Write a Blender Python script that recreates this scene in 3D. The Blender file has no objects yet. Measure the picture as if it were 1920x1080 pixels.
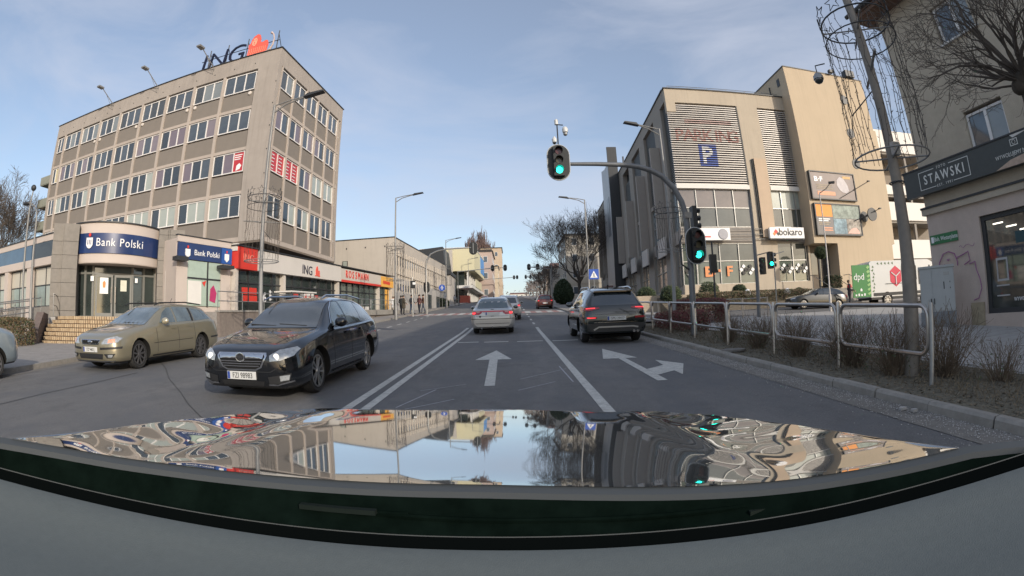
import bpy, bmesh, math, random
from math import sin, cos, tan, pi, radians as R, sqrt, atan2
from mathutils import Vector, Matrix, noise
from mathutils.bvhtree import BVHTree
random.seed(7)
S = bpy.context.scene
COL = S.collection
CH = 1.45                                   # height of the dashboard camera above the road

def gz(y):
    """height of the rising street at distance y"""
    z = .0524 * y
    if y > 22: z += .012 * (y - 22)
    if y > 320: z -= .064 * (y - 320)
    return z

# ------------------------------------------------------------- camera (wide dashcam lens)
cam = bpy.data.cameras.new('dashcam')
camo = bpy.data.objects.new('dashcam', cam)
COL.objects.link(camo); S.camera = camo
cam.type = 'PANO'
cam.sensor_width = 36; cam.sensor_fit = 'HORIZONTAL'
cam.panorama_type = 'FISHEYE_LENS_POLYNOMIAL'
cam.fisheye_fov = R(170)
PK = [0.0579673751, -0.00013626535, 2.93142398e-05, -1.09006701e-06]
cam.fisheye_polynomial_k0 = 0
cam.fisheye_polynomial_k1 = -PK[0]; cam.fisheye_polynomial_k2 = -PK[1]
cam.fisheye_polynomial_k3 = -PK[2]; cam.fisheye_polynomial_k4 = -PK[3]
cam.clip_start = .02; cam.clip_end = 6000
PITCH, ROLL = R(4.35), R(-1.78)
def _w(v):
    x, y, z = v
    c, s = cos(ROLL), sin(ROLL); x, y = c*x - s*y, s*x + c*y
    c, s = cos(PITCH), sin(PITCH); y, z = y*c + z*s, -y*s + z*c
    return Vector((x, z, y))
ex, ey, eb = _w((1,0,0)), _w((0,1,0)), _w((0,0,-1))
camo.matrix_world = Matrix(((ex.x,ey.x,eb.x,0),(ex.y,ey.y,eb.y,0),(ex.z,ey.z,eb.z,CH),(0,0,0,1)))

# ------------------------------------------------------------- sky and sun
SUN_AZ, SUN_EL = 38, 20                     # degrees to the right of straight behind the camera; above the horizon
W = bpy.data.worlds.new('World'); S.world = W; W.use_nodes = True
nt = W.node_tree; nt.nodes.clear()
out = nt.nodes.new('ShaderNodeOutputWorld'); bg = nt.nodes.new('ShaderNodeBackground')
sky = nt.nodes.new('ShaderNodeTexSky'); sky.sky_type = 'NISHITA'; sky.sun_disc = False
sky.sun_elevation = R(SUN_EL); sky.sun_rotation = R(180 - SUN_AZ); sky.altitude = 100
sky.air_density = 1.0; sky.dust_density = 1.6; sky.ozone_density = 1.2
tc = nt.nodes.new('ShaderNodeTexCoord'); mp = nt.nodes.new('ShaderNodeMapping')
mp.inputs['Scale'].default_value = (1.0, 1.9, 3.6)
n1 = nt.nodes.new('ShaderNodeTexNoise'); n1.inputs['Scale'].default_value = 1.7; n1.inputs['Detail'].default_value = 7; n1.inputs['Roughness'].default_value = .55; n1.inputs['Distortion'].default_value = .5
rp = nt.nodes.new('ShaderNodeValToRGB'); rp.color_ramp.elements[0].position = .40; rp.color_ramp.elements[1].position = .70
rp.color_ramp.elements[0].color = (.24,.24,.24,1); rp.color_ramp.elements[1].color = (.68,.68,.68,1)
mx = nt.nodes.new('ShaderNodeMix'); mx.data_type = 'RGBA'
mx.inputs[7].default_value = (3.4, 3.6, 4.2, 1)
nt.links.new(tc.outputs['Generated'], mp.inputs['Vector']); nt.links.new(mp.outputs[0], n1.inputs['Vector'])
nt.links.new(n1.outputs['Fac'], rp.inputs[0]); nt.links.new(rp.outputs[0], mx.inputs[0])
nt.links.new(sky.outputs[0], mx.inputs[6]); nt.links.new(mx.outputs[2], bg.inputs[0]); nt.links.new(bg.outputs[0], out.inputs[0])
bg.inputs[1].default_value = .145
sl = bpy.data.lights.new('sun', 'SUN'); sl.energy = 2.5; sl.angle = R(.6); sl.color = (1, .90, .77)
so = bpy.data.objects.new('sun', sl); COL.objects.link(so)
_d = Vector((sin(R(SUN_AZ))*cos(R(SUN_EL)), -cos(R(SUN_AZ))*cos(R(SUN_EL)), sin(R(SUN_EL))))
so.rotation_euler = _d.to_track_quat('Z', 'Y').to_euler(); so.location = (20, -30, 40)
S.view_settings.view_transform = 'Standard'; S.view_settings.look = 'None'
S.view_settings.exposure = .42; S.view_settings.gamma = 1; S.view_settings.use_curve_mapping = False
S.cycles.use_denoising = True
S.cycles.max_bounces = 6

# ------------------------------------------------------------- materials
MATS = {}
def mat(name, col, rough=.7, metal=0, var=.12, scale=3, bump=0, bscale=None, emit=0, spec=.5, coat=0, dirt=0, alpha=1, detail=5, trans=0, stretch=None, col2=None, streak=0):
    if name in MATS: return MATS[name]
    m = bpy.data.materials.new(name); MATS[name] = m; m.use_nodes = True
    n = m.node_tree; b = n.nodes['Principled BSDF']; L = n.links.new
    b.inputs['Roughness'].default_value = rough; b.inputs['Metallic'].default_value = metal
    b.inputs['Specular IOR Level'].default_value = spec; b.inputs['Coat Weight'].default_value = coat
    b.inputs['Coat Roughness'].default_value = .03
    b.inputs['Alpha'].default_value = alpha
    if trans: b.inputs['Transmission Weight'].default_value = trans
    c = (*col, 1)
    b.inputs['Base Color'].default_value = c
    if emit:
        b.inputs['Emission Color'].default_value = c; b.inputs['Emission Strength'].default_value = emit
    if var or bump:
        t = n.nodes.new('ShaderNodeTexCoord'); v = t.outputs['Object']
        if stretch:
            q = n.nodes.new('ShaderNodeMapping'); q.inputs['Scale'].default_value = stretch; L(v, q.inputs[0]); v = q.outputs[0]
        no = n.nodes.new('ShaderNodeTexNoise'); no.inputs['Scale'].default_value = scale; no.inputs['Detail'].default_value = detail; no.inputs['Roughness'].default_value = .65
        L(v, no.inputs['Vector'])
        if var:
            r = n.nodes.new('ShaderNodeMapRange'); r.inputs[1].default_value = .25; r.inputs[2].default_value = .75
            L(no.outputs['Fac'], r.inputs[0])
            mi = n.nodes.new('ShaderNodeMix'); mi.data_type = 'RGBA'
            lo = col2 or tuple(x*(1-var) for x in col); hi = tuple(min(1, x*(1+var)) for x in col)
            mi.inputs[6].default_value = (*lo, 1); mi.inputs[7].default_value = (*hi, 1)
            L(r.outputs[0], mi.inputs[0]); src = mi.outputs[2]
            if dirt:                                      # large soft stains
                n2 = n.nodes.new('ShaderNodeTexNoise'); n2.inputs['Scale'].default_value = scale*.17; n2.inputs['Detail'].default_value = 8; n2.inputs['Roughness'].default_value = .7
                L(v, n2.inputs['Vector'])
                r2 = n.nodes.new('ShaderNodeMapRange'); r2.inputs[1].default_value = .42; r2.inputs[2].default_value = .72; r2.inputs[4].default_value = dirt
                L(n2.outputs['Fac'], r2.inputs[0])
                m2 = n.nodes.new('ShaderNodeMix'); m2.data_type = 'RGBA'; m2.inputs[7].default_value = tuple(x*.45 for x in col)+(1,)
                L(r2.outputs[0], m2.inputs[0]); L(src, m2.inputs[6]); src = m2.outputs[2]
            if streak:                                    # rain streaks running down the wall
                q = n.nodes.new('ShaderNodeMapping'); q.inputs['Scale'].default_value = (1.6, 1.6, .07); L(t.outputs['Object'], q.inputs[0])
                n3 = n.nodes.new('ShaderNodeTexNoise'); n3.inputs['Scale'].default_value = 2.2; n3.inputs['Detail'].default_value = 7; n3.inputs['Roughness'].default_value = .7
                L(q.outputs[0], n3.inputs['Vector'])
                r3 = n.nodes.new('ShaderNodeMapRange'); r3.inputs[1].default_value = .5; r3.inputs[2].default_value = .72; r3.inputs[4].default_value = streak
                L(n3.outputs['Fac'], r3.inputs[0])
                m3 = n.nodes.new('ShaderNodeMix'); m3.data_type = 'RGBA'; m3.inputs[7].default_value = tuple(x*.5 for x in col)+(1,)
                L(r3.outputs[0], m3.inputs[0]); L(src, m3.inputs[6]); src = m3.outputs[2]
            L(src, b.inputs['Base Color'])
        if bump:
            nb = n.nodes.new('ShaderNodeTexNoise'); nb.inputs['Scale'].default_value = bscale or scale*8; nb.inputs['Detail'].default_value = 4
            L(t.outputs['Object'], nb.inputs['Vector'])
            bp = n.nodes.new('ShaderNodeBump'); bp.inputs['Strength'].default_value = bump; bp.inputs['Distance'].default_value = .02
            L(nb.outputs['Fac'], bp.inputs['Height']); L(bp.outputs[0], b.inputs['Normal'])
    return m

# ------------------------------------------------------------- mesh builder
class MB:
    def __init__(s): s.v = []; s.f = []; s.m = []; s.mats = []; s.smooth = False
    def mi(s, m):
        if m is None: return 0
        if m not in s.mats: s.mats.append(m)
        return s.mats.index(m)
    def add(s, vs, fs, m=None, M=None):
        o = len(s.v); i = s.mi(m)
        for p in vs: s.v.append(tuple(M @ Vector(p)) if M is not None else tuple(p))
        for f in fs: s.f.append([a+o for a in f]); s.m.append(i)
        return s
    def box(s, x0, x1, y0, y1, z0, z1, m=None, M=None):
        vs = [(x,y,z) for z in (z0,z1) for y in (y0,y1) for x in (x0,x1)]
        return s.add(vs, [(0,2,3,1),(4,5,7,6),(0,1,5,4),(2,6,7,3),(0,4,6,2),(1,3,7,5)], m, M)
    def cbox(s, c, d, m=None, M=None):
        return s.box(c[0]-d[0]/2,c[0]+d[0]/2,c[1]-d[1]/2,c[1]+d[1]/2,c[2]-d[2]/2,c[2]+d[2]/2,m,M)
    def quad(s, a, b, c, d, m=None, M=None): return s.add([a,b,c,d], [(0,1,2,3)], m, M)
    def prism(s, poly, ax, a, b, m=None, M=None):
        """poly: 2D points; ax: extrude axis ('x': poly=(y,z), 'y': poly=(x,z), 'z': poly=(x,y))"""
        n = len(poly)
        def P(p, t): return (t,p[0],p[1]) if ax=='x' else ((p[0],t,p[1]) if ax=='y' else (p[0],p[1],t))
        vs = [P(p,a) for p in poly]+[P(p,b) for p in poly]
        fs = [tuple(range(n))[::-1], tuple(range(n,2*n))]+[(i,(i+1)%n,n+(i+1)%n,n+i) for i in range(n)]
        return s.add(vs, fs, m, M)
    def tube(s, pts, r, n=8, m=None, M=None, caps=True):
        pts = [Vector(p) for p in pts]; k = len(pts); rs = r if isinstance(r,(list,tuple)) else [r]*k
        vs = []; up = None
        for i in range(k):
            d = (pts[min(i+1,k-1)]-pts[max(i-1,0)])
            if d.length < 1e-9: d = Vector((0,0,1))
            d.normalize()
            if up is None: up = d.orthogonal().normalized()
            else:
                up = up - d*up.dot(d)
                up = up.normalized() if up.length > 1e-6 else d.orthogonal().normalized()
            q = d.cross(up)
            for j in range(n):
                a = 2*pi*j/n; vs.append(pts[i]+(up*cos(a)+q*sin(a))*rs[i])
        fs = []
        for i in range(k-1):
            for j in range(n):
                a = i*n+j; b = i*n+(j+1)%n; fs.append((a,b,b+n,a+n))
        if caps: fs.append(tuple(range(n))[::-1]); fs.append(tuple(range((k-1)*n,k*n)))
        return s.add(vs, fs, m, M)
    def lathe(s, prof, n=16, c=(0,0,0), axis='z', m=None, M=None):
        """prof: (r, h)"""
        vs = []; fs = []
        for r,h in prof:
            for j in range(n):
                a = 2*pi*j/n; x,y = r*cos(a), r*sin(a)
                p = (x,y,h) if axis=='z' else ((h,x,y) if axis=='x' else (x,h,y))
                vs.append((p[0]+c[0],p[1]+c[1],p[2]+c[2]))
        k = len(prof)
        for i in range(k-1):
            for j in range(n):
                a=i*n+j; b=i*n+(j+1)%n; fs.append((a,b,b+n,a+n))
        fs.append(tuple(range(n))[::-1]); fs.append(tuple(range((k-1)*n,k*n)))
        return s.add(vs, fs, m, M)
    def sphere(s, c, r, m=None, n=10, M=None, sq=(1,1,1)):
        vs=[];fs=[];k=n//2+1
        for i in range(k+1):
            t=pi*i/k
            for j in range(n):
                a=2*pi*j/n; vs.append((c[0]+r*sq[0]*sin(t)*cos(a),c[1]+r*sq[1]*sin(t)*sin(a),c[2]+r*sq[2]*cos(t)))
        for i in range(k):
            for j in range(n):
                a=i*n+j;b=i*n+(j+1)%n; fs.append((a,a+n,b+n,b))
        return s.add(vs,fs,m,M)
    def mesh(s, name, mats=None, smooth=None):
        me = bpy.data.meshes.new(name); me.from_pydata(s.v, [], s.f)
        if mats is not None and not isinstance(mats,(list,tuple)): mats=[mats]
        ml = s.mats if s.mats else (mats or [])
        for m in ml: me.materials.append(m)
        if s.mats: me.polygons.foreach_set('material_index', s.m)
        if smooth if smooth is not None else s.smooth:
            me.polygons.foreach_set('use_smooth', [True]*len(me.polygons))
            me.set_sharp_from_angle(angle=R(40))
        me.update(); return me
    def build(s, name, mats=None, parent=None, loc=None, rz=0, smooth=None):
        return inst(name, s.mesh(name, mats, smooth), parent, loc, rz)

def inst(name, me, parent=None, loc=None, rz=0, scale=None, rot=None):
    o = bpy.data.objects.new(name, me); COL.objects.link(o)
    if parent is not None: o.parent = parent
    if loc is not None: o.location = loc
    if rot is not None: o.rotation_euler = rot
    elif rz: o.rotation_euler = (0,0,rz)
    if scale is not None: o.scale = scale
    return o
def thing(name, label, cat, loc=(0,0,0), rz=0, group=None):
    o = bpy.data.objects.new(name, None); COL.objects.link(o); o.empty_display_size = .2
    o.location = loc; o.rotation_euler = (0,0,rz); o['label'] = label; o['category'] = cat
    if group: o['group'] = group
    return o
def tag(o, label, cat, group=None):
    o['label'] = label; o['category'] = cat
    if group: o['group'] = group
    return o
def setting(name, mb, m, kind='structure', **k):
    o = mb.build(name, m, **k); o['kind'] = kind; return o
def stuff(o): o['kind'] = 'stuff'; return o
def kids(o): return [c for c in bpy.data.objects if c.parent == o]
def dup(root, loc, rz=None, label=None, group=None, keep=None, _ch={}):
    ch = {}
    for c in bpy.data.objects:
        if c.parent: ch.setdefault(c.parent.name, []).append(c)
    def cp(o, par):
        n = o.copy(); COL.objects.link(n)
        if par: n.parent = par
        for c in ch.get(o.name, []):
            if keep is None or keep(c): cp(c, n)
        return n
    n = cp(root, None); n.location = loc
    if rz is not None: n.rotation_euler = (0,0,rz)
    if label: n['label'] = label
    if group: n['group'] = group
    return n
def text_mesh(s, size, ext=.01, space=1.0, align='CENTER', shear=0, bold=0, font_w=1.0):
    """lettering standing in the x-z plane and facing -y"""
    cu = bpy.data.curves.new('lettering', 'FONT'); cu.body = s; cu.size = size; cu.extrude = ext; cu.space_character = space
    cu.align_x = align; cu.align_y = 'BOTTOM_BASELINE'; cu.shear = shear; cu.offset = bold; cu.resolution_u = 3
    o = bpy.data.objects.new('lettering', cu); COL.objects.link(o)
    dg = bpy.context.evaluated_depsgraph_get(); me = bpy.data.meshes.new_from_object(o.evaluated_get(dg))
    bpy.data.objects.remove(o); bpy.data.curves.remove(cu)
    for v in me.vertices: v.co = Vector((v.co.x*font_w, -v.co.z, v.co.y))
    return me
def lettering(s, size, m, parent, loc, name='lettering', rz=0, **k):
    me = text_mesh(s, size, **k); me.materials.clear(); me.materials.append(m); me.name = name
    return inst(name, me, parent, loc, rz)
def sheet(x0, x1, y0, y1, dz, step=3, th=0, m=None, mb=None, fx0=None, fx1=None):
    """a strip that follows the slope; x0/x1 may be functions of y"""
    mb = mb or MB(); n = max(1, int(abs(y1-y0)/step)); ys = [y0+(y1-y0)*i/n for i in range(n+1)]
    for br in (22, 320):
        if y0 < br < y1: ys.append(br)
    ys = sorted(set(ys)); vs = []; fs = []
    for y in ys:
        a = fx0(y) if fx0 else x0; b = fx1(y) if fx1 else x1
        vs += [(a,y,gz(y)+dz),(b,y,gz(y)+dz)]
        if th: vs += [(b,y,gz(y)+dz-th),(a,y,gz(y)+dz-th)]
    k = 4 if th else 2
    for i in range(len(ys)-1):
        o = i*k
        if th:
            for j in range(4): fs.append((o+j,o+(j+1)%4,o+k+(j+1)%4,o+k+j))
        else: fs.append((o,o+1,o+3,o+2))
    if th: fs += [(3,2,1,0), tuple(len(vs)-4+j for j in range(4))]
    return mb.add(vs, fs, m)
# ============================================================= the ground
def pl(tab):
    def f(y):
        if y <= tab[0][0]: return tab[0][1]
        for (a,xa),(b,xb) in zip(tab, tab[1:]):
            if y <= b: return xa+(xb-xa)*(y-a)/(b-a)
        return tab[-1][1]
    return f
CURBL = pl([(-40,-10.8),(0,-10.9),(6.4,-11.4),(10.4,-12.3),(13.0,-12.6),(15.6,-9.1),(24,-9.25),(600,-9.4)])
CURBR = 4.62
def asphalt():
    m = mat('asphalt', (.145,.142,.140), rough=.85, var=.34, scale=45, bump=.6, bscale=110, dirt=0)
    n = m.node_tree; L = n.links.new; b = n.nodes['Principled BSDF']
    src = b.inputs['Base Color'].links[0].from_socket
    t = n.nodes.new('ShaderNodeTexCoord')
    def layer(scale, lo, hi, col, fac, src, st=(1,1,1), typ='ShaderNodeTexNoise'):
        mp = n.nodes.new('ShaderNodeMapping'); mp.inputs['Scale'].default_value = st; L(t.outputs['Object'], mp.inputs[0])
        no = n.nodes.new(typ); no.inputs['Scale'].default_value = scale
        if typ == 'ShaderNodeTexNoise': no.inputs['Detail'].default_value = 9; no.inputs['Roughness'].default_value = .7
        L(mp.outputs[0], no.inputs['Vector'])
        r = n.nodes.new('ShaderNodeMapRange'); r.inputs[1].default_value = lo; r.inputs[2].default_value = hi; r.inputs[4].default_value = fac
        L(no.outputs[0], r.inputs[0])
        m2 = n.nodes.new('ShaderNodeMix'); m2.data_type = 'RGBA'; m2.inputs[7].default_value = (*col,1)
        L(r.outputs[0], m2.inputs[0]); L(src, m2.inputs[6]); return m2.outputs[2]
    src = layer(.35, .5, .75, (.21,.20,.19), .95, src, (1.6,.22,1))      # dusty wheel-worn bands along the street
    src = layer(.9, .56, .7, (.085,.083,.082), .6, src)                      # oily patches
    src = layer(160, .62, .72, (.2,.2,.2), .7, src)                        # pale stone chips
    src = layer(120, .64, .74, (.02,.02,.02), .8, src, (1.1,.9,1))
    src = layer(2.6, .52, .66, (.10,.10,.10), .55, src, (1,.6,1))
    src = layer(.5, .5, .62, (.115,.118,.125), .7, src, (1,.8,1))
    L(src, b.inputs['Base Color']); return m
M_ASPH = asphalt()
M_SIDE = mat('old side asphalt', (.15,.145,.14), rough=.9, var=.25, scale=26, bump=.3, dirt=.35)
M_PAVE = mat('concrete paving', (.30,.275,.25), rough=.9, var=.16, scale=14, bump=.2, dirt=.4)
M_PAVE2 = mat('pale paving', (.38,.365,.345), rough=.9, var=.18, scale=10, bump=.2, dirt=.35)
M_CURB = mat('kerb stone', (.30,.28,.25), rough=.9, var=.2, scale=8, bump=.2, dirt=.4)
M_CURB2 = mat('gutter concrete', (.20,.185,.165), rough=.95, var=.25, scale=7, bump=.25, dirt=.5)
M_SOIL = mat('planting soil', (.15,.135,.10), rough=1, var=.5, scale=9, bump=1, bscale=30, dirt=.5)
M_PAINT = mat('road paint', (.54,.53,.49), rough=.75, var=.35, scale=55, dirt=.75)
M_PINK = mat('faded red paint', (.36,.20,.18), rough=.8, var=.2, scale=12, dirt=.4)
M_TAR = mat('tar seam', (.05,.05,.05), rough=.6, var=.3, scale=20)
M_GRASS = mat('winter ground', (.12,.11,.07), rough=1, var=.4, scale=2, dirt=.4)

g = MB(); vs=[]; fs=[]
ys = [-60,-20,0,22,60,120,200,320,600,1500,3000]
for y in ys:
    w = 260 if y < 320 else 2500
    for x in (-w,-40,40,w): vs.append((x,y,gz(y)-.03))
for i in range(len(ys)-1):
    for j in range(3): o=i*4+j; fs.append((o,o+1,o+5,o+4))
g.add(vs,fs); setting('ground', g, M_GRASS)
setting('road', sheet(0,CURBR,-30,420,0,step=1.2,fx0=lambda y:CURBL(y)-.05,fx1=lambda y:CURBR+.05), M_ASPH)
setting('pavement', sheet(0,0,-30,330,.12,step=1.2,fx0=lambda y:-34 if y<70 else -24,fx1=lambda y:CURBL(y)-.14), M_PAVE).name='pavement'
setting('kerb', sheet(0,0,-30,330,.135,step=1.2,th=.25,fx0=lambda y:CURBL(y)-.14,fx1=CURBL), M_CURB)
# right: kerb stones one by one near the camera, then one strip
kb = thing('kerb_row','row of weathered concrete kerb stones along the planted strip with the railing','kerb')
del kb['category']; del kb['label']; kb['kind']='structure'
me = MB().prism([(-.075,-.2),(.075,-.2),(.075,.10),(.055,.125),(-.05,.125),(-.075,.09)],'y',-.49,.49).mesh('kerb_stone',M_CURB)
for i in range(26):
    y=-1.5+i; o=inst('kerb_stone',me,kb,(CURBR+.08+random.uniform(-.012,.012),y,gz(y)+random.uniform(-.008,.008)),rot=(math.atan(.0524),0,random.uniform(-.012,.012)))
setting('kerb', sheet(CURBR,CURBR+.15,36,330,.12,th=.25), M_CURB)
setting('gutter', sheet(CURBR-.52,CURBR,-8,24.5,.006,step=1), M_CURB2)
setting('gutter', sheet(0,0,6,24,.006,step=1,fx0=CURBL,fx1=lambda y:CURBL(y)+.35), M_CURB2)
setting('planting_bed', sheet(CURBR+.155,7.25,-4,22.5,.09,step=1,th=.2), M_SOIL)
setting('footpath', sheet(7.25,48,-12,14,.085,step=1,th=.3), M_PAVE2)
setting('forecourt', sheet(7.25,60,14,36,.06,step=1.5,th=.3), M_PAVE2)
setting('side_street', sheet(4.6,70,24.5,31.5,.068,step=1.2), M_SIDE)
setting('pavement', sheet(4.77,13.6,36.5,330,.11,step=2), M_PAVE)
# painted markings, one object each line
def paint(name, mb, m=M_PAINT): return setting(name, mb, m)
paint('centre_line', sheet(-2.41,-2.27,-3,25.5,.005,step=1.2)); paint('centre_line', sheet(-2.13,-1.99,-3,25.5,.005,step=1.2))
paint('lane_line', sheet(1.10,1.25,-3,24.6,.005,step=1.2))
for i,y in enumerate((27,31,35,39)): paint('lane_dash', sheet(1.1,1.22,y,y+1.6,.005))
for i in range(9): paint('bay_dash', sheet(-7.2,-7.06,22+i*2.6,23.1+i*2.6,.005)) if i else None
for y in range(50,200,8): paint('lane_dash', sheet(-2.3,-2.15,y,y+4,.006)); paint('lane_dash', sheet(1.1,1.25,y,y+3,.006))

for a,b in ((-1.95,-1.22),(-1.02,-.18),(.12,1.0),(1.32,2.2),(2.5,3.3),(3.5,4.1)):
    y0=17.05-.13*(a+2); paint('give_way_dash', sheet(a,b,y0,y0+.22,.005))
def gpoly(name, pts, dz=.006, m=M_PAINT):
    return paint(name, MB().add([(x,y,gz(y)+dz) for x,y in pts],[tuple(range(len(pts)))]), m)
gpoly('straight_arrow',[(-.52,8.28),(-.34,8.28),(-.40,11.95),(-.06,11.95),(-.50,14.1),(-.95,11.95),(-.60,11.95)])
gpoly('turn_arrow',[(2.40,8.0),(2.58,8.0),(2.58,11.25),(2.86,11.2),(2.44,13.5),(2.06,11.3),(2.42,11.25)])
gpoly('turn_arrow',[(2.585,8.6),(3.02,8.95),(3.02,8.45),(3.5,9.75),(3.12,10.6),(3.05,9.75),(2.585,9.35)],dz=.006)
# scratches and repair seams
def seam(pts, w=.02, m=M_TAR, name='tar_seam'):
    mb=MB()
    for (x0,y0),(x1,y1) in zip(pts,pts[1:]):
        d=Vector((x1-x0,y1-y0)).normalized(); nx,ny=-d.y*w,d.x*w
        mb.add([(x0+nx,y0+ny,gz(y0)+.0045),(x0-nx,y0-ny,gz(y0)+.0045),(x1-nx,y1-ny,gz(y1)+.0045),(x1+nx,y1+ny,gz(y1)+.0045)],[(0,1,2,3)])
    return setting(name,mb,m)
seam([(-7.9,2.4),(-7.95,4.4),(-8.16,5.55),(-8.28,7),(-8.5,8.6)],.022)
seam([(-9.9,11),(-8.4,9.6),(-7.1,8.2),(-5.7,6.9),(-4.9,6.1),(-4.0,5.3),(-3.3,4.6)],.011)
seam([(-.5,8.9),(-.3,9.1)],.03); seam([(-.53,10.0),(-.35,9.96)],.02)
M_SCR = mat('chalky scratch',(.38,.38,.40),var=.4,scale=12)
for p in ([(-1.65,6.6),(-1.3,8.0)],[(-1.55,7.9),(-.85,8.5)],[(-1.5,6.5),(-.9,7.2)],[(.1,8.9),(1.05,10.0)],[(.05,7.8),(.7,8.5)],[(.95,10.4),(1.0,8.4)]): seam(p,.012,M_SCR,'scratch')
# zebra crossing on red paint
paint('crossing_red', sheet(-9.2,CURBR,42.6,46.6,.004,step=1), M_PINK)
for i in range(14): paint('crossing_stripe', sheet(-8.9+i*1.0,-8.4+i*1.0,42.6,46.6,.009,step=1))
paint('crossing_red', sheet(CURBR+.4,CURBR+5,40,44,.122,step=1), M_PINK)
# joint lines of the footpath slabs (recessed): slabs laid one by one where they show large
fp = thing('slab_paving','x','x'); del fp['category']; del fp['label']; fp['kind']='structure'
me = MB().box(-.245,.245,-.245,.245,-.03,.02).mesh('paving_slab',mat('slab',(.38,.365,.345),rough=.9,var=.2,scale=6,bump=.2,dirt=.3))
cnt=0
for j in range(24):
    for i in range(13):
        x=7.6+i*.5+(.25 if j%2 else 0); y=2.4+j*.5
        if cnt<298: inst('paving_slab',me,fp,(x,y,gz(y)+.085+random.uniform(-.004,.004)),rot=(math.atan(.0524),0,0)); cnt+=1
# ============================================================= shared building materials
M_WALL = mat('rendered wall beige', (.36,.32,.285), rough=.9, var=.07, scale=1.2, bump=.06, bscale=30, dirt=.28, streak=.35)
M_RIB = mat('rendered rib', (.43,.375,.33), rough=.9, var=.05, scale=1.5, dirt=.2, streak=.25)
M_SPAN = mat('spandrel cladding', (.205,.18,.155), rough=.75, var=.07, scale=1.2, dirt=.12)
M_FRAME = mat('white window frame', (.72,.70,.68), rough=.4, var=.04, scale=6)
M_DARKM = mat('dark metal', (.03,.032,.035), rough=.5, var=.1)
M_STEEL = mat('galvanised steel', (.34,.34,.33), rough=.42, metal=.7, var=.15, scale=6)
M_SHINY = mat('brushed steel tube', (.50,.46,.42), rough=.28, metal=.9, var=.15, scale=9)
M_POLE = mat('grey painted pole', (.24,.235,.225), rough=.5, metal=.25, var=.12, scale=4, dirt=.3)
M_WHITE = mat('white panel', (.68,.66,.62), rough=.6, var=.05, scale=2, dirt=.12)
M_BLACK = mat('black', (.015,.015,.016), rough=.5, var=0)
M_RED = mat('red panel', (.62,.045,.03), rough=.5, var=.06)
M_ORANGE = mat('orange print', (.75,.22,.05), rough=.5, var=.05)
M_NAVY = mat('navy sign', (.015,.035,.12), rough=.3, var=.2, scale=.8, coat=.3)
M_BLUE = mat('blue panel', (.02,.07,.36), rough=.4, var=.05)
M_LETW = mat('white lettering', (.8,.8,.8), rough=.5, var=0)
def glass(name, col, rough=.06, var=.35, scale=.9):
    m = mat(name, col, rough=rough, var=var, scale=scale, spec=.9, coat=.6)
    return m
G_DARK = [glass('glass dark',(.030,.038,.045)), glass('glass blue grey',(.06,.075,.09)), glass('glass dim',(.045,.05,.05))]
G_BLIND = [glass('glass purple blind',(.16,.125,.145),.2,.1), glass('glass pale blind',(.34,.37,.33),.2,.1), glass('glass lilac blind',(.20,.165,.18),.2,.1), glass('glass grey blind',(.19,.21,.21),.2,.12)]
G_GREEN = glass('glass shop green',(.10,.13,.115),.08,.5,.5)
G_SHOP = glass('glass shop dark',(.035,.045,.042),.05,.6,.6)
G_YEL = glass('glass yellow curtain',(.5,.42,.22),.2,.1)
def pane_mesh(w, h, m, name='pane'): return MB().box(0,w,0,.012,0,h).mesh(name,m)
def win_frame(w, h, n, t=.07, d=.08, splits=None, tr=None):
    mb = MB(); mb.box(0,w,-d,0,0,t); mb.box(0,w,-d,0,h-t,h)
    xs = [0]+(splits or [w*i/n for i in range(1,n)])+[w]
    for i,x in enumerate(xs):
        a = 0 if i==0 else (w-t if i==len(xs)-1 else x-t*.65); b = t if i==0 else (w if i==len(xs)-1 else x+t*.65)
        mb.box(a,b,-d,0,t,h-t)
    if tr:
        for i in range(len(xs)-1): mb.box(xs[i]+t,xs[i+1]-t,-d,0,tr-t/2,tr+t/2)
    return mb, xs
def put_window(parent, frame_me, xs, h, loc, rz=0, mats=None, pm={}, t=.07, yoff=-.03, name='window'):
    f = inst(name, frame_me, parent, loc, rz)
    for i in range(len(xs)-1):
        w = round(xs[i+1]-xs[i]-t,3); m = mats[i%len(mats)]
        k = (w,round(h,3),m.name)
        if k not in pm: pm[k] = pane_mesh(w,h-t,m)
        inst('pane', pm[k], f, (xs[i]+t/2, yoff, t/2))
    return f

# ============================================================= the six storey office block
ob = thing('office_block','six storey beige office block with white windows, brown panels and letters on its roof','office building',(-16.6,28.9,0),R(-4.5))
RZ90 = R(90)
core = MB(); core.box(-30.0,-.3,.35,12.0,7.45,21.9); core.build('wall',M_WALL,ob)
mb = MB()                                   # parapet, corner piers, soffit
mb.box(-30.2,0,0,.36,20.68+.12,22.2); mb.box(-1.95,0,0,.36,7.4,20.8); mb.box(-30.2,-29.9,0,.36,7.4,20.8)
mb.box(-.36,0,.36,12.4,20.8,22.2); mb.box(-.36,0,.36,.46,7.4,20.8); mb.box(-.36,0,12.1,12.4,7.4,20.8)
mb.box(-30.2,-29.84,.36,12.4,20.8,22.2); mb.box(-30.2,-.36,12.04,12.4,7.4,22.2); mb.box(-30.2,-29.84,.36,12.04,7.4,20.8)
mb.build('pier_wall',M_WALL,ob)
MB().box(-30.3,.08,-.08,12.5,22.2,22.27).build('roof_edge',M_DARKM,ob)
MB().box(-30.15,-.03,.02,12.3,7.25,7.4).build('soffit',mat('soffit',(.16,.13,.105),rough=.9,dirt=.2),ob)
zt = [20.68-3.3*k for k in range(4)]
bands = MB()
for z in zt: bands.box(-29.9,-1.95,.04,.36,z-3.3+.02,z-3.3+.26) if z-3.3>7.5 else None
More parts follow.
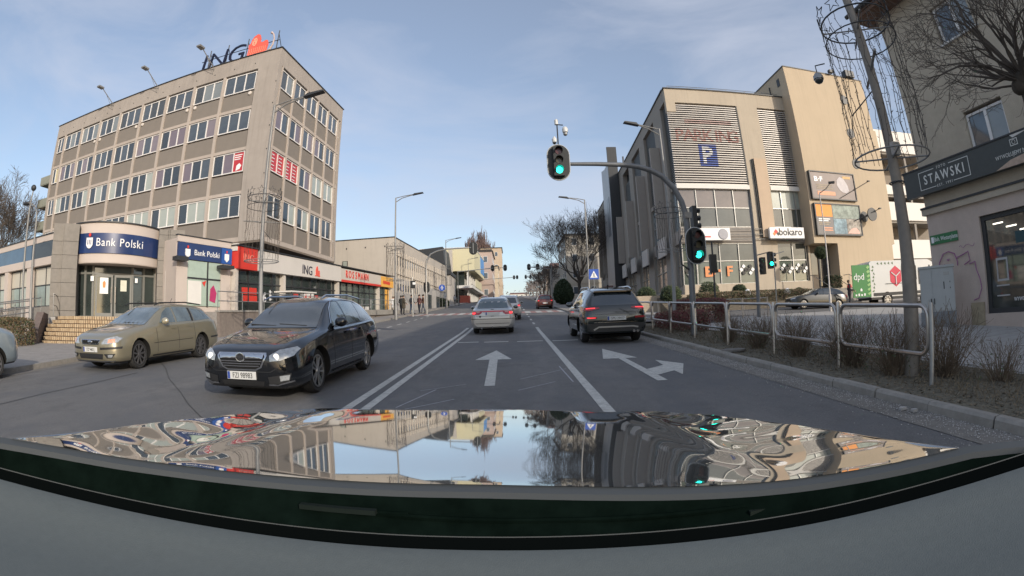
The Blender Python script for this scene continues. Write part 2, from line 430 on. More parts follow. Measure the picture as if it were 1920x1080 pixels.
bands.box(-29.9,-1.95,.04,.36,7.4,7.72)
bands.build('floor_band',M_RIB,ob)
bands = MB()
for z in zt[:3]: bands.box(-.32,-.04,.46,12.1,z-3.28,z-3.04)
bands.box(-.32,-.04,.46,12.1,7.4,7.72); bands.build('floor_band',M_RIB,ob)
FW,FH = 3.02,1.58
fm,fx = win_frame(FW,FH,3); fme = fm.mesh('window',M_FRAME)
hm,hx = win_frame(1.25,FH,2); hme = hm.mesh('window',M_FRAME)
sp = MB().box(0,FW+.04,-.02,.1,0,1.36).mesh('spandrel_panel',M_SPAN); sph = MB().box(0,1.3,-.02,.1,0,1.36).mesh('spandrel_panel',M_SPAN)
rib = MB().box(-.13,.13,0,.34,7.72,20.8).mesh('rib',M_RIB)
ledge = MB().box(0,FW,-.1,.0,0,.05).mesh('sill',M_FRAME)
rnd = random.Random(3)
xs_b = [-1.95-3.3*(i+1) for i in range(8)]
for i,x in enumerate(xs_b): inst('rib',rib,ob,(x-.0,0.0,0))
pal = {0:[G_BLIND[3],G_DARK[1],G_DARK[1],G_DARK[2]], 1:[G_BLIND[0],G_BLIND[2],G_DARK[0],G_DARK[1]], 2:[G_DARK[0],G_DARK[1],G_DARK[0],G_BLIND[1],G_BLIND[0]], 3:[G_BLIND[1],G_BLIND[1],G_DARK[0],G_DARK[1]]}
M_VENT = mat('round vent',(.6,.55,.5)); vent = MB().lathe([(.0,-.09),(.13,-.09),(.16,-.04),(.16,0)],14,axis='y').mesh('round_vent',M_VENT)
for k,z in enumerate(zt):
    for i,x in enumerate(xs_b):
        ms = [rnd.choice(pal[k]) for _ in range(3)]
        put_window(ob,fme,fx,FH,(x+.14,.2,z-FH),mats=ms)
        inst('spandrel_panel',sp,ob,(x+.13,.14,z-FH-1.5))
        if k==0 and i<7: inst('round_vent',vent,ob,(x+(.45 if i%2 else 2.85),.1,z-FH-.32))
    put_window(ob,hme,hx,FH,(-29.85,.2,z-FH),mats=[G_DARK[0], G_YEL if k==1 else G_DARK[1]])
    inst('spandrel_panel',sph,ob,(-29.9,.14,z-FH-1.5))
# street side
SW = 2.02
sm_,sx = win_frame(SW,FH,2,splits=[SW*.5]); sme = sm_.mesh('window',M_FRAME)
qm,qx = win_frame(.62,FH,1); qme = qm.mesh('window',M_FRAME)
sps = MB().box(0,SW+.06,-.02,.1,0,1.36).mesh('spandrel_panel',M_SPAN); spq = MB().box(0,.66,-.02,.1,0,1.36).mesh('spandrel_panel',M_SPAN)
ribs = MB().box(-.08,.08,0,.34,7.72,20.8).mesh('rib',M_RIB)
xs_s = [.72+2.2*i for i in range(6)]
# facade frame at the corner turned by 90 degrees: x runs up the street, y runs into the building
def side(x,y,z): return (-y, x, z)
for x in xs_s: inst('rib',ribs,ob,side(x-.06,.0,0),RZ90)
for k,z in enumerate(zt):
    for i in range(5):
        x = xs_s[i]+.04
        ms = [rnd.choice(pal[k]) for _ in range(2)]
        if k==2 and i<2: ms=[mat('red window poster',(.45,.03,.035),rough=.4,var=.1,coat=.5)]
        if k==2 and i>2: ms=[G_BLIND[1]]
        put_window(ob,sme,sx,FH,side(x,.2,z-FH),RZ90,mats=ms)
        inst('spandrel_panel',sps,ob,side(x-.02,.14,z-FH-1.5),RZ90)
        if k==2 and i<2:
            for q in range(2):
                for r in range(5): inst('poster_line',MB().box(0,.42+.1*(r%2),-.012,0,0,.055).mesh('poster_line',M_LETW),ob,side(x+.2+q*1.0,.155,z-FH+.2+r*.26),RZ90,scale=(1 if q else .8,1,1))
    for x0 in (.05+.42,11.72): 
        put_window(ob,qme if x0>1 else MB().box(0,.16,-.08,0,0,FH).mesh('window',M_FRAME),qx if x0>1 else [0,.1],FH,side(x0 if x0>1 else .47,.2,z-FH),RZ90,mats=[G_DARK[0]])
        inst('spandrel_panel',spq,ob,side(x0-.02 if x0>1 else .46,.16,z-FH-1.5),RZ90,scale=(1 if x0>1 else .26,1,1))
# red window poster with phone drawing beside the corner, third row
MB().box(0,.92,-.012,0,.06,FH-.1).build('poster',MATS['red window poster'],ob,(-1.95-.14-.98,.155,zt[2]-FH))
for r,w in enumerate((.7,.62,.55)): MB().box(0,w,-.014,0,0,.07).build('poster_line',M_LETW,ob,(-1.95-.14-.9,.14,zt[2]-.3-r*.16))
MB().prism([(.0,0),(.35,.1),(.5,.35),(.3,.55),(.05,.4)],'y',-.014,0).build('poster_shape',M_LETW,ob,(-1.95-.14-.7,.14,zt[2]-FH+.12))
# below the overhang
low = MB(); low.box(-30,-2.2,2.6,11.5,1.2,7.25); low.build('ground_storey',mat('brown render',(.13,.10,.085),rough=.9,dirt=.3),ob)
for i in range(9):
    MB().box(-2.6-3.2*i-2.6,-2.6-3.2*i,2.54,2.6,5.9,7.0).build('clerestory_window',G_SHOP,ob)
for i in range(3): MB().box(-2.2,-2.14,3.0+2.9*i,5.5+2.9*i,5.9,7.0).build('clerestory_window',G_SHOP,ob)
# floodlights on arms above the parapet, fixings, pipe
for i,x in enumerate((-6.7,-13.4,-20.0)):
    m = MB(); m.tube([(x,.02,21.75),(x+.05,-.1,22.0),(x-.3,-1.7,23.2)],.04,6); m.tube([(x,-.02,21.5),(x-.2,-1.2,22.85)],.02,5)
    m.box(x-.55,x-.1,-2.25,-1.6,23.12,23.26)
    fl=thing('floodlight','floodlight on a raking arm above the office block parapet, %s'%('nearest the roof letters','middle of three','farthest from the letters')[i],'floodlight',group='floodlights on the office block parapet')
    fl.parent=None; fl.location=ob.location; fl.rotation_euler=ob.rotation_euler
    m.build('arm_and_head',M_POLE,fl)
ab = MB(); 
for i in range(14): ab.box(-29-.0+i*2.05,-28.94+i*2.05,-.04,0,21.3,21.36); 
for z in (8.5,10.2,12,13.8,15.6,17.4,19.2): ab.box(-.06,-.0,-.04,.0,z,z+.07)
for i in range(0,len(ab.v),8): MB().add(ab.v[i:i+8],[(0,2,3,1),(4,5,7,6),(0,1,5,4),(2,6,7,3),(0,4,6,2),(1,3,7,5)]).build('wall_fixing',M_DARKM,ob)
# rooftop letters and lion
ls = thing('rooftop_sign','dark blue rooftop letters ING standing on a steel frame over the parapet','roof sign',ob.location,R(-4.5))
M_DKBLUE = mat('dark blue letter',(.006,.008,.03),rough=.5)
lettering('I',2.3,M_DKBLUE,ls,(-8.35,.3,22.3),ext=.06,bold=-.015,shear=.12,font_w=1.1)
lettering('N',2.3,M_DKBLUE,ls,(-6.85,.3,22.3),ext=.06,bold=-.03,shear=.12,font_w=1.25)
lettering('G',2.3,M_DKBLUE,ls,(-4.85,.3,22.3),ext=.06,bold=-.02,shear=.12,font_w=1.15)
fr = MB()
for x in (-8.2,-6.2,-4.1,-1.1): fr.tube([(x,.75,22.2),(x,.75,24.6)],.045,6); fr.tube([(x,.75,24.3),(x,2.2,22.3)],.03,5)
fr.tube([(-9.0,.7,23.6),(-.9,.7,23.6)],.035,6); fr.tube([(-9.0,.7,22.5),(-.9,.7,22.5)],.035,6)
fr.build('support_frame',M_DARKM,ls)
lion = thing('lion_emblem','orange lion emblem lying on the roof edge beside the dark letters','roof emblem',ob.location,R(-4.5))
M_LION = mat('orange red panel',(.78,.12,.08),rough=.45,var=.08,scale=3)
M_LION2 = mat('pale orange panel',(.9,.36,.24),rough=.45,var=.08,scale=3)
lp = [(-3.6,0),(-3.3,.25),(-3.05,.3),(-3.0,1.0),(-3.08,1.6),(-2.85,1.75),(-2.8,2.15),(-2.55,2.55),(-2.15,2.75),(-1.85,2.6),(-1.65,2.1),(-1.65,1.6),(-1.3,1.55),(-1.0,1.7),(-.75,1.6),(-.62,1.1),(-.7,.5),(-.45,.2),(-.6,0)]
MB().prism([(x,z+22.3) for x,z in lp],'y',.25,.33).build('body_panel',M_LION,lion)
MB().prism([(x,z+22.3) for x,z in [(-2.62,1.45),(-2.68,1.9),(-2.5,2.25),(-2.2,2.3),(-2.05,2.0),(-2.1,1.5),(-2.3,1.25)]],'y',.225,.248).build('face_panel',M_LION2,lion)
for x,z in ((-2.5,1.98),(-2.22,2.0),(-2.36,1.72),(-2.36,1.52)): MB().box(x-.05,x+.05,.2,.224,z+22.28,z+22.34).build('face_mark',M_RED,lion)
for i in range(9):
    a=-2.9+.24*i; MB().tube([(a,.235,22.45),(a+.12,.235,22.9),(a+.05,.235,23.3)],.025,4).build('mane_line',M_LION2,lion)
MB().tube([(-.75,.29,22.5),(-.3,.29,22.65),(-.05,.29,23.2),(.0,.29,23.9),(-.2,.29,24.5),(-.45,.29,24.75)],[.12,.1,.08,.07,.08,.14],8).build('tail',mat('pale tail',(.5,.4,.36),rough=.5),lion)

for o in lion.children: o.location=(-1.15,0,22.3*.22); o.scale=(.8,1,.78)
# ============================================================= the long shop row (floor rises with the street)
SR = .034
def shear(mb):                                # tilt a shop part along its length
    mb.v = [(x,y,z+SR*x) for x,y,z in mb.v]; return mb
sh = thing('shop_row','long low shop row with cream fascia, red trim and tall glass fronts','shop building',(-14.7,22.64,0),R(85.5))
# local x: up the street, local y: into the building
M_FASC = mat('fascia cream',(.56,.51,.45),rough=.6,var=.05,scale=1,dirt=.12)
M_FASC2 = mat('fascia white',(.62,.58,.53),rough=.55,var=.04,scale=1,dirt=.1)
shear(MB().box(.0,27.2,.25,10,-1.4,5.75)).build('wall',mat('shop inner wall',(.06,.06,.06),rough=.8),sh)
shear(MB().box(2.1,13.85,-.35,.24,4.68,5.82)).build('fascia',M_FASC2,sh)
shear(MB().box(13.9,23.2,-.35,.24,4.74,5.72)).build('fascia',M_FASC,sh)
shear(MB().box(13.9,23.2,-.37,-.355,4.66,4.84)).build('red_trim',M_RED,sh)
shear(MB().box(.0,1.95,-.35,.24,4.66,5.85)).build('red_sign_panel',M_RED,sh)
shear(MB().box(23.3,27.2,-.3,.24,4.7,5.7)).build('fascia',mat('orange fascia',(.8,.42,.08),rough=.5,var=.05),sh)
shear(MB().box(-.1,27.3,-.42,.3,5.86,5.93)).build('roof_edge',M_DARKM,sh)
shear(MB().box(-.05,.12,-.3,.24,5.6,6.0)).build('cap',M_FASC2,sh)
for x in (.0,5.2,13.55,23.0,27.0): shear(MB().box(x,x+.28,-.2,.24,2.35,4.66)).build('pier',M_FASC,sh)
sx0=[.3]+[.3+1.3*i for i in range(1,21)]
for i in range(len(sx0)-1):
    a,b=sx0[i]+.05,sx0[i+1]-.05
    p=shear(MB().box(a,b,.1,.12,2.45,3.95)).build('shop_pane',G_GREEN if i>10 else G_SHOP,sh); shear(MB().box(a,b,.1,.12,4.0,4.66)).build('shop_pane',G_SHOP if i<10 else G_GREEN,sh)
mb=MB()
for x in sx0: mb.box(x-.04,x+.04,.02,.1,2.4,4.66)
mb.box(.3,26.5,.02,.1,3.93,4.0); mb.box(.3,26.5,.02,.1,2.35,2.45); shear(mb).build('mullions',M_DARKM,sh)
shear(MB().box(-.3,28,-2.2,.25,2.0,2.36)).build('terrace_slab',M_CURB,sh)
# window stickers: red furniture display, red price bars, coloured posters
for (a,b,z0,z1,m) in ((1.0,2.5,3.35,3.72,M_RED),(1.05,2.55,2.95,3.28,M_RED),(7.0,7.6,2.5,3.6,M_RED),(8.0,9.9,2.7,3.6,M_WHITE),(10.1,10.6,2.5,3.5,M_RED),(17.5,21,2.45,2.75,M_WHITE),(23.6,24.1,2.6,4.4,M_DARKM),(25.6,26.7,2.5,4.5,MATS['orange fascia'])):
    shear(MB().box(a,b,.06,.085,z0,z1)).build('window_sticker',m,sh)
lettering('6',.75,M_LETW,sh,(3.35,.05,2.95+.034*3.3),ext=.01,bold=.03)
for q in range(6): shear(MB().prism([(0,.12),(.1,0),(.2,.12),(.1,.24)],'y',.05,.07)).build('sticker',M_LETW,sh,(3.9+.22*(q%2),0,3.0+.13+.22*(q//2)))
for q in range(5): shear(MB().prism([(0,.2),(.15,0),(.3,.15),(.2,.4)],'y',.04,.055)).build('sticker',M_RED if q%2 else M_ORANGE,sh,(8.2+.33*q,0,3.0+.28+(q%2)*.15))
shs = thing('shop_sign_lettering','dark ING letters with a small orange lion on the cream fascia','shop sign',(-14.7,22.64,0),R(85.5))
M_INK = mat('near black ink',(.03,.03,.05),rough=.5,var=0)
lettering('ING',.86,M_INK,shs,(8.15,-.36,5.18+SR*8.1-.32),ext=.02,font_w=1.0)
lm = MB().prism([(x*.26+10.2,z*.26+5.14) for x,z in lp],'y',-.38,-.352); lm.build('lion_shape',M_LION,shs)
lettering('ING',.62,mat('pale red letter',(.75,.22,.16),var=0),shs,(1.0,-.37,5.1),ext=.015)
rs = thing('shop_sign_lettering','thin red ROSSMANN letters on the shop fascia above the red trim','shop sign',(-14.7,22.64,0),R(85.5))
for i,ch in enumerate('ROSSMANN'):
    x=14.95+i*.66; lettering(ch,.86,M_RED,rs,(x,-.37,5.03+SR*x),ext=.02,font_w=.85)
rs2 = thing('shop_sign_lettering','small red lettering on the orange end fascia','shop sign',(-14.7,22.64,0),R(85.5))
for i in range(6): MB().box(24+i*.36,24.25+i*.36,-.33,-.31,5.0+SR*24,5.3+SR*24).build('letter',M_RED,rs2)

# terrace wall, railing
M_GRAN = mat('granite cladding',(.21,.175,.15),rough=.85,var=.22,scale=7,bump=.15,dirt=.3)
tw = thing('terrace_wall','low brown stone wall carrying the shop terrace','wall',(-12.95,18.8,0),R(85.5))
for i in range(22):
    p = MB().box(i*1.2+.006,i*1.2+1.194,0,.16,.4,2.22); shear(p).build('stone_panel',M_GRAN,tw)
shear(MB().box(-.02,26.5,-.05,.25,2.22,2.3)).build('coping',M_CURB,tw)
shear(MB().box(0,26.4,.17,2.2,1.0,2.24)).build('terrace_floor',M_PAVE,tw)
rl = thing('terrace_railing','thin steel railing along the edge of the shop terrace','railing',(-12.95,18.8,0),R(85.5))
for z in (2.72,3.15): shear(MB().tube([(0,.1,z),(26,.1,z)],.022,6)).build('rail',M_STEEL,rl)
for i in range(14): shear(MB().tube([(i*2,.1,2.3),(i*2,.1,3.15)],.022,6)).build('post',M_STEEL,rl)

tc_=thing('terrace_canopy','low flat pale canopy on thin dark legs on the shop terrace behind the black estate','canopy',(-12.4,26.2,0),R(85.5))
shear(MB().box(0,3.2,.3,1.6,3.62,3.70)).build('top',M_WHITE,tc_)
for x_ in (.1,1.6,3.1):
    for y_ in (.4,1.5): MB().tube([(x_,y_,2.3),(x_,y_,3.7)],.025,5).build('leg',M_DARKM,tc_)
# ============================================================= the bank on the corner
bk = thing('bank_pavilion','single storey corner bank with stone pillars and a curved blue fascia over its glass entrance','bank building',(-19.4,18.0,0),R(47.2))
M_STONE = mat('grey stone cladding',(.235,.215,.19),rough=.85,var=.12,scale=5,bump=.12,dirt=.25)
M_CREAM = mat('pinkish cream render',(.52,.45,.40),rough=.75,var=.04,scale=1,dirt=.1)
def stone_pillar(x0,x1,zt,y0=-.25,y1=1.6):
    # courses of large slabs with recessed joints, two steps in plan
    w=x1-x0; zs=[1.95]+[1.95+.66*i+.3 for i in range(0,8)]
    zs=[z for z in zs if z<zt-.25]+[zt]
    for a,b in zip(zs,zs[1:]):
        for (xa,xb,ya) in ((x0,x0+w*.36,y0+.16),(x0+w*.36,x0+w*.42,y0+.05),(x0+w*.42,x1,y0)):
            mb=MB().box(xa+.006,xb-.006,ya,y1,a+.008,b-.008); mb.build('stone_slab',M_STONE,bk)
    MB().box(x0+.03,x1-.03,y0+.2,y1-.02,1.0,zt-.03).build('pillar_core',M_DARKM,bk)
stone_pillar(-3.6,-2.15,6.42); stone_pillar(2.3,3.75,6.5)
def arc_band(r0,z0,z1,t,n=24,a0=-52,a1=52,c=(0,2.3)):
    mb=MB(); vs=[];fs=[]
    for i in range(n+1):
        a=R(a0+(a1-a0)*i/n)
        for (r,z) in ((r0,z0),(r0,z1),(r0-t,z1),(r0-t,z0)): vs.append((c[0]+r*sin(a),c[1]-r*cos(a),z))
    for i in range(n):
        for j in range(4): fs.append((i*4+j,(i+1)*4+j,(i+1)*4+(j+1)%4,i*4+(j+1)%4))
    fs+=[(0,1,2,3)[::-1],tuple(n*4+j for j in (0,1,2,3))]
    mb.v=vs; mb.f=fs; mb.m=[0]*len(fs); return mb
arc_band(3.02,4.58,5.02,.3).build('lower_fascia',M_CREAM,bk,smooth=True)
arc_band(3.08,5.02,6.0,.3).build('blue_fascia',M_NAVY,bk,smooth=True)
arc_band(3.02,6.0,6.52,.3).build('upper_fascia',M_CREAM,bk,smooth=True)
arc_band(3.1,6.52,6.58,3.0).build('roof_edge',M_DARKM,bk,smooth=True)
arc_band(3.0,4.55,4.6,3.0).build('soffit',M_CREAM,bk,smooth=True)
# lettering following the curve
def curved(s,size,x0,z,r=3.1,c=(0,2.3),track=.62):
    x=x0
    for ch in s:
        me=text_mesh(ch,size,.012,align='LEFT',font_w=.92); w=(max(v.co.x for v in me.vertices)+.045) if len(me.vertices) else size*.3
        me.materials.clear(); me.materials.append(M_LETW)
        a=(x+w/2)/r; me.name='letter'
        for v in me.vertices: v.co.x-=w/2
        if len(me.vertices): inst('letter',me,bk,(c[0]+r*sin(a),c[1]-r*cos(a),z),a)
        x+=w
curved('Bank Polski',.56,-1.22,5.36)
a=-1.6/3.1; lx,ly=3.12*sin(a),2.3-3.12*cos(a)
MB().prism([(-.2,.0),(-.2,.36),(.2,.36),(.2,0),(.12,-.12),(0,-.17),(-.12,-.12)],'y',-.02,.01).build('emblem_shield',M_LETW,bk,(lx,ly,5.4),a)
MB().prism([(-.05,0),(.05,0),(.08,.1),(0,.18),(-.08,.1)],'y',-.02,.01).build('emblem_tip',M_RED,bk,(lx,ly,5.82),a)
for q in (-.1,0,.1): MB().box(q-.02,q+.02,-.03,-.022,.02,.26).build('emblem_stroke',M_NAVY,bk,(lx,ly,5.4),a)
# glass entrance
M_GFR=mat('grey door frame',(.17,.17,.155),rough=.5,var=.06)
for (x0,x1,y0,y1) in ((-2.15,-1.25,.95,.55),(-1.25,.95,.55,.55),(.95,2.25,.55,.95)):
    n=Vector((x1-x0,y1-y0)); L_=n.length; an=atan2(y1-y0,x1-x0)
    MB().box(0,L_,0,.02,1.97,4.1).build('glass_panel',G_SHOP,bk,(x0,y0,0),an); MB().box(0,L_,0,.02,4.18,4.58).build('glass_panel',G_SHOP,bk,(x0,y0,0),an)
    m=MB(); m.box(0,L_,-.06,0,4.1,4.2); m.box(0,L_,-.06,0,1.95,2.05)
    for q in ([0,.5,1] if L_<1.5 else [0,1]): m.box(L_*q-.06,L_*q+.06,-.07,-.0,1.95,4.58)
    m.build('glazing_frame',M_GFR,bk,(x0,y0,0),an)
for x0 in (-1.12,-.06):
    d=MB(); d.box(0,.1,0,.06,2.0,4.1); d.box(.88,.98,0,.06,2.0,4.1); d.box(.1,.88,0,.06,3.98,4.1); d.box(.1,.88,0,.06,2.0,2.2)
    dd=d.build('door',M_GFR,bk,(x0,.42,0)); MB().box(.1,.88,.02,.04,2.2,3.98).build('pane',G_SHOP,dd)
    MB().tube([(.08 if x0>-1 else .9,-.08,2.7),(.08 if x0>-1 else .9,-.08,3.5)],.018,6).build('handle',M_SHINY,dd)
    MB().box(.25,.72,-.012,.0,3.15,3.95).build('notice',M_LETW,dd) if x0<-1 else MB().box(.35,.7,-.012,0,3.3,3.85).build('notice',mat('pale notice',(.6,.6,.5),var=.1),dd)
    if x0<-1: MB().prism([(.42,3.45),(.56,3.45),(.58,3.7),(.5,3.8),(.4,3.7)],'y',-.02,-.013).build('emblem',M_ORANGE,dd)
MB().box(-1.4,-1.22,.38,.4,3.75,4.0).build('notice',M_LETW,bk); MB().box(1.1,1.25,.4,.42,3.75,3.98).build('notice',M_LETW,bk)
# blue and white cash machine surround
atm = thing('cash_machine','white and blue cash machine framed in the stone wall right of the bank entrance','cash machine',(-19.4,18.0,0),R(47.2))
MB().prism([(2.74,2.85),(3.5,2.85),(3.72,4.2),(3.62,4.34),(2.74,4.34)],'y',-.34,-.25).build('surround',M_WHITE,atm)
MB().prism([(3.12,2.98),(3.42,2.98),(3.6,4.15),(3.55,4.22),(3.2,4.22),(3.1,3.9)],'y',-.36,-.342).build('blue_niche',M_BLUE,atm)
MB().box(3.05,3.22,-.4,-.342,2.95,3.75).build('machine_face',mat('machine beige',(.5,.45,.38)),atm)
# left wing
M_WIN = glass('glass wing',(.20,.24,.22),.1,.5,.7)
wg = thing('bank_wing','left wing of the bank with a long blue sign band and tall windows','bank wing',(-21.6,16.1,0),R(-8.2))
MB().box(-16,-.9,.3,12,.6,6.1).build('wall',M_CREAM,wg)
MB().box(-16,-.85,-.1,.3,5.86,6.18).build('parapet',M_CREAM,wg); MB().box(-16,-.85,-.1,.3,4.62,5.03).build('fascia',M_CREAM,wg)
MB().box(-16,-4.35,-.07,.29,5.03,5.86).build('sign_band',mat('dull blue sign',(.05,.10,.17),rough=.25,coat=.5,var=.3,scale=.5),wg); MB().box(-4.2,-.9,-.07,.29,5.03,5.86).build('sign_band',mat('dark sign',(.02,.025,.028),rough=.25,coat=.5),wg)
MB().box(-16,-.8,-.14,.35,6.18,6.24).build('roof_edge',M_DARKM,wg)
for x in (-15.2,-12,-8.6,-4.9): MB().box(x,x+.62,-.06,.35,1.0,4.62).build('pier',M_CREAM,wg)
for x0,x1 in ((-14.5,-12.1),(-11.3,-8.7),(-7.9,-5),(-4.2,-1.0)):
    w=(x1-x0)/2
    f,_x=win_frame(x1-x0,2.1,2,t=.06,tr=1.12); f.build('window',M_DARKM,wg,(x0,.26,2.5))
    for q in range(2): MB().box(x0+q*w+.04,x0+q*w+w-.04,.2,.22,2.54,3.58).build('pane',G_BLIND[1] if q else M_WIN,wg); MB().box(x0+q*w+.04,x0+q*w+w-.04,.2,.22,3.65,4.56).build('pane',mat('cream roller blind',(.5,.46,.38),rough=.3,var=.06),wg)
MB().box(-16,-.9,.0,.4,.6,2.5).build('plinth',M_STONE,wg)
# shop window bay with second sign
b2 = thing('bank_shop_bay','bank shop window bay with dark blue signs beside the red sign panel','bank bay',(-16,19.7,0),R(68))
MB().box(-.4,3.05,.1,6,1.0,5.9).build('wall',M_CREAM,b2)
MB().box(-.4,3.1,-.02,.1,5.72,6.02).build('fascia',M_CREAM,b2); MB().box(-.45,3.15,-.06,.2,6.02,6.07).build('roof_edge',M_DARKM,b2)
MB().box(-.35,2.4,-.06,.1,4.88,5.7).build('sign',M_NAVY,b2); MB().box(2.42,3.12,-.1,.1,4.86,5.68).build('sign',mat('bright navy sign',(.02,.08,.3),rough=.3,var=.1),b2)
lettering('Bank Polski',.40,M_LETW,b2,(1.46,-.08,5.12),ext=.01,font_w=.9)
for lx_ in (.22,2.76):
    MB().prism([(lx_-.15,5.08),(lx_-.15,5.38),(lx_+.15,5.38),(lx_+.15,5.08),(lx_,4.94)],'y',-.12,-.1 if lx_>1 else -.065).build('emblem_shield',M_LETW,b2)
    MB().box(lx_-.04,lx_+.04,-.12,-.1 if lx_>1 else -.065,5.42,5.55).build('emblem_tip',M_RED,b2)
MB().box(-.4,.28,-.04,.12,2.2,4.85).build('pier',M_CREAM,b2); MB().box(2.44,3.1,-.04,.12,2.2,4.85).build('pier',M_CREAM,b2)
MB().box(.28,2.44,.02,.06,2.62,4.85).build('pane',mat('pale green shop glass',(.35,.43,.36),rough=.12,var=.1,coat=.6),b2)
m=MB(); m.box(.28,2.44,-.03,.02,3.95,4.02); m.box(1.55,1.62,-.03,.02,2.6,4.85); m.build('mullions',M_DARKM,b2)
MB().box(.35,1.2,-.01,.019,2.7,3.85).build('poster',M_WHITE,b2); MB().prism([(1.75,2.9),(2.1,2.8),(2.2,3.3),(2.0,3.7),(1.8,3.5)],'y',-.01,.019).build('poster_shape',mat('magenta print',(.4,.03,.12)),b2); MB().prism([(1.25,3.8),(1.4,3.6),(1.5,3.9)],'y',-.01,.019).build('poster_shape',M_RED,b2)
cz = thing('canopy_sign','small black illuminated canopy sign on the corner of the bank bay','hanging sign',(-16,19.7,0),R(68))
MB().box(-.7,.0,-.6,-.1,4.72,4.92).build('sign_box',M_DARKM,cz); MB().box(2.1,2.9,-.7,-.12,4.55,4.72).build('sign_box',M_DARKM,cz)
# the brick stairs: curved risers of upright bricks
st = thing('entrance_stairs','curved flight of pale brick steps up to the bank entrance','stairs',(-19.4,18.0,0),R(47.2))
BR = [mat('step brick a',(.44,.33,.21),rough=.9,var=.1,scale=9),mat('step brick b',(.48,.37,.24),rough=.9,var=.1,scale=9),mat('step brick c',(.39,.28,.17),rough=.9,var=.1,scale=9)]
cx,cy=.3,.4
M_BRK2=mat('step joint and painted shade',(.14,.10,.07),rough=.95)  # dark core: shows in the brick joints, paints the shade under each step
for k in range(7):
    r=3.7+.3*k; z1=1.95-.175*k; z0=z1-.175; n=int(r*R(105)/.115)
    for mi_,bm in enumerate(BR):
        mb=MB()
        for i in range(n):
            if (i*7+k*3)%5 not in ((0,3),(1,4),(2,))[mi_]: continue
            a=R(-62)+R(112)*i/n; aa=R(112)/n*.36; x=cx+r*sin(a)
            if x < -3.5: continue
            rr=r+random.uniform(-.008,.008)
            P=[(cx+q*sin(b),cy-q*cos(b)) for q,b in ((rr,a-aa),(rr,a+aa),(rr-.31,a+aa),(rr-.31,a-aa))]
            mb.prism(P,'z',z0+.035,z1)
        if mb.v: stuff(mb.build('brick_course',bm,st))
    arc=MB(); 
    P=[(max(-3.48,cx+(r-.05)*sin(R(-62+112*i/20))),cy-(r-.05)*cos(R(-62+112*i/20))) for i in range(21)]+[(3.0,0.4),(-3.4,.4)]
    arc.prism(P,'z',.2,z1-.012); arc.build('step',M_BRK2,st)
MB().box(-3.6,2.6,-.1,3.5,.5,1.945).build('landing',M_PAVE2,st)
MB().box(2.6,6,-2.2,2.5,.5,1.94).build('landing',M_PAVE2,st)
# brick wall and hedge left of the stairs, ramp railings, grey box
M_BRK=mat('dark brick',(.17,.13,.11),rough=.9,var=.2,scale=6)
bw = thing('brick_wall','low dark brick wall flanking the left side of the bank stairs','wall',(-19.4,18.0,0),R(47.2))
MB().prism([(-3.9,.3),(-.5,.3),(-.5,2.05),(-2.0,2.1),(-3.9,1.35)],'x',-3.95,-3.6).build('core',M_BRK,bw)
bm=MB().box(0,.23,-.02,0,0,.055).mesh('brick',M_BRK)
for r_ in range(18):
    for c_ in range(14):
        y=-3.88+c_*.25+(r_%2)*.12; z=.5+r_*.075
        if z<1.3+.36*(y+3.9) and z<1.95 and y<-.7: inst('brick',bm,bw,(-3.6+.0,y,z),R(90))
for r_ in range(12):
    inst('brick',bm,bw,(-3.9,-3.9,.5+r_*.075))
def rail(name,label,pts,hs,post_every,parent_loc,rz,r=.024,mid=(.5,)):
    t=thing(name,label,'railing',parent_loc,rz)
    for k in (1,)+tuple(mid): 
        if k is False: continue
        MB().tube([(x,y,z+hs*k) for x,y,z in pts],r,6).build('rail',M_STEEL,t)
    for (x0,y0,z0),(x1,y1,z1) in zip(pts,pts[1:]):
        n=max(1,int(Vector((x1-x0,y1-y0)).length/post_every))
        for i in range(n+1): f=i/n; MB().tube([(x0+(x1-x0)*f,y0+(y1-y0)*f,z0+(z1-z0)*f),(x0+(x1-x0)*f,y0+(y1-y0)*f,z0+(z1-z0)*f+hs)],r,6).build('post',M_STEEL,t)
    return t
rail('stair_railing','steel handrail at the left edge of the bank landing',[(-3.2,-1.4,1.95),(-3.2,.2,1.95),(-2.6,.2,1.95)],1.0,1.4,(-19.4,18.0,0),R(47.2))
rail('ramp_railing','long sloping steel ramp railing left of the bank stairs, nearer the street',[(-4.3,-1.6,1.6),(-6.5,-3.4,1.2),(-9.5,-5.8,.7)],1.0,.75,(-19.4,18.0,0),R(47.2),mid=(.75,.5))
rail('ramp_railing','long sloping steel ramp railing left of the bank stairs, against the bank wing',[(-4.0,-.4,1.8),(-6.5,-2.2,1.35),(-10,-4.8,.8)],1.0,.9,(-19.4,18.0,0),R(47.2),mid=(.6,))
t=thing('utility_box','small cream utility box standing in the hedge by the ramp','utility box',(-24.0,13.1,gz(13)),R(20)); MB().box(-.3,.3,-.2,.2,0,1.25).build('housing',M_WHITE,t); MB().box(-.33,.33,-.23,.23,1.25,1.3).build('lid',M_CURB,t); MB().box(-.26,.26,-.215,-.2,.15,1.15).build('door',M_WHITE,t)

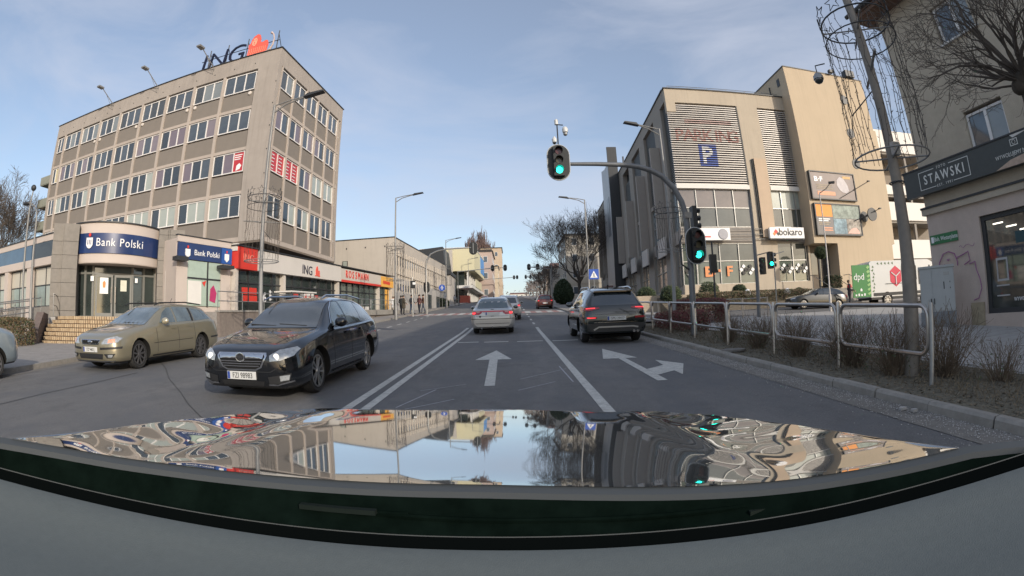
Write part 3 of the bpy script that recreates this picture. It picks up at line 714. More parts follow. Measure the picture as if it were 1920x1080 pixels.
# ============================================================= white hall further up the street
M_HALL = mat('hall render',(.50,.455,.40),rough=.9,var=.04,scale=.8,dirt=.2,streak=.3)
wb = thing('white_hall','long plain pale hall with rows of narrow upright windows beyond the shops','hall',(-12.5,51.1,0),R(85.5))
MB().box(0,26.5,0,12,2,11.2).build('wall',M_HALL,wb)
MB().box(-.05,26.6,-.06,12.1,11.2,11.3).build('roof_edge',M_DARKM,wb)
slot=MB().box(0,.34,-.03,.01,0,.95).mesh('window',M_DARKM); slotp=MB().box(.04,.30,-.045,-.031,.04,.91).mesh('pane',G_DARK[1])
M_HALL2=mat('hall render lower',(.36,.35,.34),rough=.9,var=.05,dirt=.2)
MB().box(-.03,26.5,-.05,.0,2.6,6.9).build('lower_cladding',M_HALL2,wb)
finm=MB().box(0,.1,-.12,0,0,4.6).mesh('fin',M_HALL)
for i in range(26):
    x=.9+i*.98
    for z,s in ((8.25,1),(5.55,.75)):
        w=inst('window',slot,wb,(x,-.0 if z>7 else -.05,z+.012*x),scale=(1,1,s)); inst('pane',slotp,w)
    inst('fin',finm,wb,(x-.3,0,5.3+.012*x),scale=(1,1,1))
MB().box(0.5,26.5,-.14,0,9.3,9.36).build('string_course',M_HALL,wb); MB().box(0.5,26.5,-.14,0,7.3,7.36).build('string_course',M_HALL,wb)
w=MB().box(0,.12,3.3,3.9,8.0,9.1).build('window',M_DARKM,wb,(-.1,2.2,-.2)); MB().box(-.02,0,3.36,3.84,8.05,9.05).build('pane',G_BLIND[1],w)
for i in range(4): MB().box(-.04,0,1+i*2.3,1.12+i*2.3,10.2,10.35).build('vent',M_DARKM,wb)
for i,(x,c) in enumerate(((9.5,M_HALL2),(14,M_HALL2),(19,M_WHITE))): MB().box(x,x+2.4,-1.2,-.05,3.2,6.4).build('entrance_bay',c,wb); MB().box(x+.3,x+2.1,-1.25,-1.2,3.3,5.6).build('entrance_glass',G_SHOP,wb)
# dark folded roof and yellow theatre box on legs
th = thing('theatre','yellow box-shaped hall raised over a glazed base with a blue banner on its street side','theatre',(-8.0,106,0),R(88))
M_YEL=mat('pale yellow render',(.62,.57,.38),rough=.85,var=.04,dirt=.08)
MB().box(0,26,0,12,13.6,18.6).build('upper_box',M_YEL,th)
MB().box(-.1,26.1,-.1,12.1,18.6,18.8).build('roof_edge',M_WHITE,th)
MB().box(13,26,-.06,-.0,14.4,18.4).build('banner',mat('sky blue banner',(.08,.28,.62),rough=.5,var=.3,scale=.4),th)
MB().box(1.5,26,2.5,11,6,13.6).build('glazed_base',G_SHOP,th)
for i in range(8): MB().box(.6+i*3.4,1.0+i*3.4,1.4,1.8,6,13.6).build('column',M_WHITE,th)
MB().box(-3,24,.2,3.5,9.6,10.2).build('canopy',M_WHITE,th); MB().box(3,16,.1,.2,10.2,12).build('panel',M_YEL,th)
MB().box(-2,-1.2,4.6,5.4,8,18).build('link_panel',M_HALL,th); MB().box(-3,.5,5.4,10,6,13).build('link_wall',M_HALL,th)
MB().box(-3,-.5,1.0,3.0,6.2,8.0).build('kiosk',mat('dull red',(.35,.08,.05)),th)
fr_=thing('folded_roof','black folded roof edge rising behind the flat roof of the white hall','roof',(0,88,0),0)
MB().prism([(-19.5,11),(-17.8,15.6),(-12.4,16.1),(-11.9,12.2),(-11.0,11.6),(-11.0,11)],'y',0,9).build('roof_sheet',M_DARKM,fr_); MB().box(-19,-11.2,.5,9,5,11.2).build('wall',M_HALL,fr_)
# far town houses
def house(label,x,y,w,d,h,col,roof,rz=0,floors=3,cols=3,name='town_house',side_cols=4,rowz=0,tower=0):
    t=thing(name,label,'town house',(x,y,gz(y)),R(rz))
    mm=mat('render '+label[:24],col,rough=.9,var=.06,scale=.6,dirt=.12)
    MB().box(0,w,0,d,-1,h).build('wall',mm,t)
    rf=MB(); rf.box(-.3,w+.3,-.3,d+.3,h,h+.25); rf.prism([(-.3,h+.25),(d/2,h+roof),(d+.3,h+.25)],'x',0,w) if roof>.3 else None
    rf.build('roof',mat('tile roof',(.17,.09,.07),rough=.9,var=.2) if roof>.3 else M_DARKM,t)
    wm=MB().box(0,1.1,-.04,.02,0,1.6).mesh('window',M_FRAME); pm=MB().box(.08,1.02,-.06,-.041,.08,1.52).mesh('pane',G_DARK[1])
    fh=h/floors
    for k in range(floors):
        for i in range(cols):
            o=inst('window',wm,t,((i+.5)*w/cols-.55,0,k*fh+fh*.35)); inst('pane',pm,o)
        for i in range(side_cols):
            for sx_ in (0,1):
                o=inst('window',wm,t,((w if sx_ else 0),(i+.5)*d/side_cols+(-.55 if sx_ else .55),k*fh+fh*.35),R(90) if sx_ else R(-90)); inst('pane',pm,o)
    MB().box(-.12,w+.12,-.12,d+.12,fh,fh+.15).build('string_course',mm,t)
    return t
house('pink corner house with a stepped gable beyond the theatre',-19,128,14,16,13,(.44,.34,.29),.0,floors=3,cols=4)
house('cream block with a wide balcony front between the pink corner house and the orange house',-15,146,9,12,15,(.50,.37,.27),.0,floors=3,cols=3)
house('pale narrow house in front of the orange block',-11.5,163,7,12,11,(.55,.47,.36),.0,floors=2,cols=2)
house('orange block at the far end of the left side houses',-11.5,182,8,14,19,(.50,.40,.30),.0,floors=4,cols=2)
house('low pink terrace at the far end of the street',-12,205,6,40,9,(.42,.30,.26),1.8,floors=2,cols=2)
MB().box(2,9,-1.6,0,8.2,8.6).build('balcony',M_HALL,[o for o in bpy.data.objects if o.get('label','').startswith('cream block')][0])
# ============================================================= flats with balconies far left
ap = thing('apartment_block','pale block of flats with stacked side balconies far left behind the office block','apartment block',(-50.5,40.5,0),R(-4.5))
MB().box(-9,3,0,14,3,22.6).build('wall',M_CREAM,ap); MB().box(-9.2,3.1,-.1,14.2,22.6,22.8).build('roof_edge',M_DARKM,ap)
M_BALC=mat('balcony grey green',(.24,.25,.21),rough=.8,var=.1)
for k in range(6):
    z=4.6+3.05*k
    b=MB(); b.box(-11.2,-8.0,-1.5,1.8,z,z+.18); b.build('balcony',M_BALC,ap)
    pmh=MB(); pmh.box(-11.25,-8.0,-1.55,-1.5,z+.1,z+1.15); pmh.box(-11.25,-11.2,-1.5,1.8,z+.1,z+1.15); pmh.build('balcony_panel',M_BALC,ap)
    for x in (-7.2,-4.6,-1.9,.6):
        f,_x=win_frame(1.3,1.5,2); o=f.build('window',M_FRAME,ap,(x,-.0,z+1)); MB().box(.05,1.25,-.03,-.01,.05,1.45).build('pane',G_DARK[k%3],o)
    MB().box(-9.04,-9,.3,2.6,z+.2,z+2.4).build('balcony_door',G_DARK[k%3],ap)
    MB().box(-8.6,-7.6,-.05,0,z+.2,z+2.4).build('balcony_door',G_DARK[(k+1)%3],ap)
# ============================================================= the shopping and parking building
pkX, pkY = 13.8, 37.5
pk = thing('parking_building','large beige shopping and parking building with grey louvred walls over a glass corner','shopping building',(pkX,pkY,0),R(-2.7))
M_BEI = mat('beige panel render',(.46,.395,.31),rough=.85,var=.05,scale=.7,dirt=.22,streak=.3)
M_BEI2 = mat('tan pilaster',(.52,.40,.29),rough=.85,var=.06,scale=1,dirt=.15)
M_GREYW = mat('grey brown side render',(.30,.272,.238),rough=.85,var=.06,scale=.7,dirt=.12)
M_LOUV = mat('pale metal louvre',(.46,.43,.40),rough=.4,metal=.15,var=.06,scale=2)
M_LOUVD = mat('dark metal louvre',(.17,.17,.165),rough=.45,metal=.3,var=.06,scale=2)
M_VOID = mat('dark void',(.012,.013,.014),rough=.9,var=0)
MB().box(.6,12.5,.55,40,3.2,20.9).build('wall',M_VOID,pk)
def pc(name,x0,x1,y0,y1,z0,z1,m,par=pk,loc=None,rz=0): return MB().box(x0,x1,y0,y1,z0,z1).build(name,m,par,loc,rz)
pc('parapet',0,12.52,0,.5,20.05,21.4,M_BEI); pc('corner_block',0,.85,-.001,.5,19.12,20.049,M_BEI)
pc('pier_wall',6.88,9.0,0,.5,8.8,20.05,M_BEI); pc('pier_wall',12.32,12.52,0,.5,3.2,20.05,M_BEI)
pc('pier_wall',6.85,9.05,-.03,.5,3.2,8.8,M_BEI); pc('pilaster',7.55,8.75,-.32,-.04,7.9,14.9,M_BEI2); pc('painted_pilaster_shade',7.42,7.55,-.2,-.04,7.9,14.9,M_DARKM)  # the dark strip stands in for the shade left of the pilaster
pc('roof_edge',-.1,12.6,-.1,.6,21.4,21.5,M_DARKM)
pc('base_wall',0,12.5,-.05,.5,2.2,4.08,M_BEI)
pc('lintel',0,6.86,-.04,.5,12.12,12.5,M_WHITE); pc('lintel',9.02,12.3,-.04,.5,12.12,12.5,M_WHITE)
SLH=.2083; n=36
sl6=MB().prism([(-.05,0),(.07,.05),(.07,.13),(-.05,.085)],'x',0,6.86).mesh('louvre_slat',M_LOUV)
sl3=MB().prism([(-.05,0),(.07,.05),(.07,.13),(-.05,.085)],'x',0,3.28).mesh('louvre_slat',M_LOUV)
for i in range(n):
    z=12.5+i*SLH
    a=0 if z<19.0 else .86
    inst('louvre_slat',sl6,pk,(a,.12,z),scale=((6.86-a)/6.86,1,1)); inst('louvre_slat',sl3,pk,(9.03,.12,z))
pc('louvre_frame',6.78,6.87,.02,.3,12.5,20.05,M_DARKM)
# printing on the slats: strips that stay on the slat faces
def on_slats(name, me, m, y=.055):
    """cut a flat print so that only what lies on the slats is left"""
    bm=bmesh.new(); bm.from_mesh(me); keepers=[]
    outm=bmesh.new()
    for i in range(n):
        z0=12.5+i*SLH+.003; z1=z0+.085
        b=bm.copy()
        r=bmesh.ops.bisect_plane(b,geom=b.verts[:]+b.edges[:]+b.faces[:],plane_co=(0,0,z0),plane_no=(0,0,-1),clear_outer=True)
        r=bmesh.ops.bisect_plane(b,geom=b.verts[:]+b.edges[:]+b.faces[:],plane_co=(0,0,z1),plane_no=(0,0,1),clear_outer=True)
        t=bpy.data.meshes.new('t'); b.to_mesh(t); b.free()
        if len(t.polygons): outm.from_mesh(t)
        bpy.data.meshes.remove(t)
    o=bpy.data.meshes.new(name); outm.to_mesh(o); outm.free(); bm.free()
    o.materials.append(m); return inst(name,o,pk)
def shifted(me,x,y,z):
    for v in me.vertices: v.co=(v.co.x+x,y,v.co.z+z)
    return me
for i_,ch in enumerate('PARKING'): on_slats('printed_letter',shifted(text_mesh(ch,1.55,0,font_w=1.03,bold=.03),.85+.88*i_-(.12 if i_>4 else 0),.062,16.45),mat('faded red print',(.52,.31,.28),var=.1,scale=4))
on_slats('faded_lettering',MB().quad((1.5,.062,18.05),(6.0,.062,18.05),(6.0,.062,18.45),(1.5,.062,18.45)).mesh('q'),mat('faded pink print',(.50,.37,.34),var=.25,scale=3))
sq=MB(); zz=lambda x0,x1,z0,z1: sq.quad((x0,.063,z0),(x1,.063,z0),(x1,.063,z1),(x0,.063,z1))
zz(2.45,4.15,14.15,16.1); on_slats('parking_sign',sq.mesh('q'),M_BLUE)
on_slats('parking_letter',shifted(text_mesh('P',2.05,0,bold=.05),3.2,.056,14.45),M_LETW)
# glazing
G_PK=[glass('curtain glass upper',(.16,.13,.115),.05,.3,.5),glass('curtain glass',(.075,.08,.07),.05,.4,.5),glass('curtain glass shop',(.10,.12,.10),.06,.4,.6)]
def curtain(x0,x1,z0,z1,xs,zs,mats,par=pk,loc=None,rz=0,y=.3):
    X=[x0]+xs+[x1]; Z=[z0]+zs+[z1]
    f=MB()
    for x in X: f.box(x-.035,x+.035,y-.12,y-.0,z0,z1)
    for z in Z:
        for a,b in zip(X,X[1:]): f.box(a+.035,b-.035,y-.1,y,z-.035,z+.035)
    fo=f.build('window_frame',M_STEEL,par,loc,rz)
    for j,(c,d) in enumerate(zip(Z,Z[1:])):
        for a,b in zip(X,X[1:]): MB().box(a+.035,b-.035,y,y+.02,c+.035,d-.035).build('pane',mats[j%len(mats)],fo)
    return fo
curtain(.05,6.85,8.85,12.1,[1.7,3.45,5.2],[10.5],[G_PK[1],G_PK[0]]); curtain(9.02,12.3,8.85,12.1,[10.1,11.6],[9.9+.6,],[G_PK[1],G_BLIND[1]])
curtain(1.3,6.8,4.1,7.45,[3.4,5.2],[6.0],[G_PK[2],G_PK[1]]); curtain(9.1,12.2,4.1,7.45,[10.7],[5.95],[G_PK[2],G_PK[1]])
curtain(.05,1.25,4.1,8.0,[.6],[6.0],[G_PK[2]])
pc('band',0,6.85,.1,.5,7.5,8.82,mat('slab band',(.30,.27,.24),rough=.8)); pc('band',9.05,12.3,.1,.5,7.5,8.82,MATS['slab band'])
for z in (7.75,8.15,8.6): pk_r=MB().tube([(0,-.25,z),(8.0,-.25,z)],.04,6).build('canopy_rail',M_STEEL,pk)
# bokaro sign, shop sign, window lettering, diamonds
bs=thing('shop_sign','white box sign with a red and black diamond mark reading bokaro','shop sign',(pkX,pkY,0),R(-2.7))
MB().box(8.0,11.6,-.75,-.45,7.72,8.66).build('sign_box',M_LETW,bs); MB().box(7.95,11.65,-.78,-.42,7.62,7.72).build('sign_edge',M_DARKM,bs)
lettering('bokaro',.86,M_BLACK,bs,(10.15,-.76,7.98),ext=.01,bold=.012)
def diamond(x,z,r,m,par,y,name='diamond'): return MB().prism([(x,z-r),(x+r,z),(x,z+r),(x-r,z)],'y',y-.012,y).build(name,m,par)
diamond(8.62,8.3,.2,M_RED,bs,-.76); diamond(8.82,8.1,.17,M_BLACK,bs,-.76); diamond(8.44,8.1,.17,M_ORANGE,bs,-.76)
ws=thing('shop_sign','white oval-ended sign board over the glass corner, left of the bokaro sign','shop sign',(pkX,pkY,0),R(-2.7))
MB().box(1.4,4.2,-.6,-.4,7.62,8.62).build('sign_board',M_LETW,ws); MB().lathe([(0,-.66),(.42,-.66),(.46,-.6),(0,-.6)],16,c=(3.55,0,8.1),axis='y').build('sign_shape',mat('silver print',(.35,.35,.38),rough=.3),ws)
MB().box(1.9,2.4,-.62,-.6,7.85,7.95).build('sign_line',M_RED,ws)
ot=thing('window_lettering','orange letters B F on the glass shop front','window sign',(pkX,pkY,0),R(-2.7))
M_OR2=mat('orange film',(.75,.27,.10),rough=.5,var=.05)
lettering('B',1.15,M_OR2,ot,(2.35,.15,4.75),ext=.01,bold=.03,font_w=1.5); lettering('F',1.15,M_OR2,ot,(4.2,.15,4.75),ext=.01,bold=.03,font_w=1.1); MB().box(3.15,3.35,.14,.155,5.1,5.3).build('dot',M_OR2,ot)
dd=thing('window_diamonds','black and white diamond stickers across the ground floor glazing','window sticker',(pkX,pkY,0),R(-2.7))
k_=0
for X_ in (.55,5.55,6.2,9.65,10.25,11.2,11.85):
    for q,(dx,dz) in enumerate(((0,5.0),(-.28,5.28),(.28,5.28),(0,5.56))):
        diamond(X_+dx*.8,dz-.05,.19,M_LETW if q%2==(k_%2) else M_BLACK,dd,.16)
    k_+=1
# side facing the street: openings with dark louvres, fins and glass
SD=R(-92.7)                                   # local x runs towards the camera; far is -x
sd=lambda a,b:( -b,-a)
def ps(name,s0,s1,y0,y1,z0,z1,m): return MB().box(-s1,-s0,y0,y1,z0,z1).build(name,m,pk,(0,0,0),R(-90))
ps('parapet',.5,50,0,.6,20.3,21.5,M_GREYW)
ps('roof_edge',.6,50,-.1,.6,21.5,21.6,M_DARKM)
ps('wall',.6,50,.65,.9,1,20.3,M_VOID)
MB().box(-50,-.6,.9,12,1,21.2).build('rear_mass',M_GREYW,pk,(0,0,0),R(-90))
opens=[(.5,2.2),(5.2,9.9),(12.4,16.9),(19.1,23.2),(35.6,38.2),(40.4,43),(45.3,48)]
prev=2.2
piers=[(2.2,5.2),(9.9,12.4),(16.9,19.1),(23.2,26.2),(34.4,35.6),(38.2,40.4),(43,45.3),(48,50)]
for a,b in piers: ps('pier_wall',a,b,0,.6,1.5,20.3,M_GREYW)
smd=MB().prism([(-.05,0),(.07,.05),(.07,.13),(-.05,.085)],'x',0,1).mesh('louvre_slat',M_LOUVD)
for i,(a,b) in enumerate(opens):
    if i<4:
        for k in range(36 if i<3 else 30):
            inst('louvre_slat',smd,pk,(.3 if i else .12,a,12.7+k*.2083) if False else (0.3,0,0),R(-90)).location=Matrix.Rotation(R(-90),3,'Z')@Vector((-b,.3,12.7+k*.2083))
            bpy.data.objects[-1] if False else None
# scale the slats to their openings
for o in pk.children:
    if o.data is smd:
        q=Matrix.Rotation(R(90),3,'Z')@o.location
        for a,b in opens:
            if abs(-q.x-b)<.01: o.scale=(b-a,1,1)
for i,(a,b) in enumerate(opens):
    ps('sill_beam',a,b,.1,.6,12.3,12.7,M_GREYW); ps('floor_beam',a,b,.05,.6,7.6,8.7,MATS['slab band'])
    gm=glass('sky glass',(.30,.38,.42),.04,.3,.6)
    curtain(-b+.03,-a-.03,8.75,12.25,[-(a+b)/2],[10.4],[gm if i<4 else G_DARK[1]],loc=(0,0,0),rz=R(-90),y=.35)
    curtain(-b+.03,-a-.03,4.0,7.55,[-(a+b)/2],[5.8],[mat('warm shop glass',(.30,.24,.18),rough=.1,var=.5,scale=.8,coat=.5)],loc=(0,0,0),rz=R(-90),y=.3)
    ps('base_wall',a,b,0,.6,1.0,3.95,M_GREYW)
for s,z0,z1 in ((4.2,8.6,17.2),(11.3,8.6,16.6),(18.2,8.8,15.6),(25.2,9,15.2),(39.6,9,15),(44.6,9,14.5)): ps('fin',s,s+.35,-.9,-.01,z0,z1,mat('pale fin',(.34,.31,.28),rough=.8,var=.05))
M_BOARD=mat('blank sign board',(.46,.43,.40),rough=.6,var=.12,scale=2)
for s in (2.6,9.4,15.6,21.5): ps('sign_board',s,s+2.6,-.75,-.6,6.9,8.5,M_BOARD); ps('dark_bracket',s+2.8,s+4.2,-.5,-.02,7.0,8.3,M_DARKM)
# rounded metal sign pylon on the facade
pm=MB(); pts=[(-26.2,24.8),(-27.2,24.2),(-29,23.7),(-31.5,23.8),(-34.4,24.4)]
pm.prism([(-34.4,4)]+[(-26.2,4)]+pts,'y',-1.1,-.05); pm.build('metal_sign_wall',mat('brushed metal sheet',(.38,.37,.37),rough=.45,metal=.4,var=.1,scale=.7),pk,(0,0,0),R(-90))
ps('metal_post',25.9,26.2,-1.4,-.05,4,25.4,M_DARKM)
ps('wall_lettering_panel',29,31,-1.15,-1.1,13.5,19,mat('metal dark',(.20,.20,.21),rough=.4,metal=.4)); ps('canopy',30,50,-2.0,0,6.0,6.5,mat('brown canopy',(.20,.12,.10),rough=.7))
# roof railing and corner furniture on the roof
t=thing('roof_railing','thin railing along the roof edge of the parking building','railing',(pkX,pkY,0),R(-2.7))
MB().tube([(.6,.8,22.1),(12.4,.8,22.1)],.03,5).build('rail',M_STEEL,t)
for i in range(7): MB().tube([(.6+1.96*i,.8,21.4),(.6+1.96*i,.8,22.1)],.025,5).build('post',M_STEEL,t)
# ------------------------------------------------------------- the tall plain tower beside it
tw=thing('stair_tower','tall plain sand coloured stair tower with round windows and two large posters','tower',(25.9,35.5,0),0)
M_SAND=mat('sand render',(.50,.405,.29),rough=.88,var=.04,scale=.5,dirt=.14,streak=.22)
mb=MB(); mb.box(0,10.55,0,9,7.2,18.6); mb.box(0,10.25,0,9,18.6,24.1); mb.box(2.75,10.2,0,9,2,7.2); mb.box(0,2.75,1.9,9,2,7.2); mb.build('wall',M_SAND,tw)
MB().box(-.06,10.3,-.06,9,24.1,24.2).build('roof_edge',M_DARKM,tw)
MB().box(7.9,9.1,-.4,.3,24.2,24.9).build('roof_box',M_DARKM,tw)
for x,z in ((6.97,21.5),(6.8,17.9),(6.7,14.8),(6.65,9.7)):
    o=MB().lathe([(.42,-.05),(.5,-.05),(.5,0),(.42,0)],20,c=(x,0,z),axis='y').build('round_window',M_DARKM,tw); MB().lathe([(.001,-.03),(.42,-.03),(.42,-.01)],20,c=(x,0,z),axis='y').build('pane',G_BLIND[3] if z>10 else G_DARK[0],o)
pc('dark_vent',-.03,0,1.2,1.7,22.6,23.4,M_DARKM,tw); MB().tube([(-.08,3.2,23.3),(-.08,3.2,21.4)],.06,6).build('downpipe',M_DARKM,tw)
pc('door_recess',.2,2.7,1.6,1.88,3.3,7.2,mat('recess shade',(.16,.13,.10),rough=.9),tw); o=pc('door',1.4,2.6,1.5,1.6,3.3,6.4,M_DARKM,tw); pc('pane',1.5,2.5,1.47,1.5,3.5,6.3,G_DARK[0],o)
pc('door_window',.5,1.2,1.5,1.6,4.6,6.5,G_DARK[2],tw)
# posters
def poster(label,x0,x1,z0,z1,col):
    t=thing('billboard',label,'billboard',(25.9,35.5,0),0)
    f=MB(); f.box(x0-.1,x1+.1,-.3,-.02,z0-.1,z0); f.box(x0-.1,x1+.1,-.3,-.02,z1,z1+.1); f.box(x0-.1,x0,-.3,-.02,z0,z1); f.box(x1,x1+.1,-.3,-.02,z0,z1); f.build('frame',M_DARKM,t)
    MB().box(x0,x1,-.22,-.05,z0,z1).build('sheet',mat(label[:20],col,rough=.5,var=.2,scale=.6),t); return t
p1=poster('brown poster with a pale rounded picture and peach bars, upper one on the tower',.35,5.7,11.15,13.55,(.20,.155,.14))
lettering('B·F',.62,M_LETW,p1,(1.25,-.235,12.7),ext=.006,bold=.02,font_w=1.3)
def pb(t,x0,x1,z0,z1,m,n='print'): MB().box(x0,x1,-.235,-.221,z0,z1).build(n,m,t)
M_PEACH=mat('peach print',(.75,.38,.24)); M_TAUPE=mat('taupe print',(.36,.30,.22),var=.3)
for q in range(3): pb(p1,.9,2.9-.3*(q%2),12.35-q*.17,12.43-q*.17,M_TAUPE)
pb(p1,.95,3.1,11.45,11.8,M_PEACH); pb(p1,4.3,5.3,13.1,13.35,mat('yellow print',(.62,.42,.2)))
MB().prism([(3.45,12.4),(3.5,12.9),(3.9,13.25),(4.4,13.1),(4.8,12.5),(4.9,12.0),(4.6,11.75),(4.1,11.8),(3.75,12.0)],'y',-.24,-.222).build('print_shape',mat('pale print',(.56,.52,.52),var=.15,scale=3),p1)
p2=poster('orange and grey poster in four fields, lower of the two on the tower',.4,5.85,7.95,10.6,(.13,.12,.12))
pb(p2,.42,2.35,9.5,10.58,mat('orange field',(.85,.34,.09),var=.05)); pb(p2,2.4,5.8,9.4,10.58,mat('grey room print',(.28,.32,.28),var=.6,scale=2.2)); pb(p2,2.4,4.0,8.0,9.35,mat('blue room print',(.22,.30,.34),var=.7,scale=2)); pb(p2,4.05,5.8,8.0,9.35,mat('floral print',(.33,.30,.26),var=.8,scale=3))
for q in range(4): pb(p2,.65,2.0-.2*(q%2),9.25-q*.16,9.34-q*.16,M_LETW if q<2 else M_TAUPE)
for q in range(2): pb(p2,1.1,2.2,8.45-q*.2,8.56-q*.2,M_PEACH)
MB().prism([(4.0,8.05),(4.6,8.5),(5.2,8.6),(5.5,8.3),(5.6,8.05)],'y',-.25,-.236).build('print_shape',mat('pink print',(.72,.45,.38)),p2)
for i,(x,z,x1,z1,lb) in enumerate(((3.6,11.25,6.6,12.7,'thin lamp arm crossing the corner of the upper poster'),(5.0,9.2,7.6,10.2,'thin lamp arm crossing the right edge of the lower poster'))):
    t=thing('sign_lamp',lb,'lamp',(25.9,35.5,0)); MB().tube([(x,-.3,z),(x1,-1.4,z1)],.035,6).build('arm',M_DARKM,t); MB().box(x1-.1,x1+.15,-1.55,-1.3,z1-.02,z1+.08).build('head',M_DARKM,t)
t=thing('round_sign','dark round sign seen edge-on beside the lower poster','sign',(25.9,35.5,0)); MB().lathe([(.001,-.12),(.62,-.12),(.62,.0),(.001,.0)],20,c=(6.9,-.9,9.75),axis='y').build('disc',M_DARKM,t); MB().tube([(6.9,-.8,9.75),(6.9,0,9.75)],.05,6).build('bracket',M_DARKM,t)
t=thing('dome_camera','dark square floodlight on the roof edge of the tower','floodlight',(25.9,35.5,0)); MB().box(5.6,6.1,-.5,-.1,24.2,24.5).build('housing',M_DARKM,t)
# ------------------------------------------------------------- white balconies behind, step of the tower
wbk=thing('balcony_house','white walled house with open balconies between the tower and the near corner house','apartment building',(37.6,37.2,0),R(-6))
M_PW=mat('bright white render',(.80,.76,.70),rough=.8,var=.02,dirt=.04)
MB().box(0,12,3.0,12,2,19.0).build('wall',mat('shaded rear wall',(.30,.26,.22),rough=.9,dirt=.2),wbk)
for k,z in enumerate((17.2,12.6,9.9,6.0)):
    pc('balcony_front',-.2,9,0,.2,z,z+(2.4 if k==0 else (1.9 if k!=1 else 1.0)),M_PW,wbk); pc('balcony_floor',-.2,9,0.2,3.0,z-.25,z-.02,M_GREYW,wbk)
for x in (-.5,4.2,8.6): pc('post',x,x+.3,.3,.6,2,19,M_GREYW,wbk)
for z in (8.2,14.5): 
    o=pc('window',.8,2.6,2.9,3.0,z,z+1.3,M_FRAME,wbk); pc('pane',.9,2.5,2.87,2.9,z+.1,z+1.2,G_BLIND[3],o)
# ------------------------------------------------------------- raised bank, low walls and steps in front of the building
tr=thing('planted_terrace','raised planted bank with a low retaining wall in front of the glass shops','terrace',(0,0,0)); del tr['category']; del tr['label']; tr['kind']='structure'
MB().box(8.9,26.0,34.6,37.6,1.2,3.2).build('retaining_wall',mat('sandy retaining wall',(.40,.33,.25),rough=.9,dirt=.2),tr)
MB().prism([(31.6,gz(31.6)-.3),(31.6,gz(31.6)+.1),(34.55,3.0),(34.55,1.2)],'x',10.5,24.2).build('earth_slope',mat('bank soil',(.14,.115,.08),rough=1,var=.4,scale=3,bump=.8),tr)
stp=thing('entrance_steps','concrete steps with steel handrails up to the tower door','stairs',(24.6,31.0,0))
for k in range(8): MB().box(0,4.2,.42*k,4.4,1.4,1.85+.19*k).build('step',M_CURB,stp)
for x in (0,2.1,4.2):
    MB().tube([(x,0,2.8),(x,3.4,4.35),(x,4.2,4.35)],.03,6).build('handrail',M_STEEL,stp)
    for q in range(4): MB().tube([(x,.1+q*1.1,1.8+q*.47),(x,.1+q*1.1,2.82+q*.5)],.022,5).build('baluster',M_STEEL,stp)
rail('forecourt_railing','thin railing beside the tower door behind the parked van',[(29,33.6,1.95),(37,33.6,1.95)],1.1,1.6,(0,0,0),0)

# ============================================================= near corner house with the photo shop
cs=thing('corner_house','grey rendered corner house with white windows and brown eaves beside the footpath','house',(14.3,12,0),R(-86.0+0))
# local x runs towards the camera (so far is x=0), local y into the building
M_RG=mat('rough grey render',(.46,.40,.315),rough=.95,var=.09,scale=3,bump=.5,bscale=26,dirt=.3)
M_PGR=mat('pinkish lower render',(.52,.43,.37),rough=.95,var=.07,scale=3,bump=.35,bscale=26,dirt=.22)
# wall in bands around the windows (window openings are real)
wins=[(2.55,5.95,4.1,7.22),(2.6,9.75,4.15,12.3),(7.2,5.95,8.8,7.3),(7.2,9.75,8.8,11.2),(11.5,5.95,13.1,7.3)]
MB().box(0,30,0.35,8.6,0,12.4).build('wall',M_RG,cs)
def wallbox(x0,x1,z0,z1,m=M_RG,n='wall'): return MB().box(x0,x1,0,.35,z0,z1).build(n,m,cs)
wallbox(0,2.55,4.65,12.4); wallbox(4.15,7.2,4.65,12.4); wallbox(8.8,11.5,4.65,12.4); wallbox(13.1,30,4.65,12.4)
for a,b in ((2.55,4.15),(7.2,8.8),(11.5,13.1)): wallbox(a,b,4.65,5.95); wallbox(a,b,7.3,9.75); wallbox(a,b,11.2,12.4)
MB().box(-.03,30,-.03,.35,-.6,.95).build('base_wall',M_PGR,cs); wallbox(0,2.3,.95,4.4,M_PGR); wallbox(9.2,30,.95,4.4,M_PGR); wallbox(2.3,9.2,3.95,4.4,M_PGR)
MB().box(-.12,30,-.12,.35,4.4,4.65).build('string_course',M_RG,cs); MB().box(-.14,30,-.16,-.12,4.60,4.67).build('string_edge',M_DARKM,cs)
fr2,fx2=win_frame(1.6,1.45,2,t=.09,d=.09); frm=fr2.mesh('window',M_FRAME)
for x0,z0,x1,z1 in wins:
    o=inst('window',frm,cs,(x0,.22,z0),scale=(1,1,(z1-z0)/1.45) if z1-z0<2 else None)
    for q in range(2): MB().box(.06+q*.77,.06+q*.77+.7,-.04,-.02,.06,1.39).build('pane',G_BLIND[3] if q else G_DARK[1],o)
    MB().box(-.1,1.7,-.32,-.08,-.07,0).build('sill',M_WHITE,o)
# eaves
MB().prism([(-.9,12.35),(-.9,12.6),(4.6,15.2),(9.5,12.6),(9.5,12.35)],'x',-.7,30).build('roof',mat('red brown roof',(.13,.075,.055),rough=.85,var=.2,scale=5),cs)
MB().tube([(-.8,-.98,12.5),(30,-.98,12.5)],.09,8).build('gutter',M_DARKM,cs)
MB().box(-.6,30,-.85,.3,12.2,12.34).build('soffit',mat('brown soffit',(.16,.09,.06),rough=.8,var=.2,scale=4),cs)
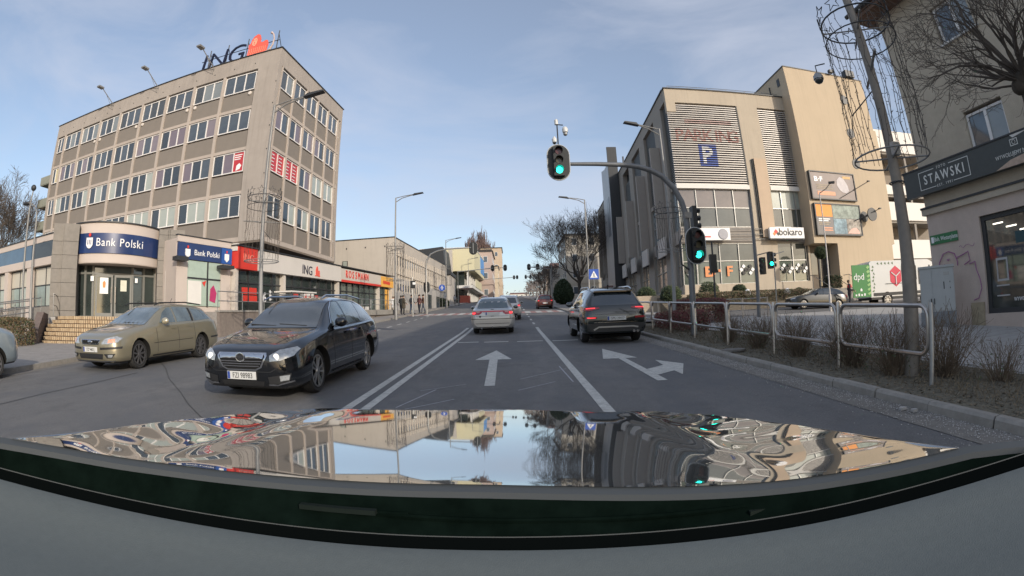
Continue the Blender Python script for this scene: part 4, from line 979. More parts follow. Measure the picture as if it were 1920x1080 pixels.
# shop window
so=MB(); so.box(2.3,9.2,.1,.2,.95,1.1); so.box(2.3,9.2,.1,.2,3.8,3.95); so.box(2.3,2.45,.1,.2,1.1,3.8); so.box(9.05,9.2,.1,.2,1.1,3.8); so.box(5.6,5.7,.1,.2,1.1,3.8)
so=so.build('shop_window',M_DARKM,cs)
G_ST=glass('photo shop glass',(.05,.055,.05),.04,.5,.8)
for a,b in ((2.45,5.6),(5.7,9.05)): MB().box(a,b,.16,.18,1.1,3.8).build('pane',G_ST,so)
lettering('STAWSKI',.26,mat('grey film',(.45,.45,.45),var=0),so,(4.6,.15,2.55),ext=.003,space=1.3)
lettering('WYWOŁUJEMY MAGIĘ',.16,M_LETW,so,(3.9,.15,1.28),ext=.003,font_w=.75)
M_TUBE=mat('shop ceiling light',(1,.93,.78),var=0,emit=1.6)
for q in range(3): MB().box(2.75+q*.5,3.15+q*.5,.145,.155,3.62-q*.16,3.66-q*.16).build('ceiling_light',M_TUBE,so)
MB().box(2.7,3.15,.14,.155,1.9,2.6).build('display_frame',mat('display grey',(.4,.4,.4)),so); MB().box(2.76,3.09,.13,.14,1.97,2.53).build('display_picture',G_ST,so)
for q in range(2): MB().box(2.65,3.15,.14,.155,1.75-q*.3,1.79-q*.3).build('display_shelf',mat('display grey',(.4,.4,.4)),so)
MB().box(3.55,5.2,.145,.155,2.95,3.3).build('display_band',mat('dark teal',(.03,.07,.08)),so)
# sign fascia
sf=thing('shop_fascia_sign','dark grey fascia sign reading FOTO STAWSKI EST 1991 in a thin white frame','shop sign',(14.3,12,0),R(-86))
M_FD=mat('anthracite sign',(.055,.062,.06),rough=.5,var=.1,scale=8)
MB().box(-.55,10,-.35,-.13,5.05,5.95).build('sign_body',M_FD,sf)
MB().box(-.6,10,-.38,-.12,5.95,6.0).build('sign_cap',M_DARKM,sf)
M_THIN=mat('thin white line',(.7,.7,.66),var=0)
yl=-.365
def line(x0,x1,z0,z1): MB().box(x0,x1,yl,-.351,z0,z1).build('frame_line',M_THIN,sf)
line(.25,2.45,5.78,5.795) if False else None
line(.2,.95,5.80,5.82); line(1.65,2.5,5.80,5.82); line(.2,.95,5.20,5.22); line(1.75,2.5,5.20,5.22); line(.2,.22,5.22,5.80); line(2.48,2.5,5.22,5.80)
lettering('STAWSKI',.44,M_THIN,sf,(1.35,yl+.005,5.37),ext=.005,space=1.35,font_w=.82,bold=.006)
lettering('FOTO',.13,M_THIN,sf,(1.3,yl+.005,5.765),ext=.004,space=1.4); lettering('EST. 1991',.13,M_THIN,sf,(1.35,yl+.005,5.165),ext=.004,space=1.4)
lettering('WYWOŁUJEMY MAGIĘ',.17,M_THIN,sf,(4.3,yl+.005,5.35),ext=.004,font_w=.85)
cmx=4.35; MB().box(cmx-.14,cmx+.14,yl,-.351,5.62,5.64).build('camera_icon',M_THIN,sf); MB().box(cmx-.14,cmx+.14,yl,-.351,5.80,5.82).build('camera_icon',M_THIN,sf); MB().box(cmx-.14,cmx-.12,yl,-.351,5.64,5.80).build('camera_icon',M_THIN,sf); MB().box(cmx+.12,cmx+.14,yl,-.351,5.64,5.80).build('camera_icon',M_THIN,sf)
mb=MB(); mb.tube([(cmx+.06*cos(R(a)),yl,5.72+.06*sin(R(a))) for a in range(0,361,30)],.01,4,caps=False); mb.build('camera_icon',M_THIN,sf)
MB().prism([(3.5,5.06),(4.1,5.25),(4.6,5.3),(4.9,5.45),(5.6,5.4),(5.6,5.06)],'y',-.362,-.352).build('print_shape',mat('warm print',(.48,.36,.28),var=.3,scale=5),sf)
MB().prism([(4.25,5.94),(4.35,5.85),(4.7,5.9),(4.95,5.94)],'y',-.362,-.352).build('print_shape',M_WHITE,sf)
MB().prism([(4.95,5.3),(4.85,5.55),(4.95,5.5),(4.97,5.75),(5.03,5.78),(5.06,5.55),(5.12,5.8),(5.18,5.78),(5.17,5.5),(5.3,5.62),(5.25,5.3)],'y',-.366,-.352).build('print_hand',mat('skin print',(.55,.38,.30),var=.1),sf)
# street name sign, graffiti, meter cover, junction cabinet, downpipe
sn=thing('street_name_sign','green street name sign on the corner house wall reading Boh. Westerplatte','street sign',(14.3,12,0),R(-86))
MB().box(.07,1.33,-.04,-.01,3.36,3.68).build('plate',mat('sign green',(.03,.16,.06),rough=.5,var=.1),sn); lettering('Boh. Westerplatte',.2,M_LETW,sn,(.8,-.045,3.46),ext=.002,font_w=.72); MB().box(.12,.24,-.045,-.041,3.42,3.62).build('crest',M_LETW,sn)
gr=thing('wall_graffiti','purple outline graffiti figure sprayed on the corner house above the grey cabinet','graffiti',(14.3,12,0),R(-86))
M_GRF=mat('purple spray',(.34,.15,.28),rough=.9,var=.3,scale=20)
def spray(pts,r=.02): MB().tube([(x,-.045,z+.45) for x,z in pts],r,4).build('spray_line',M_GRF,gr)
spray([(.35,2.0),(.4,2.3),(.6,2.55),(.85,2.6),(1.1,2.5),(1.2,2.25),(1.2,2.1)]); spray([(1.15,2.35),(1.45,2.42),(1.7,2.5),(1.75,2.2),(1.5,2.1)]); spray([(1.7,2.1),(1.95,2.15),(1.98,1.9),(2.1,1.6),(2.15,1.3),(2.0,1.0),(1.8,.95)]); spray([(.75,2.35),(.8,2.3),(.85,2.36)],.02); spray([(.6,2.2),(.7,2.12),(.85,2.14)])
spray([(1.3+.09*i+.04*cos(i),2.68+.05*sin(i*1.7)) for i in range(9)],.008)
mc=thing('meter_cover','rusty cream meter cover low on the corner house wall','meter cover',(14.3,12,0),R(-86)); MB().box(1.68,2.22,-.07,-.031,.55,1.32).build('door',mat('rust stained cream',(.33,.27,.18),rough=.7,var=.25,scale=7,dirt=.5),mc)
# ============================================================= vehicles
def paint_mat(name, col, metal=.55, rough=.3, coat=1.0, flake=.08):
    m = mat(name, col, rough=rough, metal=metal, var=flake, scale=60, coat=coat); return m
C_GLASS = mat('car glass', (.025,.032,.036), rough=.03, var=.35, scale=2.2, spec=.9, coat=1)
C_GLASSL = mat('car glass pale', (.09,.115,.12), rough=.04, var=.6, scale=2.6, spec=.9, coat=1)
C_RUB = mat('tyre rubber', (.022,.022,.022), rough=.85, var=.2, scale=12, bump=.1)
C_RIM = mat('alloy rim', (.42,.42,.42), rough=.3, metal=.85, var=.1)
C_RIMD = mat('dark wheel cover', (.085,.085,.09), rough=.5, metal=.4, var=.15, scale=9)
C_CHR = mat('chrome', (.62,.62,.63), rough=.12, metal=1, var=0)
C_TRIM = mat('black car plastic', (.02,.02,.021), rough=.55, var=.15, scale=20)
C_WELL = mat('wheel well', (.006,.006,.006), rough=.95, var=0)
C_LAMP = mat('headlamp glass', (.42,.44,.45), rough=.08, metal=.35, var=.45, scale=14, coat=1)
C_LAMPON = mat('headlamp on', (1,.95,.85), emit=.55, var=0)
C_RLAMP = mat('red lamp glass', (.36,.012,.018), rough=.1, var=.35, scale=14, coat=1)
C_RON = mat('lit red lamp', (1,.06,.07), emit=1.1, var=0)
C_AMB = mat('amber lamp glass', (.75,.34,.22), rough=.12, var=.3, scale=16, coat=1)
C_PLATE = mat('number plate white', (.62,.62,.60), rough=.45, var=.05)
C_EU = mat('plate blue', (.02,.06,.3), var=0)

def crom(pts, k):
    out = []; n = len(pts)
    for i in range(n-1):
        p0 = pts[max(i-1,0)]; p1 = pts[i]; p2 = pts[i+1]; p3 = pts[min(i+2,n-1)]
        for j in range(k):
            t = j/k; t2=t*t; t3=t2*t
            out.append(tuple(.5*((2*b)+(-a+c)*t+(2*a-5*b+4*c-d)*t2+(-a+3*b-3*c+d)*t3) for a,b,c,d in zip(p0,p1,p2,p3)))
    out.append(pts[-1]); return out
def body_mesh(tab, L):
    st = []
    for a,b in zip(tab, tab[1:]):
        k = max(1, int((b[0]-a[0])/.09)); 
        i = tab.index(a)
        p0 = tab[max(i-1,0)]; p3 = tab[min(i+2,len(tab)-1)]
        for j in range(k):
            t=j/k; row=[a[0]+(b[0]-a[0])*t]
            for q in range(1,7):
                # monotone cubic
                h=b[0]-a[0]; d1=(b[q]-a[q])/h
                dp=(a[q]-p0[q])/(a[0]-p0[0]) if a[0]>p0[0] else d1
                dn=(p3[q]-b[q])/(p3[0]-b[0]) if p3[0]>b[0] else d1
                m1=0 if dp*d1<=0 else 2*dp*d1/(dp+d1); m2=0 if dn*d1<=0 else 2*dn*d1/(dn+d1)
                t2=t*t;t3=t2*t
                row.append((2*t3-3*t2+1)*a[q]+(t3-2*t2+t)*h*m1+(-2*t3+3*t2)*b[q]+(t3-t2)*h*m2)
            st.append(row)
    st.append(list(tab[-1]))
    vs=[]; fs=[]; ring=None
    for t,zb,w,zs,ws,zt,wt in st:
        g_=zt-zs
        P=[(0,zb),(.55*w,zb),(.86*w,zb+.01),(.965*w,zb+.09),(w,zb+.30*(zs-zb)),(w*.998,zb+.62*(zs-zb)),(ws+.006,zs-.05),(ws-.012,zs),(ws-.035,zs+min(.02,g_*.3)),
           (ws+(wt-ws)*.35,zs+g_*.38),(ws+(wt-ws)*.72,zs+g_*.74),(wt+.02,zt-max(.02,g_*.12)),(wt-.035,zt-min(.03,g_*.05)-.008),(wt*.6,zt-.003),(0,zt)]
        half=crom(P,2); full=half+[(-x,z) for x,z in half[1:-1]][::-1]
        ring=len(full)
        vs+=[(x,L/2-t,z) for x,z in full]
    k=len(st)
    for i in range(k-1):
        for j in range(ring):
            a=i*ring+j;b=i*ring+(j+1)%ring; fs.append((a,b,b+ring,a+ring))
    fs.append(tuple(range(ring))[::-1]); fs.append(tuple(range((k-1)*ring,k*ring)))
    return vs, fs
def wheel_meshes(r, w, style, n=28):
    ty=MB(); ty.lathe([(r*.68,-w/2+.02),(r*.9,-w/2),(r*.985,-w/2+.03),(r,-w/4),(r,w/4),(r*.985,w/2-.03),(r*.9,w/2),(r*.68,w/2-.02)],n,axis='x')
    tm=ty.mesh('tyre',C_RUB,True)
    rm=MB(); m=C_RIM if style!='cover' else C_RIMD
    rm.lathe([(r*.70,w/2-.03),(r*.72,w/2-.005),(r*.66,w/2-.012),(r*.62,w/2-.05),(.0,w/2-.06)],n,axis='x',m=m if style=='cover' else C_TRIM)
    rm.lathe([(r*.71,w/2-.02),(r*.735,w/2),(r*.66,w/2+.002),(r*.65,w/2-.04)],n,axis='x',m=m)
    k={'alloy10':5,'cover':9,'alloy5':5,'steel':8}[style]
    for i in range(k):
        for s in ((-.13,.13) if style=='alloy10' else (0,)):
            a=2*pi*i/k
            M=Matrix.Rotation(a,4,'X')
            wd=r*(.05 if style=='alloy10' else (.10 if style!='cover' else .07))
            a1=s*r*1.2
            rm.add([(w/2-.03,-wd+s*.25*r,r*.12),(w/2-.03,wd+s*.25*r,r*.12),(w/2-.018,wd+a1,r*.68),(w/2-.018,-wd+a1,r*.68),
                    (w/2-.002,-wd*.7+s*.25*r,r*.12),(w/2-.002,wd*.7+s*.25*r,r*.12),(w/2+.0,wd*.7+a1,r*.68),(w/2+.0,-wd*.7+a1,r*.68)],
                   [(4,5,6,7),(0,1,5,4),(1,2,6,5),(2,3,7,6),(3,0,4,7)],m,M)
    rm.lathe([(.0,w/2+.012),(r*.16,w/2+.008),(r*.19,w/2-.02)],12,axis='x',m=m)
    return tm, rm.mesh('rim',None,True)
class Car:
    def __init__(s, name, label, cat, L, tab, axles, r, track, paint, style, lower=None, seg=None):
        s.t=thing(name,label,cat); s.L=L; s.paint=paint; s.r=r
        vs,fs=body_mesh(tab,L)
        me=bpy.data.meshes.new('body'); me.from_pydata(vs,[],fs); me.update()
        s.bvh=BVHTree.FromPolygons([Vector(v) for v in vs],fs)
        b=bpy.data.objects.new('body',me); COL.objects.link(b); s.body=b
        for a in axles:                                   # wheel arches are cut out of the shell
            for sx in (-1,1):
                c=MB().lathe([(r*1.13,-.16),(r*1.13,.3)],30,c=(sx*(track/2+.02) ,L/2-a,r*1.02),axis='x').build('cut')
                # keep the cut to the outer quarter of the car
                md=b.modifiers.new('arch','BOOLEAN'); md.operation='DIFFERENCE'; md.object=c; md.solver='EXACT'
                dg=bpy.context.evaluated_depsgraph_get(); m2=bpy.data.meshes.new_from_object(b.evaluated_get(dg))
                b.modifiers.clear(); b.data=m2; bpy.data.objects.remove(c)
        me=b.data; me.name='body'; me.materials.clear(); me.materials.append(paint); me.materials.append(C_WELL); me.materials.append(lower or C_TRIM)
        zlow=min(v[2] for v in vs)
        for p in me.polygons:
            c=p.center; inw=False
            for a in axles:
                d=math.hypot(c.y-(L/2-a),c.z-r*1.02)
                if d<r*1.135 and abs(c.x)>.3: inw=True
            p.material_index=1 if inw else (2 if c.z<zlow+.05 else 0)
            p.use_smooth=not inw
        me.set_sharp_from_angle(angle=R(38))
        b.parent=s.t
        tm,rm=wheel_meshes(r,.21,style)
        for i,a in enumerate(axles):
            for sx in (-1,1):
                w=inst('wheel',tm,s.t,(sx*(track/2-.06),L/2-a,r)); w.rotation_euler=(random.uniform(0,1),0,0 if sx>0 else pi)
                inst('rim',rm,w)
        s.shadow=MB().box(-track/2+.25,track/2-.25,-L/2+.5,L/2-.5,.16,.24).build('underbody',C_WELL,s.t)
    def patch(s, name, poly, mode, m, eps=.006, parent=None, both=False, fine=.1):
        if both:
            s.patch(name,poly,mode,m,eps,parent,False,fine)
            if mode in 'LR': return s.patch(name,poly,'L' if mode=='R' else 'R',m,eps,parent,False,fine)
            return s.patch(name,[(-a,b) for a,b in poly],mode,m,eps,parent,False,fine)
        bm=bmesh.new(); vv=[bm.verts.new((a,b,0)) for a,b in poly]; f=bm.faces.new(vv)
        bmesh.ops.triangulate(bm,faces=[f])
        for _ in range(5):
            es=[e for e in bm.edges if e.calc_length()>fine]
            if not es: break
            bmesh.ops.subdivide_edges(bm,edges=es,cuts=1)
            bmesh.ops.triangulate(bm,faces=[q for q in bm.faces if len(q.verts)>3])
        L=s.L
        for v in bm.verts:
            a,b=v.co.x,v.co.y
            if mode=='F': o,d=Vector((a,9,b)),Vector((0,-1,0))
            elif mode=='B': o,d=Vector((a,-9,b)),Vector((0,1,0))
            elif mode=='R': o,d=Vector((9,L/2-a,b)),Vector((-1,0,0))
            elif mode=='L': o,d=Vector((-9,L/2-a,b)),Vector((1,0,0))
            else: o,d=Vector((a,L/2-b,9)),Vector((0,0,-1))
            h=s.bvh.ray_cast(o,d)
            if h[0] is None:
                q=s.bvh.find_nearest(o+d*(9-(L/2-.05) if mode in 'FB' else 8.2)); h=(q[0],q[1])
            nrm=h[1] if h[1].dot(d)<0 else -h[1]
            v.co=h[0]+nrm*eps
        want={'F':Vector((0,1,0)),'B':Vector((0,-1,0)),'R':Vector((1,0,0)),'L':Vector((-1,0,0)),'T':Vector((0,0,1))}[mode]
        bm.normal_update()
        if sum((q.normal.dot(want) for q in bm.faces))<0: bmesh.ops.reverse_faces(bm,faces=bm.faces[:])
        me=bpy.data.meshes.new(name); bm.to_mesh(me); bm.free(); me.materials.append(m)
        me.polygons.foreach_set('use_smooth',[True]*len(me.polygons))
        return inst(name,me,parent or s.t)
    def strip(s, name, pts, w, mode, m, eps=.006, **k):
        o=None
        P=[Vector(p) for p in pts]; up=[];dn=[]
        for i,p in enumerate(P):
            d=(P[min(i+1,len(P)-1)]-P[max(i-1,0)]).normalized(); nn=Vector((-d.y,d.x))*w/2
            up.append(tuple(p+nn)); dn.append(tuple(p-nn))
        for i in range(len(P)-1):
            q=[up[i],up[i+1],dn[i+1],dn[i]]
            o=s.patch(name,q,mode,m,eps,**k)
        return o
    def plate(s, txt, x, z, front, w=.52, y=None, size=.1, tilt=0):
        yy=(s.L/2+.012 if front else -s.L/2-.012) if y is None else y
        sg=1 if front else -1
        p=MB().box(-w/2,w/2,-.008,.008,-.057,.057).build('number_plate',C_PLATE,s.t,(x,yy,z)); p.rotation_euler=(tilt,0,pi if front else 0)
        MB().box(-w/2+.005,-w/2+.05,-.0095,-.008,-.052,.052).build('plate_band',C_EU,p)
        if txt: lettering(txt,size,M_BLACK,p,(.02,-.0095,-.036),ext=.0012,font_w=.82)
        return p
    def mirror(s, t, z, x, m):
        for sx in (-1,1):
            o=MB().sphere((0,0,0),.5,n=12,sq=(.24,.16,.17)).build('door_mirror',m,s.t,(sx*(x+.1),s.L/2-t,z),smooth=True); 
            MB().tube([(-sx*.1,0,-.02),(0,0,0)],.025,6).build('mirror_arm',C_TRIM,o)
            MB().sphere((0,-.035,0),.5,n=12,sq=(.20,.10,.135)).build('mirror_glass',C_GLASS,o,smooth=True)
def side_glass(c, polys, m, sidetrim=None):
    for p in polys: c.patch('side_window',p,'R',m,.004,both=True)
def seams(c, ts, zb, zt, m=None):
    for t in ts: c.strip('door_seam',[(t,zb),(t+.01,(zb+zt)/2),(t,zt)],.012,'R',C_TRIM,.003,both=True)
def handles(c, pts, m):
    for t,z in pts:
        for md in 'LR': c.patch('door_handle',[(t-.1,z-.014),(t+.1,z-.014),(t+.1,z+.014),(t-.1,z+.014)],md,m,.03)

EST=lambda h,w,ws,wt: None
# ---------------------------------------------------------------- black estate coming towards the camera
def tab_estate(L,W,H,hood=.97):
    w=W/2
    return [(0,.30,w*.52,.58,w*.50,.66,w*.36),(.035,.23,w*.70,.62,w*.66,.70,w*.50),(.12,.19,w*.86,.66,w*.82,.755,w*.62),(.3,.18,w*.955,.71,w*.91,.82,w*.70),
     (.6,.18,w*.99,.79,w*.945,.885,w*.74),(1.0,.18,w,.86,w*.955,.94,w*.78),(1.34,.18,w,.915,w*.955,.985,w*.80),(1.5,.18,w,.93,w*.955,1.06,w*.76),(2.05,.18,w,.95,w*.955,H-.13,w*.645),
     (2.35,.18,w,.955,w*.955,H-.035,w*.625),(2.9,.18,w,.965,w*.955,H,w*.625),(3.6,.18,w,.985,w*.95,H-.025,w*.61),(L-.6,.2,w*.985,1.0,w*.925,H-.115,w*.57),(L-.36,.22,w*.96,.99,w*.89,H-.25,w*.55),(L-.14,.25,w*.90,.93,w*.83,1.08,w*.55),(L-.04,.3,w*.80,.84,w*.74,.93,w*.5),(L,.36,w*.66,.74,w*.62,.82,w*.42)]
P_OPEL=paint_mat('black car paint',(.005,.006,.008),metal=0,rough=.12)
c=Car('estate_car','glossy black estate car with chrome grille bars driving towards the camera','car',4.9,tab_estate(4.9,1.86,1.50),(1.0,3.74),.345,1.62,P_OPEL,'alloy10')
opel=c
c.patch('windscreen',[(-.70,.99),(.70,.99),(.58,1.375),(.3,1.40),(-.3,1.40),(-.58,1.375)],'F',C_GLASS,.005)
c.patch('rear_window',[(-.55,1.05),(.55,1.05),(.48,1.32),(-.48,1.32)],'B',C_GLASS,.005)
side_glass(c,[[(1.78,1.0),(2.55,1.005),(2.55,1.41),(2.35,1.40),(2.1,1.28)],[(2.62,1.005),(3.42,1.02),(3.42,1.40),(2.62,1.42)],[(3.48,1.02),(4.25,1.06),(4.12,1.20),(3.85,1.33),(3.48,1.38)]],C_GLASSL)
c.strip('window_chrome',[(1.72,.985),(2.6,.995),(3.5,1.01),(4.3,1.05)],.018,'R',C_CHR,.008,both=True)
c.strip('window_chrome',[(1.72,.985),(2.08,1.29),(2.35,1.42),(2.9,1.44),(3.5,1.42),(3.95,1.33),(4.3,1.05)],.018,'R',C_CHR,.008,both=True)
seams(c,(1.62,2.58,3.45),.30,.98); c.strip('crease',[(1.6,.80),(2.6,.80),(4.3,.86)],.012,'R',P_OPEL,.014,both=True); c.strip('sill_line',[(1.5,.28),(3.2,.28)],.03,'R',C_TRIM,.01,both=True)
handles(c,((2.38,.87),(3.28,.89)),P_OPEL); c.mirror(1.92,1.06,.86,P_OPEL)
# grille: chrome surround, dark mesh, bars, badge
c.patch('grille_surround',[(-.43,.70),(.43,.70),(.45,.66),(.36,.50),(.26,.455),(-.26,.455),(-.36,.50),(-.45,.66)],'F',C_CHR,.010,fine=.06)
gr_=c.patch('grille_mesh',[(-.40,.675),(.40,.675),(.415,.65),(.33,.51),(.25,.475),(-.25,.475),(-.33,.51),(-.415,.65)],'F',C_WELL,.014,fine=.06)
c.patch('grille_bar',[(-.40,.68),(.40,.68),(.39,.628),(-.39,.628)],'F',C_CHR,.022,fine=.06)
for z,w_ in ((.59,.375),(.555,.35),(.52,.32)): c.strip('grille_bar',[(-w_,z),(0,z-.004),(w_,z)],.013,'F',C_CHR,.022,fine=.06)
yb=opel.bvh.ray_cast(Vector((0,9,.64)),Vector((0,-1,0)))[0].y
MB().tube([(.075*cos(R(a)),yb+.03,.645+.06*sin(R(a))) for a in range(0,361,20)],.011,6,caps=False).build('badge_ring',C_CHR,c.t,smooth=True)
MB().lathe([(.001,.0),(.062,.0),(.06,.018),(.001,.018)],18,c=(0,yb+.016,.645),axis='y').build('badge_disc',C_TRIM,c.t)
MB().prism([(-.085,.625),(-.01,.652),(.0,.64),(.085,.665),(.01,.638),(.0,.65)],'y',yb+.03,yb+.045).build('badge_bolt',C_CHR,c.t)
for sx in (1,-1):
    hl=c.patch('headlight',[(sx*.50,.585),(sx*.66,.60),(sx*.81,.655),(sx*.845,.735),(sx*.80,.765),(sx*.62,.735),(sx*.49,.665)],'F',C_LAMP,.012,fine=.06)
    y_=opel.bvh.ray_cast(Vector((sx*.6,9,.645)),Vector((0,-1,0)))[0].y
    MB().lathe([(.001,0),(.045,0),(.05,.018),(.001,.03)],14,c=(sx*.6,y_,.65),axis='y').build('lens',C_LAMPON,hl)
    c.patch('fog_recess',[(sx*.46,.37),(sx*.80,.42),(sx*.76,.30),(sx*.47,.255)],'F',C_TRIM,.008,fine=.08)
    c.strip('fog_chrome',[(sx*.46,.262),(sx*.60,.262),(sx*.82,.315)],.02,'F',C_CHR,.016,fine=.08)
    c.patch('fog_light',[(sx*.64,.385),(sx*.78,.40),(sx*.76,.33),(sx*.64,.315)],'F',C_LAMP,.014,fine=.08)
    c.strip('hood_seam',[(sx*.47,.30),(sx*.60,.8),(sx*.70,1.36)],.012,'T',C_TRIM,.003)
c.patch('lower_intake',[(-.40,.31),(.40,.31),(.36,.235),(-.36,.235)],'F',C_TRIM,.006)
c.strip('bumper_seam',[(-.8,.59),(-.5,.44),(.5,.44),(.8,.59)],.01,'F',C_TRIM,.003,fine=.1)
c.plate('FZI 98983',.0,.385,True,y=2.45+.02,size=.108)
for sx in (-1,1): MB().tube([(sx*.60,.55,1.46),(sx*.585,.3,1.52),(sx*.585,-.9,1.53),(sx*.57,-1.75,1.46)],.018,6).build('roof_rail',C_CHR,c.t)
for sx,dx in ((-.5,0),(.1,.1)): MB().tube([(sx,1.03,1.02),(sx+.55,.98,1.05)],.012,5).build('wiper',C_TRIM,c.t)

opel.t.location=(-4.28,6.42+2.0,0); 
def place(t,x,y,rz=0,front=1):
    t.location=(x,y,gz(y)); t.rotation_euler=(R(0)+ (math.atan(.0524) if abs(rz)<90 else -math.atan(.0524)),0,R(rz)); return t
place(opel.t,-4.12,9.15,180); opel.t.scale=(1.04,1.04,1.07)
# ---------------------------------------------------------------- gold estate parked in the bay
P_FORD=paint_mat('khaki gold car paint',(.27,.245,.175),metal=.45,rough=.33)
c=Car('estate_car','khaki gold estate car with dark wheels parked in front of the bank stairs','car',4.8,tab_estate(4.8,1.82,1.46),(.93,3.68),.325,1.58,P_FORD,'cover'); ford=c
c.patch('windscreen',[(-.69,.97),(.69,.97),(.57,1.335),(.3,1.36),(-.3,1.36),(-.57,1.335)],'F',C_GLASSL,.005)
side_glass(c,[[(1.8,.99),(2.5,.995),(2.5,1.36),(2.35,1.35),(2.1,1.24)],[(2.57,.995),(3.25,1.0),(3.25,1.35),(2.57,1.37)],[(3.4,1.0),(4.25,1.03),(4.1,1.26),(3.4,1.33)]],C_GLASSL)
c.patch('side_window',[(3.27,1.0),(3.37,1.0),(3.37,1.34),(3.27,1.345)],'R',C_TRIM,.004,both=True)
seams(c,(1.6,2.54,3.32),.28,.96); handles(c,((2.35,.86),(3.12,.88)),P_FORD); c.mirror(1.92,1.04,.84,paint_mat('pale mirror',(.5,.45,.33)))
c.strip('side_moulding',[(1.45,.55),(3.2,.56)],.012,'R',C_TRIM,.004,both=True); c.strip('sill_line',[(1.4,.27),(3.2,.27)],.03,'R',C_TRIM,.01,both=True)
c.patch('bumper_strip',[(4.15,.52),(4.7,.53),(4.7,.57),(4.15,.56)],'R',C_TRIM,.008,both=True)
c.patch('grille_surround',[(-.36,.69),(.36,.69),(.30,.585),(-.30,.585)],'F',C_CHR,.010,fine=.06); c.patch('grille_mesh',[(-.335,.675),(.335,.675),(.285,.598),(-.285,.598)],'F',C_WELL,.014,fine=.06)
for i in range(7): c.strip('grille_wire',[(-.30+.09*i,.60),(-.26+.09*i,.67)],.006,'F',C_CHR,.018)
yb=c.bvh.ray_cast(Vector((0,9,.64)),Vector((0,-1,0)))[0].y
MB().sphere((0,0,0),.09,n=14,sq=(1,.2,.42)).build('badge',C_CHR,c.t,(0,yb+.02,.64),smooth=True)
for sx in (1,-1):
    hl=c.patch('headlight',[(sx*.40,.60),(sx*.60,.60),(sx*.80,.635),(sx*.83,.72),(sx*.72,.755),(sx*.50,.71)],'F',C_LAMP,.012,fine=.06)
    c.patch('turn_lamp',[(sx*.60,.62),(sx*.76,.64),(sx*.74,.70),(sx*.60,.69)],'F',C_AMB,.018,fine=.06,parent=hl)
    c.patch('bumper_strip',[(sx*.36,.525),(sx*.86,.545),(sx*.86,.50),(sx*.36,.48)],'F',C_TRIM,.012,fine=.08)
    c.patch('fog_recess',[(sx*.48,.39),(sx*.78,.40),(sx*.70,.31),(sx*.56,.30)],'F',C_TRIM,.010,fine=.08); c.patch('fog_light',[(sx*.60,.375),(sx*.72,.38),(sx*.70,.325),(sx*.60,.32)],'F',C_LAMP,.014,fine=.08)
    c.strip('hood_seam',[(sx*.44,.3),(sx*.58,.8),(sx*.68,1.34)],.012,'T',C_TRIM,.003)
c.patch('lower_intake',[(-.46,.39),(.46,.39),(.42,.28),(-.42,.28)],'F',C_TRIM,.008)
c.strip('bumper_chrome',[(-.75,.25),(-.4,.235),(.4,.235),(.75,.25)],.018,'F',C_CHR,.014)
c.plate('FZ 9401J',0,.48,True,y=2.42,size=.1)
for sx in (-1,1): MB().tube([(sx*.58,.5,1.42),(sx*.57,.3,1.475),(sx*.57,-.9,1.485),(sx*.55,-1.7,1.42)],.018,6).build('roof_rail',C_TRIM,c.t)
MB().tube([(-.55,1.02,1.0),(.1,1.0,1.02)],.012,5).build('wiper',C_TRIM,c.t); MB().tube([(0,-.9,1.47),(0,-1.0,1.6)],.008,5).build('aerial',C_TRIM,c.t)
place(ford.t,-9.9,10.75,180+1.0); ford.t.scale=(1.05,1.03,1.08)
# ---------------------------------------------------------------- silver saloon straight ahead, seen from behind
def tab_sedan(L,W,H):
    w=W/2
    return [(0,.32,w*.55,.56,w*.5,.62,w*.36),(.04,.24,w*.74,.60,w*.68,.66,w*.5),(.15,.2,w*.9,.66,w*.84,.72,w*.62),(.5,.19,w*.98,.75,w*.93,.82,w*.7),(1.0,.19,w,.84,w*.95,.9,w*.75),(1.25,.19,w,.88,w*.95,.94,w*.78),(1.45,.19,w,.90,w*.95,1.02,w*.74),
     (2.1,.19,w,.92,w*.95,H-.09,w*.62),(2.5,.19,w,.925,w*.95,H,w*.60),(3.1,.19,w,.935,w*.945,H-.03,w*.59),(3.6,.19,w,.94,w*.94,1.24,w*.60),(L-.62,.2,w*.99,.95,w*.92,1.02,w*.66),(L-.2,.22,w*.95,.93,w*.87,.985,w*.66),(L-.07,.24,w*.88,.86,w*.82,.93,w*.62),(L,.30,w*.80,.66,w*.77,.70,w*.6)]
P_SILV=paint_mat('silver car paint',(.46,.45,.43),metal=.5,rough=.35)
c=Car('saloon_car','silver saloon ahead seen from behind, red band between its tail lamps','car',4.44,tab_sedan(4.44,1.74,1.44),(.87,3.38),.31,1.52,P_SILV,'cover'); seat=c
c.patch('rear_window',[(-.62,1.0),(.62,1.0),(.60,1.05),(.50,1.35),(-.50,1.35),(-.60,1.05)],'B',glass('tinted blue glass',(.07,.10,.115),.06,.2,1),.005)
side_glass(c,[[(1.75,.95),(2.4,.95),(2.4,1.33),(2.15,1.27)],[(2.46,.95),(3.3,.96),(3.15,1.28),(2.46,1.33)]],C_GLASS); c.mirror(1.75,1.0,.82,P_SILV)
c.patch('lamp_band',[(-.46,.905),(.46,.905),(.42,.865),(.32,.85),(-.32,.85),(-.42,.865)],'B',mat('red lamp band',(.50,.02,.03),rough=.2,var=.15,coat=1),.010,fine=.07)
